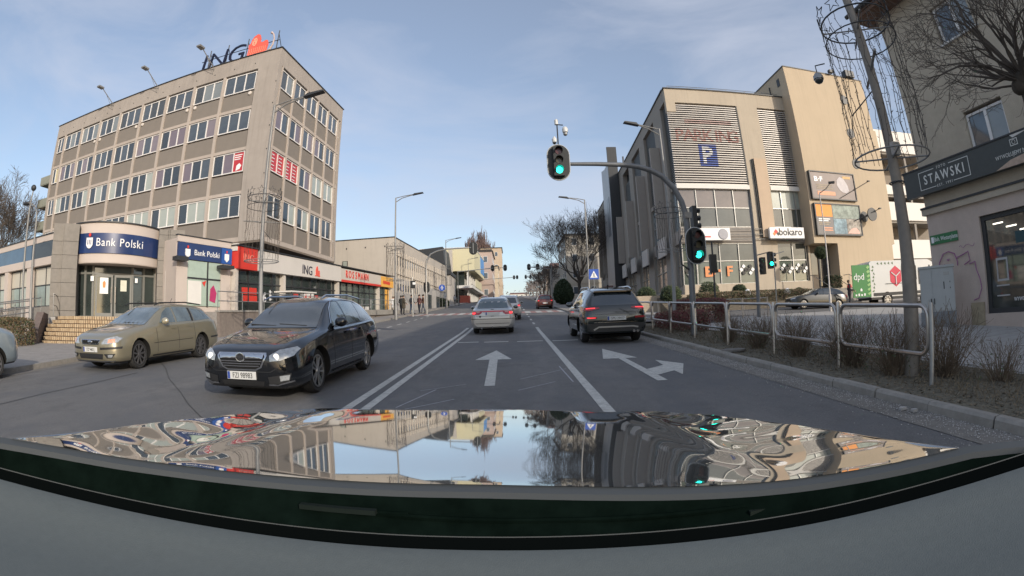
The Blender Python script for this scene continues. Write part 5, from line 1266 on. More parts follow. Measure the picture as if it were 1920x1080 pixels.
for sx in (1,-1):
    tl=c.patch('tail_light',[(sx*.40,.905),(sx*.78,.885),(sx*.775,.76),(sx*.50,.755),(sx*.40,.83)],'B',C_RLAMP,.014,fine=.06)
    c.patch('reversing_lamp',[(sx*.47,.885),(sx*.62,.88),(sx*.60,.835),(sx*.50,.84)],'B',mat('pinkish lamp',(.55,.25,.22),coat=1),.018,fine=.06,parent=tl)
    c.patch('lit_lamp',[(sx*.64,.85),(sx*.76,.845),(sx*.755,.78),(sx*.66,.78)],'B',C_RON,.018,fine=.06,parent=tl)
c.strip('bumper_moulding',[(-.82,.60),(-.4,.595),(.4,.595),(.82,.60)],.022,'B',C_TRIM,.012); c.strip('boot_seam',[(-.7,.70),(.7,.70)],.01,'B',C_TRIM,.004)
c.strip('bumper_lip',[(-.65,.42),(.65,.42)],.02,'B',C_TRIM,.006); c.plate('',0,.80,False,y=-2.23); c.patch('badge',[(-.05,.94),(.05,.94),(.05,.96),(-.05,.96)],'B',C_TRIM,.01)
c.patch('keyhole_trim',[(-.06,.69),(.06,.69),(.06,.71),(-.06,.71)],'B',C_TRIM,.012); c.patch('sticker',[(-.52,.72),(-.43,.72),(-.455,.65),(-.495,.65)],'B',C_TRIM,.012)
MB().tube([(0,-.35,1.42),(0,-.42,1.52)],.008,5).build('aerial',C_TRIM,c.t); MB().tube([(.0,-2.1,.3),(.0,-2.3,.3)],.03,8).build('tow_hook',C_CHR,c.t); MB().tube([(-.42,-2.0,.24),(-.42,-2.22,.24)],.03,8).build('exhaust',C_CHR,c.t)
place(seat.t,-.86,20.9-.25+2.22,0); seat.t.scale=(1.09,1,1.1)
# ---------------------------------------------------------------- dark green-black suv in the right lane
def tab_suv(L,W,H):
    w=W/2
    return [(0,.36,w*.55,.70,w*.52,.78,w*.4),(.05,.3,w*.78,.74,w*.74,.84,w*.55),(.2,.27,w*.92,.84,w*.88,.93,w*.66),(.6,.26,w*.99,.93,w*.95,1.02,w*.74),(1.05,.26,w,1.0,w*.955,1.08,w*.78),(1.25,.26,w,1.02,w*.955,1.15,w*.77),(1.9,.26,w,1.03,w*.955,H-.1,w*.67),
     (2.3,.26,w,1.04,w*.955,H-.01,w*.66),(3.0,.26,w,1.07,w*.95,H,w*.66),(3.6,.27,w,1.10,w*.945,H-.04,w*.64),(L-.45,.28,w*.99,1.12,w*.92,H-.11,w*.60),(L-.27,.29,w*.975,1.1,w*.89,1.34,w*.64),(L-.13,.3,w*.95,1.06,w*.87,1.15,w*.70),(L-.05,.31,w*.92,.95,w*.86,1.02,w*.68),(L,.36,w*.86,.78,w*.82,.84,w*.66)]
P_SUV=paint_mat('black green car paint',(.006,.011,.010),metal=0,rough=.12)
c=Car('suv','black green suv seen from behind with slim red tail lamps, beside the railing','car',4.48,tab_suv(4.48,1.85,1.65),(.87,3.54),.355,1.62,P_SUV,'alloy5'); suv=c
c.patch('rear_window',[(-.66,1.11),(.66,1.11),(.58,1.46),(.40,1.49),(-.40,1.49),(-.58,1.46)],'B',C_GLASS,.005)
side_glass(c,[[(1.65,1.08),(2.4,1.10),(2.4,1.50),(2.15,1.47),(1.95,1.36)],[(2.47,1.10),(3.2,1.14),(3.2,1.49),(2.47,1.52)],[(3.27,1.15),(3.75,1.22),(3.6,1.42),(3.27,1.47)]],C_GLASSL)
c.strip('window_chrome',[(1.6,1.06),(2.5,1.08),(3.3,1.125),(3.85,1.21)],.016,'R',C_CHR,.008,both=True)
seams(c,(1.5,2.44,3.3),.42,1.04); handles(c,((2.25,.95),(3.05,.98)),P_SUV); c.mirror(1.75,1.13,.86,P_SUV)
for sx in (1,-1):
    tl=c.patch('tail_light',[(sx*.46,1.055),(sx*.70,1.07),(sx*.84,1.05),(sx*.86,.97),(sx*.74,.965),(sx*.44,1.02)],'B',C_RLAMP,.016,fine=.06)
    c.patch('tail_light',[(3.95,.98),(4.3,.98),(4.35,1.06),(4.0,1.05)],'R' if sx>0 else 'L',C_RLAMP,.012,fine=.06)
    c.patch('lit_lamp',[(sx*.56,1.045),(sx*.80,1.035),(sx*.79,1.015),(sx*.56,1.025)],'B',C_RON,.022,fine=.06,parent=tl)
    c.patch('bumper_lamp',[(sx*.52,.79),(sx*.80,.795),(sx*.82,.735),(sx*.54,.735)],'B',C_RLAMP,.014,fine=.06)
    c.patch('bumper_reflector',[(sx*.56,.775),(sx*.78,.78),(sx*.78,.755),(sx*.57,.755)],'B',C_RON if sx<0 else C_RLAMP,.02,fine=.06)
c.strip('tailgate_line',[(-.55,.86),(0,.87),(.55,.86)],.03,'B',mat('satin grey',(.12,.12,.12),rough=.4,metal=.5),.01)
c.patch('lower_bumper',[(-.80,.60),(.80,.60),(.78,.36),(-.78,.36)],'B',C_TRIM,.008); c.strip('skid_plate',[(-.62,.42),(-.48,.50),(.48,.50),(.62,.47)],.045,'B',mat('satin silver',(.34,.34,.33),rough=.4,metal=.5),.02)
c.strip('bumper_chrome',[(-.6,.63),(.6,.63)],.012,'B',C_CHR,.012)
c.plate('GPU 29417',0.02,.745,False,y=-2.262,size=.1); 
MB().tube([(.065*cos(R(a)),-2.235,.985+.038*sin(R(a))) for a in range(0,361,24)],.009,5,caps=False).build('badge_ring',C_CHR,c.t,(0,.065,-.01),smooth=True)
MB().tube([(-.035,-2.17,.955),(-.02,-2.17,.995)],.007,4).build('badge_stroke',C_CHR,c.t); MB().tube([(.02,-2.17,.955),(.035,-2.17,.995)],.007,4).build('badge_stroke',C_CHR,c.t); MB().tube([(-.028,-2.17,.972),(.028,-2.17,.978)],.006,4).build('badge_stroke',C_CHR,c.t)
for dx in (0,.11): MB().tube([(.5+dx,-2.15,.36),(.5+dx,-2.27,.36)],.04,10).build('exhaust',C_CHR,c.t)
MB().prism([(-.12,1.62),(-.2,1.62),(-.26,1.72)],'x',-.02,.02).build('fin_aerial',C_TRIM,c.t,(0,-.9,0)); MB().box(-.55,.55,-1.95,-1.72,1.50,1.53).build('roof_spoiler',P_SUV,c.t)
for sx in (-1,1): MB().tube([(sx*.61,.5,1.6),(sx*.61,.2,1.66),(sx*.61,-1.2,1.66),(sx*.60,-1.6,1.58)],.018,6).build('roof_rail',C_CHR,c.t)
place(suv.t,3.12,15.1+2.24-.25,0); suv.t.scale=(1.12,1.05,1.06)
# ---------------------------------------------------------------- simple small cars further off
def small_car(name,label,pm,x,y,rz,H=1.45,kind='hatch',lit=True,group=None,L=4.1,W=1.74,rear=True,glassm=None):
    tab=tab_estate(L,W,H) if kind!='suv' else tab_suv(L,W,H)
    if kind=='hatch': tab=[r if r[0]<2.0 else r for r in tab if not (3.0<r[0]<L-.6)]
    tab=sorted(tab,key=lambda r:r[0]); tab=[tab[0]]+[r for p,r in zip(tab,tab[1:]) if r[0]>p[0]+.01]
    c=Car(name,label,'car',L,tab,(.85,L-.85),.31,W-.22,pm,'steel')
    hz=H/1.5
    c.patch('rear_window',[(-.55,1.02*hz),(.55,1.02*hz),(.47,1.33*hz),(-.47,1.33*hz)],'B',glassm or C_GLASS,.005); c.patch('windscreen',[(-.66,1.0*hz),(.66,1.0*hz),(.55,1.36*hz),(-.55,1.36*hz)],'F',C_GLASS,.005)
    side_glass(c,[[(1.8,1.0*hz),(2.4,1.0*hz),(2.4,1.38*hz),(2.15,1.3*hz)],[(2.46,1.0*hz),(3.3,1.02*hz),(3.1,1.36*hz),(2.46,1.38*hz)]],C_GLASS)
    for sx in (1,-1):
        c.patch('tail_light',[(sx*.58,.80*hz),(sx*.76,.80*hz),(sx*.75,.98*hz),(sx*.62,.95*hz)],'B',C_RLAMP,.014,fine=.1)
        if lit: c.patch('lit_lamp',[(sx*.60,.83*hz),(sx*.74,.83*hz),(sx*.74,.89*hz),(sx*.60,.89*hz)],'B',C_RON,.018,fine=.1)
        c.patch('headlight',[(sx*.45,.60),(sx*.76,.64),(sx*.74,.73),(sx*.5,.68)],'F',C_LAMP,.014,fine=.1)
    c.patch('grille',[(-.34,.66),(.34,.66),(.3,.55),(-.3,.55)],'F',C_TRIM,.012)
    c.plate('',0,.62,False,y=-L/2-.01); c.plate('',0,.42,True,y=L/2+.005); c.mirror(1.85,1.04*hz,.82,pm)
    c.patch('lower_bumper',[(-.6,.42),(.6,.42),(.58,.28),(-.58,.28)],'B',C_TRIM,.008)
    place(c.t,x,y,rz); 
    if group: c.t['group']=group
    return c
small_car('hatchback','silver suv-shaped car mostly hidden behind the right side of the silver saloon',P_SILV,-.28,33.6,0,H=1.6,kind='suv',L=4.3)
small_car('hatchback','reddish brown hatchback driving away past the red and white crossing',paint_mat('red brown paint',(.11,.03,.025),metal=.4,rough=.35),3.4,53,0,H=1.5)
small_car('hatchback','white car far up the street with its headlamps towards the camera',paint_mat('white paint far',(.7,.7,.68),metal=0),-2.6,128,180,lit=False)
small_car('hatchback','dark parked car at the right kerb beneath the evergreen bush',paint_mat('grey green paint',(.07,.08,.08)),10.4,64,12,lit=False)
small_car('hatchback','red car waiting far left up the street',paint_mat('tomato paint',(.45,.05,.03),metal=.1),-5.6,98,180,lit=False)
small_car('hatchback','pale blue silver car cut off by the left picture edge beside the hedge',paint_mat('ice blue paint',(.30,.36,.40),metal=.4,rough=.3),-11.75,4.75,0,H=1.62,kind='suv',lit=False,glassm=C_GLASSL).t.scale=(1.12,1,1.1)
small_car('hatchback','dark grey estate car turning in the forecourt in front of the person',paint_mat('dark blue grey paint',(.010,.014,.017),metal=0),20.1,27.9,82,H=1.44,L=4.5,lit=False)
# ---------------------------------------------------------------- parcel van
vt=thing('delivery_van','white high parcel van with a red cube emblem and an open green rear door','van',(24.15,26.4,gz(26.0)),R(-12)); vt.scale=(1.1,1.1,1.17)
# local x points to the front of the van (to the right), local y away from the camera
M_VW=mat('van white',(.60,.61,.61),rough=.3,var=.04,scale=1.2,coat=.5,dirt=.1)
vb=MB(); vb.prism([(0,.55),(0,2.55),(.15,2.66),(5.0,2.66),(5.5,2.45),(6.2,1.6),(6.9,1.35),(7.0,.55)],'y',0,2.0); vb.build('body',M_VW,vt)
MB().box(.05,6.9,.04,1.96,.42,.55).build('sill',C_TRIM,vt); MB().box(.2,4.2,-.02,0,.62,.8).build('side_rubbing_strip',C_TRIM,vt)
MB().box(-.02,.0,1.05,1.95,.6,2.5).build('rear_door',M_VW,vt); MB().box(-.12,-.0,-.02,.12,.75,1.5).build('tail_light',C_RON,vt)
gd=MB().box(-1.45,-.06,-.14,-.08,.6,2.45).build('rear_door',mat('leaf green',(.035,.20,.05),rough=.4,var=.06),vt)
gd['label']='open green rear door with white lettering'
lettering('dpd',.55,M_LETW,gd,(-.95,-.15,1.6),ext=.004)
for q in range(7): MB().prism([(-.2+.02*q,2.4-.25*q),(-.08,2.3-.25*q),(-.25,2.2-.25*q),(-.36,2.3-.25*q)],'y',-.155,-.142).build('leaf_print',mat('pale green leaf',(.3,.5,.2)),gd)
for q in range(4): MB().box(-1.3+.22*q,-1.18+.22*q,-.155,-.142,.68,.78+.04*(q%2)).build('print_line',M_LETW,gd)
MB().prism([(-.9,.95),(-.75,.95),(-.75,1.05),(-.825,1.13),(-.9,1.05)],'y',-.155,-.142).build('print_icon',M_LETW,gd)
hx,hz_=2.1,1.72; rr=.62
hexp=lambda r:[(hx+r*.87*sin(R(60*i)),hz_+r*cos(R(60*i))) for i in range(6)]
MB().prism(hexp(rr),'y',-.012,-.002).build('cube_emblem',mat('crimson print',(.55,.02,.06),rough=.4,var=.08),vt)
for a in (180,60,300): 
    e=MB().tube([(hx,-.016,hz_),(hx+rr*.87*.78*sin(R(a)),-.016,hz_+rr*.78*cos(R(a)))],.045,4).build('emblem_line',M_VW,vt)
MB().box(1.2,3.2,-.03,-.016,1.28,1.31).build('side_handle_rail',C_TRIM,vt)
lettering('dpd',1.25,M_BLACK,vt,(4.3,-.012,1.45),ext=.004)
for q in range(8): MB().prism([(.1+.08*(q%3),.9+.2*q),(.25+.08*(q%3),.85+.2*q),(.3,1.0+.2*q)],'y',-.012,-.002).build('leaf_print',mat('dark leaf print',(.10,.16,.07)),vt)
for q in range(5): MB().prism([(.6+.3*q,2.5),(.75+.3*q,2.42),(.72+.3*q,2.58)],'y',-.012,-.002).build('leaf_print',mat('dark leaf print',(.1,.16,.07)),vt)
tm,rm=wheel_meshes(.36,.23,'steel')
for x in (1.3,5.9):
    for y,a in ((.08,-90),(1.9,90)): w=inst('wheel',tm,vt,(x,y,.36),R(a)); inst('rim',rm,w)
MB().lathe([(.42,-.005),(.42,.0)],24,c=(1.3,-.0,.42),axis='y').build('wheel_arch',C_WELL,vt)
MB().box(5.35,6.1,-.01,.0,1.6,2.25).build('cab_window',C_GLASS,vt); MB().box(5.9,6.1,-.3,-.05,1.4,1.7).build('door_mirror',C_TRIM,vt)
# ============================================================= street furniture
M_STRG=mat('light string cable',(.06,.05,.042),rough=.7)
def deco(label, x, y, zb, h=2.5, rad=.68, n=22, fine=True):
    t=thing('light_decoration',label,'string light decoration',(x,y,zb),random.uniform(0,6),group='wire light decorations hung round the lamp posts')
    ring=lambda z,r=.016: MB().tube([(rad*cos(R(a)),rad*sin(R(a)),z) for a in range(0,361,15)],r,5,caps=False)
    ring(0,.015).build('ring',M_POLE,t); ring(h,.016).build('ring',M_DARKM,t); ring(h*.86,.012).build('ring',M_DARKM,t)
    for z in (0,h*.95): MB().tube([(-rad,0,z),(rad,0,z)],.018,5).build('bracket',M_POLE,t); MB().tube([(0,-rad,z),(0,rad,z)],.014,5).build('bracket',M_POLE,t)
    if fine:
        MB().tube([(-rad-.1,0,h*.62),(rad,0,h*.62)],.025,6).build('cross_bar',M_POLE,t); MB().tube([(0,0,h*.5),(rad*.6,rad*.7,h*.38)],.012,5).build('cross_bar',M_DARKM,t)
    rr=random.Random(int(x*100))
    for i in range(n):
        a=2*pi*i/n+rr.uniform(-.08,.08); mb=MB(); pts=[]; L_=h*rr.uniform(.95,1.0); z=h; 
        k=int(L_/.16)
        for j in range(k+1):
            r2=rad+rr.uniform(-.025,.025); aa=a+rr.uniform(-.03,.03)+.05*sin(j*.6+i); pts.append((r2*cos(aa),r2*sin(aa),h-L_*j/k))
        mb.tube(pts,.006 if fine else .011,3)
        for j in range(1,len(pts)-1):
            p=Vector(pts[j]); d=Vector((rr.uniform(-1,1),rr.uniform(-1,1),rr.uniform(-.3,1))).normalized()*.045; mb.tube([p,p+d],.0055,3)
        mb.build('light_string',M_STRG,t)
    for i in range(10 if fine else 8):                        # crown of wire stars
        a=2*pi*i/(10 if fine else 8); pts=[]
        for j in range(11):
            q=(.17 if j%2==0 else .07); b=R(36*j+90); u=q*cos(b); w=q*sin(b)
            pts.append(((rad+.01)*cos(a+u/rad),(rad+.01)*sin(a+u/rad),h+.05+w+.12))
        MB().tube(pts,.010,4,caps=False).build('wire_star',M_DARKM,t)
    return t
def lamp(label,x,y,side=1,h=9.4,arm=1.9,rp=.085,name='street_lamp',grp='tall LED street lamps'):
    t=thing(name,label,'street lamp',(x,y,gz(y)),0,group=grp)
    MB().lathe([(rp*1.35,0),(rp*1.35,1.1),(rp,1.15),(rp*.55,h),(.001,h+.02)],14).build('pole',M_POLE,t,smooth=True)
    m=MB(); m.tube([(0,0,h-.35),(side*.5,0,h-.05),(side*arm*.75,0,h+.18)],.032,6); m.tube([(0,0,h-.02),(side*.6,0,h+.10),(side*arm*.75,0,h+.2)],.028,6); m.build('arm',M_POLE,t,smooth=True)
    hd=MB(); hd.prism([(side*arm*.7,h+.12),(side*arm*.78,h+.26),(side*(arm+.25),h+.32),(side*(arm+.3),h+.26)][::side],'y',-.13,.13); hd.build('lamp_head',M_DARKM,t)
    return t
lamp('LED street lamp with its head in front of the office block, on the left kerb',-9.2,16.2,1)
lamp('LED street lamp on the left kerb beside the waiting people and the white hall',-8.76,36.2,1)
lamp('LED street lamp on the left kerb beyond the arched signal pole',-8.95,66.7,1)
lamp('small far LED street lamp on the left before the pink houses',-9.2,104,1)
lamp('LED street lamp on the right in front of the louvred building corner',7.4,21.6,-1,h=9.5,arm=1.5)
lamp('LED street lamp on the right standing before the big bare tree',6.3,39.8,-1)
lamp('small far LED street lamp on the right by the grey town house',6.9,84,-1)
deco('wire light curtain on the lamp in front of the office block corner',-9.2,16.2,3.95,2.4)
deco('wire light curtain on the lamp beside the waiting people',-8.76,36.2,5.05,2.5,fine=False)
deco('wire light curtain on the third left lamp beyond the signal arch',-8.95,66.7,7.2,2.5,fine=False,n=14)
deco('wire light curtain on the lamp beside the traffic signal pole',7.4,21.6,4.6,1.9,fine=False,n=14)
deco('wire light curtain on the lamp before the bare tree',6.3,39.8,5.3,2.2,fine=False,n=14)
# big pole at the right carrying the nearest decoration
t=thing('lamp_post','thick grey lamp post in the planted strip between railing and footpath','lamp post',(5.91,5.49,gz(5.49)),0)
MB().lathe([(.125,0),(.125,1.7),(.112,1.8),(.085,3.6),(.075,9.5),(.001,9.6)],20).build('pole',mat('weathered post',(.22,.195,.165),rough=.6,metal=.15,var=.2,scale=5,dirt=.4),t,smooth=True)
MB().tube([(.13*cos(R(a)),.13*sin(R(a)),3.0) for a in range(0,361,30)],.012,5,caps=False).build('strap',M_DARKM,t); MB().tube([(-.1,-.08,2.99),(-.28,-.16,2.93)],.012,5).build('strap_end',M_DARKM,t)
MB().box(-.08,.08,-.16,-.08,3.42,3.62).build('clamp',M_STEEL,t)
deco('large wire light curtain with a crown of stars hung round the near lamp post',5.91,5.49,3.68,2.45,rad=.66,n=30)
t=thing('dome_camera','grey dome camera hanging from a bar on the left of the near light curtain','camera',(5.13,6.05,5.18)); MB().lathe([(.001,.12),(.05,.11),(.09,.06),(.095,.0),(.001,.0)],14).build('housing',M_STEEL,t,smooth=True); MB().sphere((0,0,0),.085,n=14).build('dome',C_GLASS,t,smooth=True); MB().tube([(0,0,.1),(0,0,.26),(.15,-.1,.28)],.012,5).build('bracket',M_DARKM,t)
# small lamp in the forecourt
t=thing('street_lamp','slim pale lamp post in front of the tower posters','street lamp',(18.4,24.0,gz(24)),R(-30),group='slim pale lamps'); MB().lathe([(.09,0),(.09,1.0),(.05,1.1),(.035,7.1),(.001,7.12)],10).build('pole',mat('pale pole',(.48,.45,.42),rough=.5),t,smooth=True); MB().tube([(0,0,7.05),(.5,.2,7.35),(.9,.35,7.75)],.03,6).build('arm',M_DARKM,t); MB().box(.75,1.15,.25,.45,7.68,7.8).build('lamp_head',M_DARKM,t)
# old style lamps far left
for i,(x,y,h,d,lb) in enumerate(((-21.0,13.6,6.2,-1,'old curved-neck street lamp at the far left in front of the bank wing'),(-24.2,15.1,7.4,0,'old street lamp with upright head behind the curved-neck one at the far left'))):
    t=thing('old_street_lamp',lb,'street lamp',(x,y,gz(y)),0)
    MB().lathe([(.1,0),(.1,1.5),(.07,1.6),(.05,h-.9)],10).build('pole',M_POLE,t,smooth=True)
    pts=[(0,0,h-.95),(d*.05,0,h-.4),(d*.35,0,h-.05),(d*.9,0,h+.15)] if d else [(0,0,h-.95),(.05,0,h-.3),(.12,0,h+.1)]
    MB().tube(pts,.035,6).build('arm',M_POLE,t,smooth=True)
    p=pts[-1]; MB().sphere((p[0]+d*.25,0,p[2]+(.0 if d else .15)),.5,n=12,sq=(.62,.3,.2) if d else (.36,.3,.34)).build('lamp_head',M_DARKM,t,smooth=True)
# ------------------------------------------------------------- traffic signals
M_GRN=mat('lit green signal',(.02,1.0,.72),emit=4,var=0); M_SIGB=mat('signal black',(.018,.02,.02),rough=.5,var=.1)
M_RDIM=mat('unlit red lens',(.09,.02,.02),rough=.3,coat=.5); M_ADIM=mat('unlit amber lens',(.06,.05,.02),rough=.3,coat=.5); M_GDIM=mat('unlit green lens',(.01,.05,.03),rough=.3,coat=.5)
M_RIMW=mat('pale reflective rim',(.50,.51,.50),rough=.4)
def stadium(w,h,n=14):
    r=w/2; c=h/2-r
    return [(r*cos(R(180*i/n)),c+r*sin(R(180*i/n))) for i in range(n+1)]+[(-r*cos(R(180*i/n)),-c-r*sin(R(180*i/n))) for i in range(n+1)]
def signal_head(par,x,y,z,w=.74,h=1.24,lit=2,facing=1,off=0):
    """backing board with three lamps; facing 1 = towards the camera"""
    f=-facing
    b=inst('signal_head',MB().prism(stadium(w,h),'y',-.02,.02).mesh('backing_board',M_SIGB),par,(x,y,z))
    P=stadium(w-.015,h-.015); MB().tube([(a,f*.022,c) for a,c in P]+[(P[0][0],f*.022,P[0][1])],.016,5,caps=False).build('white_rim',M_RIMW,b)
    MB().box(-.17+off,.17+off,f*.02 if f>0 else -.2,.2 if f>0 else -.02,-.5,.5).build('housing',M_SIGB,b)
    for i in range(3):
        zz_=.32-.32*i; yy=f*.2
        MB().lathe([(.001,yy+f*.012),(.105,yy+f*.01),(.108,yy)],18,c=(off,0,zz_),axis='y').build('lens',(M_GRN if i==lit else (M_RDIM,M_ADIM,M_GDIM)[i]),b)
        v=MB(); pts=[]
        for a in range(-20,201,20): pts.append((off+.125*cos(R(a)),zz_+.125*sin(R(a))))
        for (a0,b0),(a1,b1) in zip(pts,pts[1:]): v.add([(a0,yy,b0),(a1,yy,b1),(a1,yy+f*.17,b1),(a0,yy+f*.17,b0)],[(0,1,2,3)]); v.add([(a0*.98+off*.02,yy,b0-.006),(a1*.98+off*.02,yy,b1-.006),(a1*.98+off*.02,yy+f*.17,b1-.006),(a0*.98+off*.02,yy+f*.17,b0-.006)],[(3,2,1,0)])
        v.build('visor',M_SIGB,b)
    return b
M_MAST=mat('signal mast grey',(.17,.175,.18),rough=.5,metal=.3,var=.12,scale=5,dirt=.2)
t=thing('traffic_signal','curved grey signal mast with a green light over the lane and another at its post','traffic signal',(0,15.2,0))
MB().tube([(5.86,0,gz(15.2)),(5.85,0,4.0),(5.82,0,4.9)],.105,14).build('post',M_MAST,t,smooth=True)
MB().tube([(5.82,0,4.85),(5.72,0,5.3),(5.48,0,5.78),(5.10,0,6.18),(4.72,0,6.38),(4.3,0,6.5),(3.7,0,6.56),(2.9,0,6.58),(1.9,0,6.58)],[.10,.10,.098,.094,.09,.085,.078,.07,.06],12).build('curved_arm',M_MAST,t,smooth=True)
signal_head(t,1.62,-.12,6.60,lit=2,off=.0); signal_head(t,6.0,-.22,3.78,w=.72,h=1.22,lit=2,off=.0)
MB().box(5.74,5.98,-.16,-.1,4.72,4.92).build('terminal_box',M_CURB,t)
MB().box(6.05,6.2,-.1,.22,4.35,5.15).build('side_signal',M_SIGB,t); 
for q in range(3): MB().tube([(6.2,.06,4.5+.26*q),(6.36,.06,4.5+.26*q)],.09,8).build('side_visor',M_SIGB,t)
MB().tube([(5.6,-.05,4.15),(5.5,-.05,3.9),(5.52,-.05,3.2),(5.8,-.05,3.0)],.03,6).build('cable',M_DARKM,t)
MB().tube([(3.8,0,6.62),(3.8,0,6.85)],.03,6).build('stub',M_MAST,t)
t=thing('camera_mast','short mast with two white dome cameras above the overhead signal','camera',(1.66,15.2,0)); M_CAMW=mat('camera white',(.6,.6,.58),rough=.4)
MB().tube([(0,0,7.1),(0,0,8.15)],.022,6).build('mast',M_DARKM,t); MB().tube([(0,0,8.0),(.2,0,7.98)],.02,5).build('mast_arm',M_DARKM,t)
MB().lathe([(.001,0),(.06,0),(.065,.16),(.03,.2)],12,c=(-.02,0,8.0)).build('housing',M_CAMW,t,smooth=True); o=MB().lathe([(.001,-.05),(.09,0),(.10,.1),(.07,.18),(.001,.2)],12,c=(.26,0,7.72)).build('housing',M_CAMW,t,smooth=True); MB().sphere((.26,0,7.66),.075,n=12).build('dome',M_STEEL,t,smooth=True)
MB().lathe([(.001,0),(.07,0),(.085,.1),(.03,.2)],12,c=(-.12,-.02,7.35)).build('housing',M_CAMW,t,smooth=True); MB().sphere((-.12,-.02,7.34),.07,n=10).build('dome',C_GLASS,t,smooth=True)
# arched signal pole on the left side, seen from behind
t=thing('traffic_signal','arched signal pole on the left kerb beyond the waiting people, its head seen from behind','traffic signal',(-8.2,46.5,gz(46.5)))
MB().tube([(0,0,0),(0,0,4.2),(.05,0,5.1),(.45,0,5.75),(1.1,0,6.05),(2.0,0,6.2),(4.4,0,6.25)],[.1,.09,.085,.08,.07,.065,.055],10).build('curved_mast',M_STEEL,t,smooth=True)
signal_head(t,4.6,.1,6.2,w=.8,h=1.25,facing=-1,lit=9); MB().box(4.57,4.63,-.05,.1,5.7,6.7).build('bracket',M_STEEL,t)
signal_head(t,-.0,.2,2.6,w=.6,h=1.1,facing=-1,lit=9)
MB().lathe([(.085,0),(.085,1.2),(.07,1.3)],10).build('post_base',M_STEEL,t)
t=thing('traffic_signal','short signal post beside the arched one, with a white and dark head','traffic signal',(-8.6,41.8,gz(41.8)))
MB().tube([(0,0,0),(0,0,3.4)],.06,8).build('post',M_STEEL,t); MB().box(-.16,.22,-.12,.14,2.45,3.1).build('housing',M_SIGB,t); MB().box(.05,.3,-.14,-.12,2.75,2.95).build('sign_plate',M_LETW,t)
t=thing('road_sign','round blue cycle and footpath sign on the left pavement beside the hall','road sign',(-8.9,62,gz(62)))
MB().tube([(0,.03,0),(0,.03,3.0)],.03,6).build('post',M_STEEL,t); MB().lathe([(.001,-.01),(.42,-.01),(.42,.01),(.001,.01)],20,c=(0,0,2.75),axis='y').build('sign_disc',mat('sign blue',(.03,.09,.40),rough=.4,var=.05),t); MB().box(-.05,.05,-.02,-.012,2.5,3.0).build('sign_symbol',M_LETW,t); MB().box(-.18,.18,-.02,-.012,2.7,2.78).build('sign_symbol',M_LETW,t)
for z in (2.0,): MB().lathe([(.001,-.01),(.0,-.01)],6,c=(0,0,z),axis='y') 
t=thing('road_sign','square blue pedestrian crossing sign behind the dark suv','road sign',(6.15,36.3,gz(36.3)))
MB().tube([(0,.03,0),(0,.03,3.6)],.035,6).build('post',M_STEEL,t); MB().box(-.38,.38,-.01,.01,2.6,3.36).build('sign_plate',MATS['sign blue'],t); MB().prism([(-.28,2.72),(.28,2.72),(0,3.24)],'y',-.02,-.011).build('sign_triangle',M_LETW,t)
MB().tube([(-.06,-.03,2.78),(0,-.03,2.95),(.08,-.03,2.78)],.022,4).build('sign_figure',M_BLACK,t); MB().tube([(0,-.03,2.93),(.01,-.03,3.06)],.03,5).build('sign_figure',M_BLACK,t); 
# overhead signals far along the street
for i,(y,x0,x1,lb) in enumerate(((78,-3.0,-1.0,'small overhead signals far up the street on the left of the gap'),(78,2.8,4.2,'small overhead signals far up the street above the reddish brown car'),(125,.6,1.4,'tiny farthest overhead signals left of the brown car'),(125,3.6,4.8,'tiny farthest overhead signals right of the street gap'))):
    t=thing('far_traffic_signal',lb,'traffic signal',(0,y,gz(y)))
    hh=5.9; MB().tube([(-8.6 if i%2==0 else 6.2,0,0),(-8.6 if i%2==0 else 6.2,0,hh-.4),(x0 if i%2==0 else x0,0,hh)],.07,6).build('mast',M_STEEL,t)
    for x in (x0,x1): 
        o=MB().prism([(a+x,b+hh) for a,b in stadium(.6,1.05,6)],'y',-.02,.02).build('signal_head',M_SIGB,t); MB().lathe([(.001,-.03),(.1,-.03)],8,c=(x,0,hh-.25),axis='y').build('lens',M_GDIM,o)
    MB().tube([(x0,0,hh),(x1,0,hh)],.05,6).build('arm',M_STEEL,t)
# poles with pedestrian signals at the side street
t=thing('traffic_signal','grey pole with two small black green-lit heads in front of the bokaro window','traffic signal',(12.9,23.4,gz(23.4)))
MB().lathe([(.11,0),(.10,2.5),(.085,6.3),(.001,6.32)],12).build('pole',M_MAST,t,smooth=True)
for x,z,g_ in ((.42,2.75,0),(.95,3.05,1)):
    h=MB().box(x-.14,x+.14,-.12,.14,z-.45,z+.45).build('signal_head',M_SIGB,t)
    for q in range(3): MB().tube([(x+(.1 if g_ else -.1),-.1,z-.28+.28*q),(x+(.28 if g_ else -.25),-.16,z-.28+.28*q)],.10,8).build('visor',M_SIGB,h)
    if g_: MB().lathe([(.001,-.14),(.09,-.14)],12,c=(x,0,z-.2),axis='y').build('lens',M_GRN,h)
MB().tube([(0,0,3.3),(.95,0,3.5)],.03,6).build('bracket',M_MAST,t)
t=thing('traffic_signal','thin dark pole with one black head before the orange window letters','traffic signal',(11.0,25.0,gz(25)))
MB().tube([(0,0,0),(0,0,4.2)],.055,8).build('pole',M_DARKM,t); MB().box(-.2,.2,-.1,.12,2.5,3.5).build('signal_head',M_SIGB,t)
t=thing('thin_pole','thin pale pole standing at the corner of the side street in front of the steps','pole',(13.6,22.6,gz(22.6))); MB().tube([(0,0,0),(0,0,3.4)],.035,6).build('pole',M_STEEL,t); MB().tube([(0,0,3.3),(.7,0,3.45)],.02,5).build('arm',M_STEEL,t)
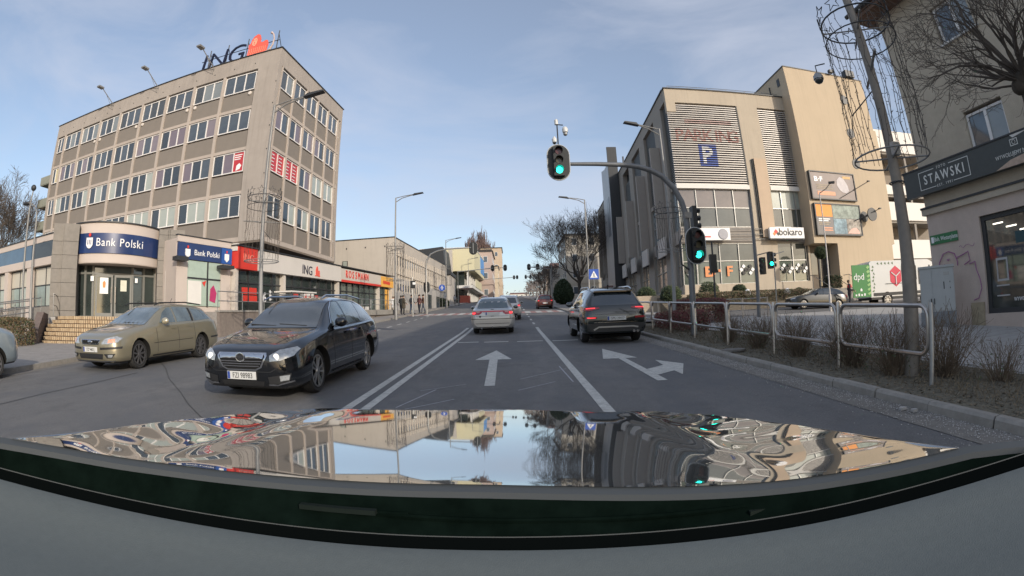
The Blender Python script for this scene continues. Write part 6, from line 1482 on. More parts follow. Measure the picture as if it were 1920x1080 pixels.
# ------------------------------------------------------------- pedestrian railing
pr_=thing('pedestrian_railing','bent steel tube guard railing with rounded frames along the planted strip','railing',(0,0,0))
yp=[4.7,6.95,9.3,11.75,14.2,16.6,18.9,21.1]; XR=5.5
for i,y in enumerate(yp): MB().lathe([(.038,-.1),(.038,1.18),(.034,1.2),(.001,1.2)],10).build('post',M_SHINY if i else M_STEEL,pr_,(XR,y,gz(y)),smooth=True)
for a,b in zip(yp,yp[1:]):
    a1,b1=a+.07,b-.07; r=.16; z0,z1=.50,1.16; c=[]
    for (cy_,cz,s) in ((b1-r,z1-r,0),(a1+r,z1-r,90),(a1+r,z0+r,180),(b1-r,z0+r,270)):
        for q in range(0,91,18): c.append((cy_+r*cos(R(s+q)),cz+r*sin(R(s+q))))
    pts=[(XR,yy,gz(yy)+zz_) for yy,zz_ in c]; pts.append(pts[0])
    MB().tube(pts,.033,8,caps=False).build('rail_frame',M_SHINY,pr_,smooth=True)
pr2=thing('pedestrian_railing','second bent tube railing further off beside the side street, behind the red hedge','railing',(0,0,0))
for i in range(5):
    x0=7.2+1.6*i; y=23.6; MB().tube([(x0,y,gz(y)),(x0,y,gz(y)+1.1)],.03,6).build('post',M_SHINY,pr2)
    if i<4: MB().tube([(x0+.08,y,gz(y)+.45),(x0+.08,y,gz(y)+1.05),(x0+1.52,y,gz(y)+1.05),(x0+1.52,y,gz(y)+.45),(x0+.08,y,gz(y)+.45)],.025,6,caps=False).build('rail_frame',M_SHINY,pr2)
# ------------------------------------------------------------- grey cabinet
cb=thing('junction_cabinet','grey two-door junction cabinet on a concrete base at the corner of the photo shop','cabinet',(13.0,10.75,gz(10.7)+.06),R(-50))
M_CAB=mat('cabinet grey',(.42,.43,.42),rough=.5,var=.06,scale=2,dirt=.2)
MB().box(-.62,.62,-.02,.42,0,.52).build('base',mat('cabinet base',(.22,.23,.24),rough=.9,var=.15,scale=8,dirt=.3),cb); MB().box(-.6,.6,0,.4,.52,1.86).build('housing',M_CAB,cb); MB().box(-.64,.64,-.04,.44,1.86,1.93).build('roof',M_CAB,cb)
for x0 in (-.58,-.17): d=MB().box(x0,x0+(.40 if x0<-.3 else .74),-.022,0,.56,1.83).build('door',M_CAB,cb); MB().box(x0+(.33 if x0<-.3 else .03),x0+(.36 if x0<-.3 else .06),-.05,-.022,.75,.93).build('handle',M_BLACK,d)
MB().box(.22,.25,-.03,-.022,1.2,1.42).build('lock',M_BLACK,cb); MB().box(.44,.46,-.03,-.022,1.2,1.25).build('lock',M_BLACK,cb); MB().box(.44,.46,-.03,-.022,1.38,1.43).build('lock',M_BLACK,cb); MB().box(.24,.44,-.026,-.022,1.62,1.72).build('rating_plate',M_STEEL,cb)
t=thing('bollard','short dark bollard behind the near lamp post','bollard',(10.2,9.4,gz(9.4)+.08)); MB().lathe([(.09,0),(.09,.85),(.07,.9),(.001,.9)],10).build('post',M_CURB,t,smooth=True)
# manhole, debris
t=thing('manhole_cover','pale concrete cover lying in the planted strip near the railing','manhole cover',(5.0,10.4,gz(10.4)+.1)); MB().lathe([(.30,0),(.30,.04),(.24,.05),(.001,.05)],18).build('cover',M_CURB2,t)
for i,(x,y) in enumerate(((4.35,4.2),(4.42,4.05))): t=thing('litter','crumpled pale scrap lying in the gutter near the bonnet%s'%(', the smaller piece' if i else ', the larger piece'),'litter',(x,y,gz(y)+.02)); MB().prism([(0,0),(.13-.04*i,.02),(.1,.1-.03*i),(.02,.07)],'z',0,.03).build('scrap',M_PAVE2,t)
for i in range(3):
    t=thing('white_globe','white plastic globe on the planted bank%s'%(' beneath the bokaro sign',' near the tower steps',' left of the steps')[i] if False else 'white globe lamp on the planted bank %s'%('under the orange window letters','left of the tower steps','below the diamond stickers')[i],'globe lamp',((17.6,33.6,2.85),(24.0,33.2,2.6),(21.2,33.4,2.8))[i],group='white globe lamps'); MB().sphere((0,0,.25),.28,n=12).build('globe',M_LETW,t,smooth=True)
# ============================================================= trees and shrubs
M_BARK=mat('bark',(.075,.062,.05),rough=.95,var=.3,scale=9,bump=.5,bscale=30); M_TWIG=mat('twig',(.10,.083,.07),rough=.95,var=.2,scale=4)
def grow(mb, p, d, L, r, depth, rr, up=.1, spread=.5, kink=.14, minr=.006, side=3, tips=None, seglen=.5, nbr=(2,3), ratio=.72, sides=(7,5,4,3)):
    n=max(2,int(L/seglen)); pts=[p]; rs=[r]; q=Vector(p); dd=Vector(d).normalized()
    for i in range(n):
        dd=(dd+Vector((rr.gauss(0,kink),rr.gauss(0,kink),rr.gauss(0,kink)+up*.35))).normalized(); q=q+dd*L/n; pts.append(q.copy()); rs.append(max(minr,r*(1-.45*(i+1)/n)))
    mb.tube(pts,rs,sides[min(len(sides)-1,side)],caps=False)
    if depth<=0: return
    k=rr.randint(*nbr)
    for i in range(k+ (1 if L>1.5 else 0)):
        f=rr.uniform(.35,1) if i else 1; j=min(n,max(1,int(round(f*n)))); b=dd if j==n else (pts[j]-pts[j-1]).normalized()
        ax=b.orthogonal().normalized(); ax=Matrix.Rotation(rr.uniform(0,2*pi),3,b)@ax
        nd=(Matrix.Rotation(rr.uniform(.45,1)*spread*1.3,3,ax)@b)
        grow(mb,pts[j],nd,L*ratio*rr.uniform(.8,1.15),max(minr,rs[j]*(.75 if i==0 else .58)),depth-1,rr,up,spread,kink,minr,side+1,tips,seglen*.7,nbr,ratio,sides)
def tree(label,x,y,h,seed,trunk_r=.2,trunk_h=2.5,depth=5,spread=.5,up=.1,mt=None,twig=None,crown_scale=1,minr=.012,name='bare_tree',cat='tree',group=None,nmain=5,tilt=.55,z=None,nbr=(2,3)):
    rr=random.Random(seed); t=thing(name,label,cat,(x,y,gz(y) if z is None else z),group=group)
    MB().tube([(0,0,-.2),(0,0,trunk_h*.5),(rr.uniform(-.1,.1),rr.uniform(-.1,.1),trunk_h)],[trunk_r*1.2,trunk_r,trunk_r*.85],10).build('trunk',mt or M_BARK,t,smooth=True)
    mb=MB(); L=(h-trunk_h)*.36*crown_scale
    for i in range(nmain):
        a=2*pi*i/nmain+rr.uniform(-.4,.4); tl=tilt*rr.uniform(.5,1.2) if i else .1
        grow(mb,Vector((0,0,trunk_h-.05)),(sin(tl)*cos(a),sin(tl)*sin(a),cos(tl)),L,trunk_r*.6,depth,rr,up,spread,.13,minr,1,nbr=nbr)
    o=stuff(mb.build('crown',twig or M_TWIG,t)); return t
tree('large bare tree with a round crown on the right behind the street lamp',10.7,77,15.5,14,.28,3.0,6,.48,.10,minr=.012,nbr=(2,3),tilt=.55,nmain=8)
tree('smaller bare tree between the street gap and the large bare one',7.6,104,8,9,.14,3,4,.5,.05,minr=.02)
tree('big bare tree at the far left edge behind the bank wing',-67,38,19,11,.45,4,6,.5,.08,minr=.018)
tree('lower bare tree in front of the big one at the far left edge',-56,27,11,12,.3,3,6,.55,.05,minr=.014)
for i,(x,y) in enumerate(((9.2,118),(9.0,138),(9.2,160))): tree(('first','second','third')[i]+' of the small bare street trees in the row beyond the grey town house',x,y,10,30+i,.16,2.5,4,.5,.1,minr=.03,group='row of small bare street trees')
for i,(x,y,h) in enumerate(((-13,190,25),(-10.5,196,22),(-8.4,203,18))): tree(('tallest','middle','smallest')[i]+' of the slender pinkish bare poplars rising behind the pink houses',x,y,h,40+i,.25,1.5,5,.22,.5,minr=.05,group='bare poplars',nmain=6,tilt=.14,twig=mat('pinkish twigs',(.24,.17,.15),rough=.9))
for i,(x,y) in enumerate(((-8.2,190),(-7.6,215),(-7.4,240))): tree(('nearest','middle','farthest')[i]+' of the low reddish bare trees at the left kerb by the street gap',x,y,9,50+i,.15,2,4,.5,.1,minr=.05,group='low reddish trees',twig=MATS['pinkish twigs'])
# near pollarded tree by the photo shop: branches sweep up and to the left from a thick knot
rr=random.Random(21)
t=thing('pollarded_tree','near pollarded bare tree beside the corner house, branches fanning from a thick knot','tree',(9.35,4.35,gz(4.3)))
MB().tube([(.3,-.2,-.2),(.15,-.1,2),(0,0,4.1),(0,0,4.9)],[.2,.17,.15,.17],10).build('trunk',M_BARK,t,smooth=True)
kn=MB(); kn.sphere((0,0,5.0),.25,n=12,sq=(1.1,1,.9)); kn.sphere((-.15,.1,4.9),.17,n=10); kn.sphere((.1,-.1,5.2),.18,n=10); kn.build('knot',M_BARK,t,smooth=True)
mb=MB()
for i in range(22):
    a=rr.uniform(0,2*pi); el=rr.uniform(-.12,1.35)
    d=Vector((cos(a)*cos(el),sin(a)*cos(el),sin(el)))
    grow(mb,Vector((0,0,5.0))+d*.12,d,rr.uniform(.8,1.35),rr.uniform(.02,.04),4,rr,.10,.5,.17,.004,2,seglen=.2,nbr=(2,3),ratio=.74,sides=(5,5,5,4,3,3))
for i in range(10):                                  # the stronger limbs reaching over the footpath
    a=R(rr.uniform(95,215)); el=rr.uniform(.1,1.0)
    d=Vector((cos(a)*cos(el),sin(a)*cos(el),sin(el)))
    grow(mb,Vector((0,0,5.0))+d*.12,d,rr.uniform(1.1,1.5),rr.uniform(.035,.06),5,rr,.06,.45,.16,.004,1,seglen=.22,nbr=(2,3),ratio=.74,sides=(6,6,5,4,3,3))
stuff(mb.build('crown',M_TWIG,t))
# bare shrubs in the planted strip
def shrub(label,x,y,h,seed,n=46,wid=.42,m=None,leaf=None,group='bare shrubs in the planted strip',base=.09,leafn=0,rad=.006):
    rr=random.Random(seed); t=thing('bare_shrub',label,'shrub',(x,y,gz(y)+base),group=group)
    mb=MB()
    for i in range(n):
        a=rr.uniform(0,2*pi); q=rr.uniform(0,.16); el=rr.uniform(.75,1.5); d=Vector((cos(a)*cos(el)*wid*2,sin(a)*cos(el)*wid*2,sin(el)))
        grow(mb,Vector((q*cos(a),q*sin(a),-.02)),d,h*rr.uniform(.5,.75),rad*1.3,2,rr,.15,.5,.12,rad*.5,2,seglen=.14,nbr=(1,2),ratio=.6,sides=(4,4,3,3,3))
    stuff(mb.build('stems',m or M_TWIG,t))
    if leafn:
        lb=MB()
        for i in range(leafn):
            a=rr.uniform(0,2*pi); q=rr.uniform(0,wid)**.8; z=rr.uniform(.05,h*.7); c=Vector((q*cos(a),q*sin(a),z)); u=Vector((rr.gauss(0,1),rr.gauss(0,1),rr.gauss(0,1))).normalized()*.022; v=u.orthogonal().normalized()*.014
            lb.add([c-u,c+v,c+u,c-v],[(0,1,2,3)])
        stuff(lb.build('leaves',leaf or m,t))
    return t
M_RTW=mat('reddish twig',(.17,.055,.045),rough=.9,var=.3); M_LF=mat('dry leaf',(.13,.09,.05),rough=.9,var=.4,scale=30); M_GLF=mat('dull green leaf',(.055,.075,.03),rough=.8,var=.4,scale=30)
spots=[(6.55,4.15,.62,30),(6.25,5.05,.95,60),(5.75,5.75,.9,60),(6.75,6.3,.65,34),(5.8,6.9,.9,56),(6.3,7.9,.8,50),(5.75,8.7,.85,50),(6.25,9.7,.75,46),(5.8,10.6,.8,46),(6.35,11.4,.7,40),(5.85,12.4,.75,44),(7.35,3.55,.85,40),(7.0,2.7,.6,26),(6.3,13.3,.65,36)]
txt=['small','tall spreading','dense','low','dense dark','broad','tall','loose','dense','low','bushy','tall loose','very small','fading']
near=['beside the footpath edge below the tall spreading one','right of the near lamp post, at the end of the railing','around the foot of the near lamp post','between lamp post and footpath','behind the first railing frame','under the joint of the first two railing frames','behind the second railing frame','on the footpath side of the second railing frame','behind the third railing frame','on the footpath side of the third frame','behind the fourth railing frame','at the right picture edge on the footpath','lowest at the right picture edge','beyond the fourth frame near the red hedge']
for i,(x,y,h,n) in enumerate(spots): shrub(txt[i]+' bare shrub '+near[i],x,y,h*.86,60+i,n=int(n*2.1),wid=.5,rad=.0055,m=mat('brown twig',(.15,.11,.075),rough=.95,var=.35,scale=6),leafn=(160 if i%3 else 60),leaf=M_LF if i%2 else M_GLF)
# leaf litter and gravel on the bed
lb=MB(); rr=random.Random(5)
for i in range(16000):
    x=rr.uniform(4.8,7.2); y=rr.uniform(1.5,21)**1; z=gz(y)+.095+rr.uniform(0,.02); s=rr.uniform(.008,.026); a=rr.uniform(0,pi)
    u=Vector((cos(a)*s,sin(a)*s,rr.uniform(-.4,.4)*s)); v=Vector((-sin(a)*s*.7,cos(a)*s*.7,rr.uniform(-.4,.4)*s)); c=Vector((x,y,z)); lb.add([c-u,c+v,c+u,c-v],[(0,1,2,3)])
o=lb.build('leaf_litter',mat('litter leaf',(.17,.135,.09),rough=.9,var=.6,scale=20)); o['kind']='stuff'
lb=MB()
for i in range(5200):
    x=CURBR-.28*abs(rr.gauss(0,1))-.02; y=rr.uniform(1.5,20); s=rr.uniform(.004,.012); c=Vector((x,y,gz(y)+.012)); lb.add([c+Vector((-s,0,0)),c+Vector((0,s,0)),c+Vector((s,0,0)),c+Vector((0,-s,0)),c+Vector((0,0,s))],[(0,1,4),(1,2,4),(2,3,4),(3,0,4)])
o=lb.build('grit',M_PAVE2); o['kind']='stuff'
# low dry undergrowth between the shrubs
ub=MB(); rr=random.Random(77)
for i in range(2600):
    x=rr.uniform(5.2,7.2); y=1.5+rr.random()**1.5*19; p=Vector((x,y,gz(y)+.08)); d=Vector((rr.gauss(0,.5),rr.gauss(0,.5),rr.uniform(.4,1))).normalized(); L_=rr.uniform(.06,.26)
    q=p+d*L_; ub.tube([p,p+d*L_*.5+Vector((rr.gauss(0,.01),rr.gauss(0,.01),0)),q],[.004,.003,.002],3,caps=False)
    if rr.random()<.5:
        s=rr.uniform(.008,.02); u=Vector((rr.gauss(0,1),rr.gauss(0,1),rr.gauss(0,1))).normalized()*s; v=u.orthogonal().normalized()*s*.7; ub.add([q-u,q+v,q+u,q-v],[(0,1,2,3)])
o=ub.build('undergrowth',mat('dry undergrowth',(.16,.125,.08),rough=1,var=.5,scale=12)); o['kind']='stuff'
# hedges: leaf-sized faces through a rounded box volume
def hedge(name,label,x0,x1,y0,y1,h,n,m,m2=None,zb=None,ball=None,cone=0,size=.04,cat='hedge',group=None,seed=1):
    rr=random.Random(seed); cx_,cy_=(x0+x1)/2,(y0+y1)/2; z0=gz(cy_)+.05 if zb is None else zb
    t=thing(name,label,cat,(cx_,cy_,z0),group=group)
    for part,(mm,k) in enumerate(((m,n),(m2 or m,n//2))):
        lb=MB()
        for i in range(k):
            while True:
                u,v,w=rr.uniform(-1,1),rr.uniform(-1,1),rr.uniform(-1,1)
                d=(u*u+v*v+w*w) if ball else max(abs(u)**6+abs(v)**6,0)+max(0,w)**6
                if d<1+.25*noise.noise(Vector((u*3+seed,v*3,w*3))) and d>.35*rr.random(): break
            kk=1-cone*(w+1)/2; c=Vector((u*kk*(x1-x0)/2,v*kk*(y1-y0)/2,h/2+w*h/2)); s=size*rr.uniform(.6,1.4); q=Vector((rr.gauss(0,1),rr.gauss(0,1),rr.gauss(0,1))).normalized(); e=q.orthogonal().normalized()*s*.6; q*=s
            lb.add([c-q,c+e,c+q,c-e],[(0,1,2,3)])
        stuff(lb.build('foliage' if part==0 else 'leaves',mm,t))
    return t
M_EVG=mat('evergreen leaf',(.035,.055,.025),rough=.8,var=.4,scale=20); M_EVG2=mat('evergreen leaf pale',(.075,.095,.04),rough=.8,var=.3); M_REDL=mat('barberry twigs',(.16,.045,.045),rough=.9,var=.4,scale=14); M_BRN=mat('brown hedge twigs',(.15,.11,.07),rough=.95,var=.4,scale=10)
hedge('red_hedge','dark red bare barberry hedge behind the railing beside the side street',7.4,10.2,21.2,22.8,1.15,5200,M_REDL,M_BRN,size=.045)
hedge('red_hedge','low red brown hedge between suv and railing',5.9,7.2,16.5,20.5,.75,3800,M_REDL,M_BRN,size=.04,seed=3)
for i,(x,y,z,r,lb) in enumerate(((14.6,34.3,2.6,.85,'under the white shop board'),(17.3,34.4,2.75,.62,'under the orange letters'),(20.9,34.2,2.75,.35,'small one beside the thin pole'),(22.9,34.2,2.7,.42,'left of the tower steps'),(11.4,34.0,2.5,.8,'dark one at the glass corner'),(10.2,36.5,2.6,.8,'dark one left of the glass corner'))):
    hedge('ball_shrub','clipped evergreen ball shrub on the bank, '+lb,x-r,x+r,y-r,y+r,r*1.9,2600,M_EVG,M_EVG2,zb=z-.1,ball=True,size=.055,cat='shrub',group='clipped ball shrubs',seed=10+i)
hedge('low_hedge','straggly brown low hedge along the top of the planted bank',12.5,24,32.8,34.2,.9,9000,M_BRN,M_EVG2,zb=2.35,size=.06)
hedge('corner_hedge','green brown hedge with dry leaves in front of the bank ramp, left of the stairs',-20.8,-18.2,11.0,12.2,1.15,4200,M_LF,M_GLF,size=.035,seed=4)
tb=hedge('evergreen_bush','dark evergreen bush on the right far beyond the suv',5.0,8.4,62,66,3.4,6000,M_EVG,M_EVG,ball=True,cone=.45,size=.12,cat='bush',seed=6)
hedge('tub_tree','round clipped tree in a tub beside the tower door',24.8,26.0,33.4,34.6,1.1,2400,M_EVG,M_EVG2,zb=5.6-.0,ball=True,size=.05,cat='tree',seed=7)
t=[o for o in bpy.data.objects if o.get('label','').startswith('round clipped tree in a tub')][0]; MB().tube([(0,0,.1),(0,0,-2.2)],.05,6).build('trunk',M_BARK,t); MB().lathe([(.25,-2.9),(.32,-2.2),(.001,-2.2)],12).build('tub',M_DARKM,t)
hedge('door_shrub','dark shrub on the steps below the round tub tree',25.2,26.6,32.6,33.6,1.0,2200,M_EVG,M_BRN,zb=3.2,size=.06,cat='shrub',seed=8)
hedge('kerb_planter','green planting beside the hall entrance on the left',-11.0,-9.7,68,76,1.2,3500,M_EVG,M_EVG2,size=.08,seed=9)
for i in range(5): shrub(('first','second','third','fourth','fifth')[i]+' bare twiggy shrub by the ramp railing, counted from the bank stairs',-21.5-1.3*i,12.6+.3*i,1.2,90+i,n=26,wid=.5,group='bare twiggy shrubs by the ramp',base=.2,rad=.009)
# far wooded end of the street and a low pale building closing it
def wood(name,x0,x1,y0,y1,h,n,m,seed):
    rr=random.Random(seed); lb=MB()
    for i in range(n):
        x=rr.uniform(x0,x1); y=rr.uniform(y0,y1); hh=h*(.55+.45*noise.noise(Vector((x*.04,y*.02,seed)))+.2); z=gz(y)+rr.uniform(0,1)**.7*hh; s=rr.uniform(.5,1.3); q=Vector((rr.gauss(0,1),rr.gauss(0,1),rr.gauss(0,1))).normalized(); e=q.orthogonal().normalized()*s*.4; q*=s; c=Vector((x,y,z)); lb.add([c-q,c+e,c+q,c-e],[(0,1,2,3)])
    o=lb.build(name,m); o['kind']='stuff'
wood('distant_woods',-300,300,420,520,14,9000,mat('distant woods',(.16,.14,.13),rough=1,var=.3,scale=.2),3)
wood('distant_woods',-60,-8,250,330,9,2500,MATS['distant woods'],4); wood('distant_woods',8,70,190,330,10,3500,MATS['distant woods'],5)
house('grey town house with a tall narrow front behind the big bare tree',11.3,100,11,16,13.5,(.40,.37,.32),.0,floors=4,cols=3)
house('pale low town house beyond the grey one on the right',10.4,124,12,16,8,(.44,.42,.38),2.2,floors=2,cols=3)
house('cream house farther on the right near the end of the street',10.6,150,12,20,9,(.42,.35,.29),2.0,floors=3,cols=3)
house('small white house closing the far end of the street',-2,410,16,10,7,(.62,.60,.56),1.5,floors=2,cols=4)
# ============================================================= people
SKIN=mat('skin',(.42,.25,.18),rough=.6,var=.05); M_HAIR=mat('dark hair',(.03,.022,.018),rough=.8)
def person(label,x,y,rz,h=1.75,top=(.03,.03,.035),legs=(.03,.035,.05),stride=.1,lean=0,armbend=.2,hair=(.04,.03,.02),hat=None,coat=False,z=None,acc=None,turn=0):
    t=thing('person',label,'person',(x,y,(gz(y)+.12) if z is None else z),R(rz)); s=h/1.75
    V=[];E=[];Rr=[]
    def v(p,r): V.append((p[0]*s,p[1]*s,p[2]*s)); Rr.append(r*s); return len(V)-1
    def e(a,b): E.append((a,b))
    L=lean
    pel=v((0,0,.93),.15); wa=v((0,L*.3,1.12),.135); ch=v((0,L*.7,1.32),.16); sh=v((0,L*.9,1.43),.105); nk=v((0,L,1.51),.055); hd=v((0,L+.01,1.60),.085); ht=v((0,L+.005,1.70),.072)
    for a,b in ((pel,wa),(wa,ch),(ch,sh),(sh,nk),(nk,hd),(hd,ht)): e(a,b)
    hands=[]
    for sx in (-1,1):
        st=stride*sx
        hp=v((sx*.095,0,.88),.105); kn=v((sx*.10,-st*.55-.02,.50),.068); an=v((sx*.10,st*-1.0+.02,.10),.048); to=v((sx*.11,-st-.13,.045),.042)
        e(pel,hp);e(hp,kn);e(kn,an);e(an,to)
        so_=v((sx*.19,L*.9,1.41),.068); el=v((sx*.25,L*.6+.05,1.14),.052); wr=v((sx*.24,L*.5-armbend,.92+armbend*.5),.036)
        e(sh,so_);e(so_,el);e(el,wr)
        pm=v((sx*.24,L*.5-armbend-.03,.86+armbend*.5),.036); e(wr,pm); hands.append((sx,wr))
        for k in range(4):
            b=v((sx*(.215+.016*k),L*.5-armbend-.05-.008*k,.79+armbend*.5+.008*abs(k-1.5)),.0105); c_=v((sx*(.215+.016*k),L*.5-armbend-.07,.755+armbend*.5),.009); e(pm,b); e(b,c_)
        th=v((sx*.205,L*.5-armbend-.08,.84+armbend*.5),.011); e(pm,th)
    me=bpy.data.meshes.new('body'); me.from_pydata(V,E,[]); o=bpy.data.objects.new('body',me); COL.objects.link(o)
    md=o.modifiers.new('s','SKIN'); 
    for i,r in enumerate(Rr): me.skin_vertices[0].data[i].radius=(r,r*.85 if i<4 else r)
    me.skin_vertices[0].data[0].use_root=True
    o.modifiers.new('d','SUBSURF').levels=1
    dg=bpy.context.evaluated_depsgraph_get(); m2=bpy.data.meshes.new_from_object(o.evaluated_get(dg)); bpy.data.objects.remove(o)
    key=lambda c:'cloth %.3f %.3f %.3f'%c
    for mm in (mat(key(top),top,rough=.85,var=.12,scale=6),mat(key(legs),legs,rough=.9,var=.12,scale=6),SKIN,M_BLACK): m2.materials.append(mm)
    hz=.89*s if not coat else .62*s
    for p in m2.polygons:
        c=p.center; p.use_smooth=True
        hand=abs(c.x)>.17*s and c.z<(.90+armbend*.5)*s and c.z>.6*s
        p.material_index=2 if (c.z>1.505*s or hand) else (3 if c.z<.09*s else (1 if c.z<hz else 0))
    m2.name='body'; inst('body',m2,t)
    hm=mat(key(hair),hair,rough=.9)
    hb=MB().sphere((0,L*s+.03*s,1.655*s),.105*s,n=12,sq=(.92,1.0,1.0)); hb.v=[(a,b,max(c,1.60*s) if b<.0 else c) for a,b,c in hb.v]; 
    (hb.build('hair',hm,t,smooth=True) if not hat else MB().lathe([(.11*s,1.64*s),(.112*s,1.70*s),(.09*s,1.77*s),(.03*s,1.80*s),(.001,1.80*s)],12,c=(0,L*s+.01,0)).build('cap',mat(key(hat),hat,rough=.9),t,smooth=True))
    for sx in (-1,1):
        MB().sphere((sx*.032*s,(L-.078)*s,1.635*s),.011*s,n=6).build('eye',M_BLACK,t); MB().sphere((sx*.085*s,L*s+.005,1.62*s),.018*s,n=6,sq=(.5,1,1.4)).build('ear',SKIN,t)
    MB().prism([(-.095+L,1.60),(-.075+L,1.645),(-.06+L,1.59)],'x',-.012,.012).build('nose',SKIN,t,None); MB().box(-.02*s,.02*s,(L-.085)*s,(L-.075)*s,1.568*s,1.575*s).build('mouth',mat('lips',(.3,.1,.09)),t)
    if coat: MB().lathe([(.165*s,.60*s),(.17*s,.8*s),(.15*s,1.05*s),(.17*s,1.3*s),(.12*s,1.44*s)],14).build('coat_skirt',mat(key(top),top,rough=.85,var=.12,scale=6),t,smooth=True)
    if acc: acc(t,s)
    return t
def bag(col): return lambda t,s: (MB().box(-.36*s,-.22*s,-.12,.1,.55*s,.85*s).build('bag',mat('bag %.2f'%col[0],col),t))
def back(col): return lambda t,s: (MB().sphere((0,.17*s,1.22*s),.2*s,n=10,sq=(.8,.55,1.1)).build('backpack',mat('bag %.2f'%col[0],col),t,smooth=True))
person('person in dark jacket and trousers, leftmost of the group waiting by the kerb',-9.95,43.2,150,1.74,(.025,.03,.03),(.02,.02,.025),.12)
person('stout person in an olive coat, second from the left in the kerbside group',-9.5,42.2,120,1.76,(.07,.06,.045),(.03,.03,.03),.05,coat=True)
person('person in dark jacket with pale stripe and blue jeans, middle of the kerbside group',-9.2,44.3,60,1.78,(.03,.035,.045),(.05,.07,.11),.14,acc=back((.35,.33,.3)))
person('person in a maroon jacket and cap, second from the right in the kerbside group',-8.55,44.6,-30,1.74,(.09,.035,.035),(.03,.035,.05),.1,hat=(.04,.02,.02))
person('person in a brown jacket and jeans, rightmost of the kerbside group',-8.3,45.2,-80,1.75,(.08,.045,.03),(.05,.065,.09),.16,hat=(.03,.025,.02))
person('person standing behind the lamp post in a grey green coat',-10.6,43.6,90,1.7,(.08,.09,.07),(.03,.03,.03),.04,coat=True)
person('person in a white coat with dark trousers by the orange shop end',-11.7,47.2,30,1.68,(.62,.62,.62),(.02,.02,.02),.14,coat=True)
person('person in black with a dark bag walking past the hall entrance',-10.6,66.5,170,1.78,(.015,.015,.015),(.015,.015,.015),.14,acc=bag((.02,.02,.02)))
person('person in a pale grey jacket and dark trousers walking far up the left pavement',-9.9,84,180,1.72,(.40,.40,.42),(.02,.02,.03),.16)
person('smaller person in dark beside the pale grey walker far up the left pavement',-9.4,86,0,1.66,(.05,.05,.05),(.03,.03,.03),.1)
def vest(t,s): MB().sphere((0,-.02,1.34*s),.21*s,n=12,sq=(1,.75,.75)).build('red_vest',mat('courier red',(.50,.03,.03),rough=.7),t,smooth=True)
person('courier in dark clothes with a red yoke standing behind the parcel van',21.7,26.0,70,1.8,(.035,.03,.035),(.03,.03,.035),.08,hair=(.08,.06,.04),acc=vest,armbend=.3,z=gz(26)+.07)
person('person on a bicycle-width of kerb beyond the suv in a reddish jacket',7.2,47,180,1.7,(.22,.05,.04),(.03,.03,.04),.1)
for i in range(0): pass
# ============================================================= the car that carries the camera
oc=thing('camera_car','mirror-black bonnet, wiper trough and grey dashboard of the car carrying the camera','car',(-.13,0,0))
P_HOOD=mat('mirror black paint',(.012,.014,.016),rough=.03,metal=.85,var=0,coat=1); 
P_HOOD.node_tree.nodes['Principled BSDF'].inputs['Base Color'].default_value=(.29,.31,.32,1)
XM=.995
def dropr(x):
    t=max(0,min(1,x/.75)); return .042*t*t*(3-2*t)
def yrear(x): return .92-.25*(abs(x)/.95)**2
def yfront(x): return yrear(x)+.004+1.32*(max(0,1-(abs(x)/XM)**4.5))**.62
def zhood(x,y):
    # gentle slope to the front that steepens at both ends; shoulders rise to the sides, one crease each
    f=max(0,min(1,(y-yrear(x))/1.32))
    z=1.142-.028*f-.020*f*f-.007*(1-math.exp(-f*14))
    z-=.050*max(0,(f-.87)/.13)**2
    z-=dropr(x)
    ax=min(abs(x),1.02); z+=.052*(ax/.95)**2*(1-.35*f)
    k=max(0,min(1,(ax-.5)/.3)); z+=.009*math.exp(-((ax-(.60+.06*(1-f)))/.05)**2)*4*f*(1-f)
    z+=.0015*k*sin(19*x+1.2)*sin(9*y+3*x)+.0012*k*sin(31*y+8*x)
    return z
NX,NY=170,110; vs=[];fs=[]
for j in range(NY+1):
    for i in range(NX+1):
        x=-XM+2*XM*i/NX; f=(j/NY); y=yrear(x)+(yfront(x)-yrear(x))*f; vs.append((x,y,zhood(x,y)))
for j in range(NY):
    for i in range(NX): a=j*(NX+1)+i; fs.append((a,a+1,a+NX+2,a+NX+1))
hm=MB(); hm.add(vs,fs); ho=hm.build('bonnet',P_HOOD,oc); ho.data.polygons.foreach_set('use_smooth',[True]*len(ho.data.polygons))
# nose below the bonnet edge and the rear lip
nb=MB(); xs=[-.99+1.98*i/40 for i in range(41)]
for k,(dy,dz) in enumerate(((0,0),(.03,-.05),(.03,-.35),(-.1,-.7))):
    pass
vs=[];fs=[]
for x in xs:
    for dy,dz in ((0,0),(.03,-.05),(.03,-.35),(-.1,-.75)): vs.append((x,yfront(x)+dy,zhood(x,yfront(x))+dz-.001))
for i in range(40):
    for k in range(3): a=i*4+k; fs.append((a,a+1,a+5,a+4))
nb.add(vs,fs).build('nose',P_OPEL,oc)
def swept(name,prof,m,xmax=1.02,n=40,mb_=None):
    """prof: function x -> list of (y,z)"""
    vs=[];fs=[]; k=None
    for i in range(n+1):
        x=-xmax+2*xmax*i/n; P=prof(x); k=len(P); vs+=[(x,p[0],p[1]) for p in P]
    for i in range(n):
        for j in range(k-1): a=i*k+j; fs.append((a,a+k,a+k+1,a+1))
    return MB().add(vs,fs).build(name,m,oc,smooth=True)
lift=lambda x:.06*(x/1.0)**2-dropr(x)*.8
M_LIP=mat('bonnet rear edge',(.045,.052,.058),rough=.45,metal=.0,var=.05); M_COWL=mat('wiper trough plastic',(.0035,.007,.0055),rough=.9,var=.4,scale=14,spec=0)
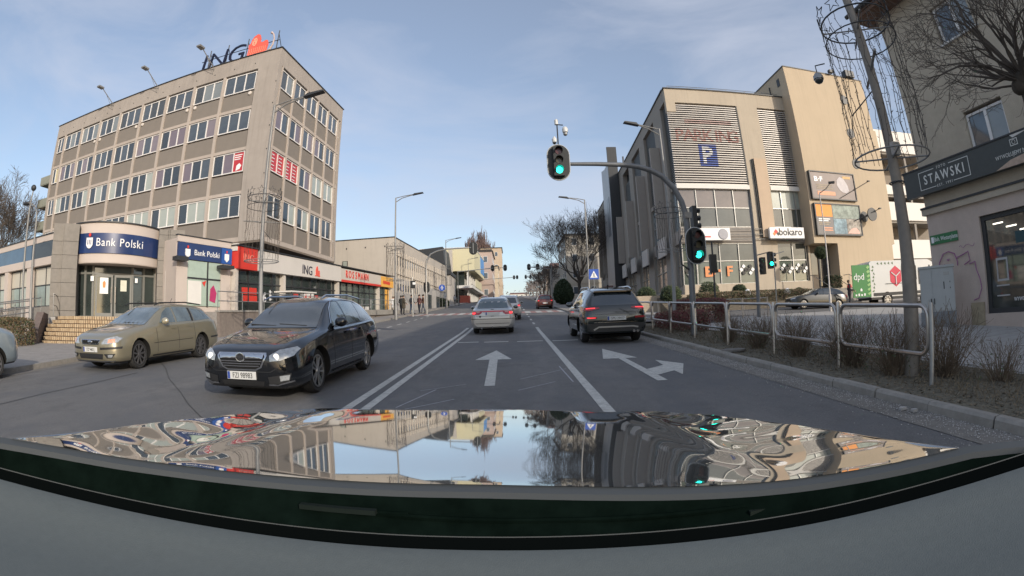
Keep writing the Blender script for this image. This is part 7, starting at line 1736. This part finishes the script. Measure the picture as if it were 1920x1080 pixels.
swept('bonnet_rear_lip',lambda x:[(yrear(x)+.004,zhood(x,yrear(x))-.002),(yrear(x)-.012,zhood(x,yrear(x))-.012),(yrear(x)-.016,zhood(x,yrear(x))-.034)],M_LIP,1.45)
yd=lambda x:.80-.27*(abs(x)/1.05)**2
zd=lambda x:1.052+.088*(x/1.05)**2-dropr(x)*.4
swept('wiper_trough',lambda x:[(yrear(x)-.014,zhood(x,yrear(x))-.024),(yrear(x)-.035,1.085+lift(x)*.9),(yd(x)+.045,1.062+lift(x)*.9),(yd(x)+.02,zd(x)-.012)],M_COWL,1.45)
M_FRIT=mat('black glass border',(.003,.004,.004),rough=.8,var=0,spec=0)
swept('glass_border',lambda x:[(yd(x)+.038,zd(x)+.010),(yd(x)+.012,zd(x)-.004)],M_FRIT,1.45)
swept('glass_seal',lambda x:[(yd(x)+.0385,zd(x)+.0115),(yd(x)+.037,zd(x)+.0090)],mat('seal grey',(.045,.05,.05)),1.45)
for s_ in (-1,1):
    MB().tube([(s_*.75 if s_<0 else .62,.78 if s_<0 else .80,1.125 if s_<0 else 1.085),(s_*.35 if s_<0 else .2,.868,1.095 if s_<0 else 1.08),(-.08 if s_<0 else -.2,.878,1.090)],.0055,6).build('wiper_arm',M_COWL,oc)
    MB().box(-.08,.08,-.010,.004,-.006,.004).build('washer_nozzle_cover',mat('trough plate',(.010,.015,.013),rough=.8,spec=.1),oc,(-.22 if s_<0 else .64,.862 if s_<0 else .80,1.10 if s_<0 else 1.076))
# grey dashboard, softly rounded along the glass
M_DASH=mat('dashboard grain',(.088,.103,.106),rough=.62,var=.06,scale=60,bump=.12,bscale=380,spec=.4)
def dash(x):
    y0,z0=yd(x),zd(x); return [(y0+.012,z0-.03),(y0+.010,z0-.008),(y0+.002,z0),(y0-.02,z0-.003),(y0-.05,z0-.016),(y0-.10,z0-.034),(y0-.18,z0-.05),(y0-.40,z0-.06),(y0-.6,z0-.09),(y0-.62,z0-.5)]
swept('dashboard',dash,M_DASH,1.45,70)
MB().tube([(-.22,.70,1.004),(-.1,.708,1.012),(.1,.708,1.012),(.3,.70,1.004)],.006,6).build('dashboard_seam',C_TRIM,oc)
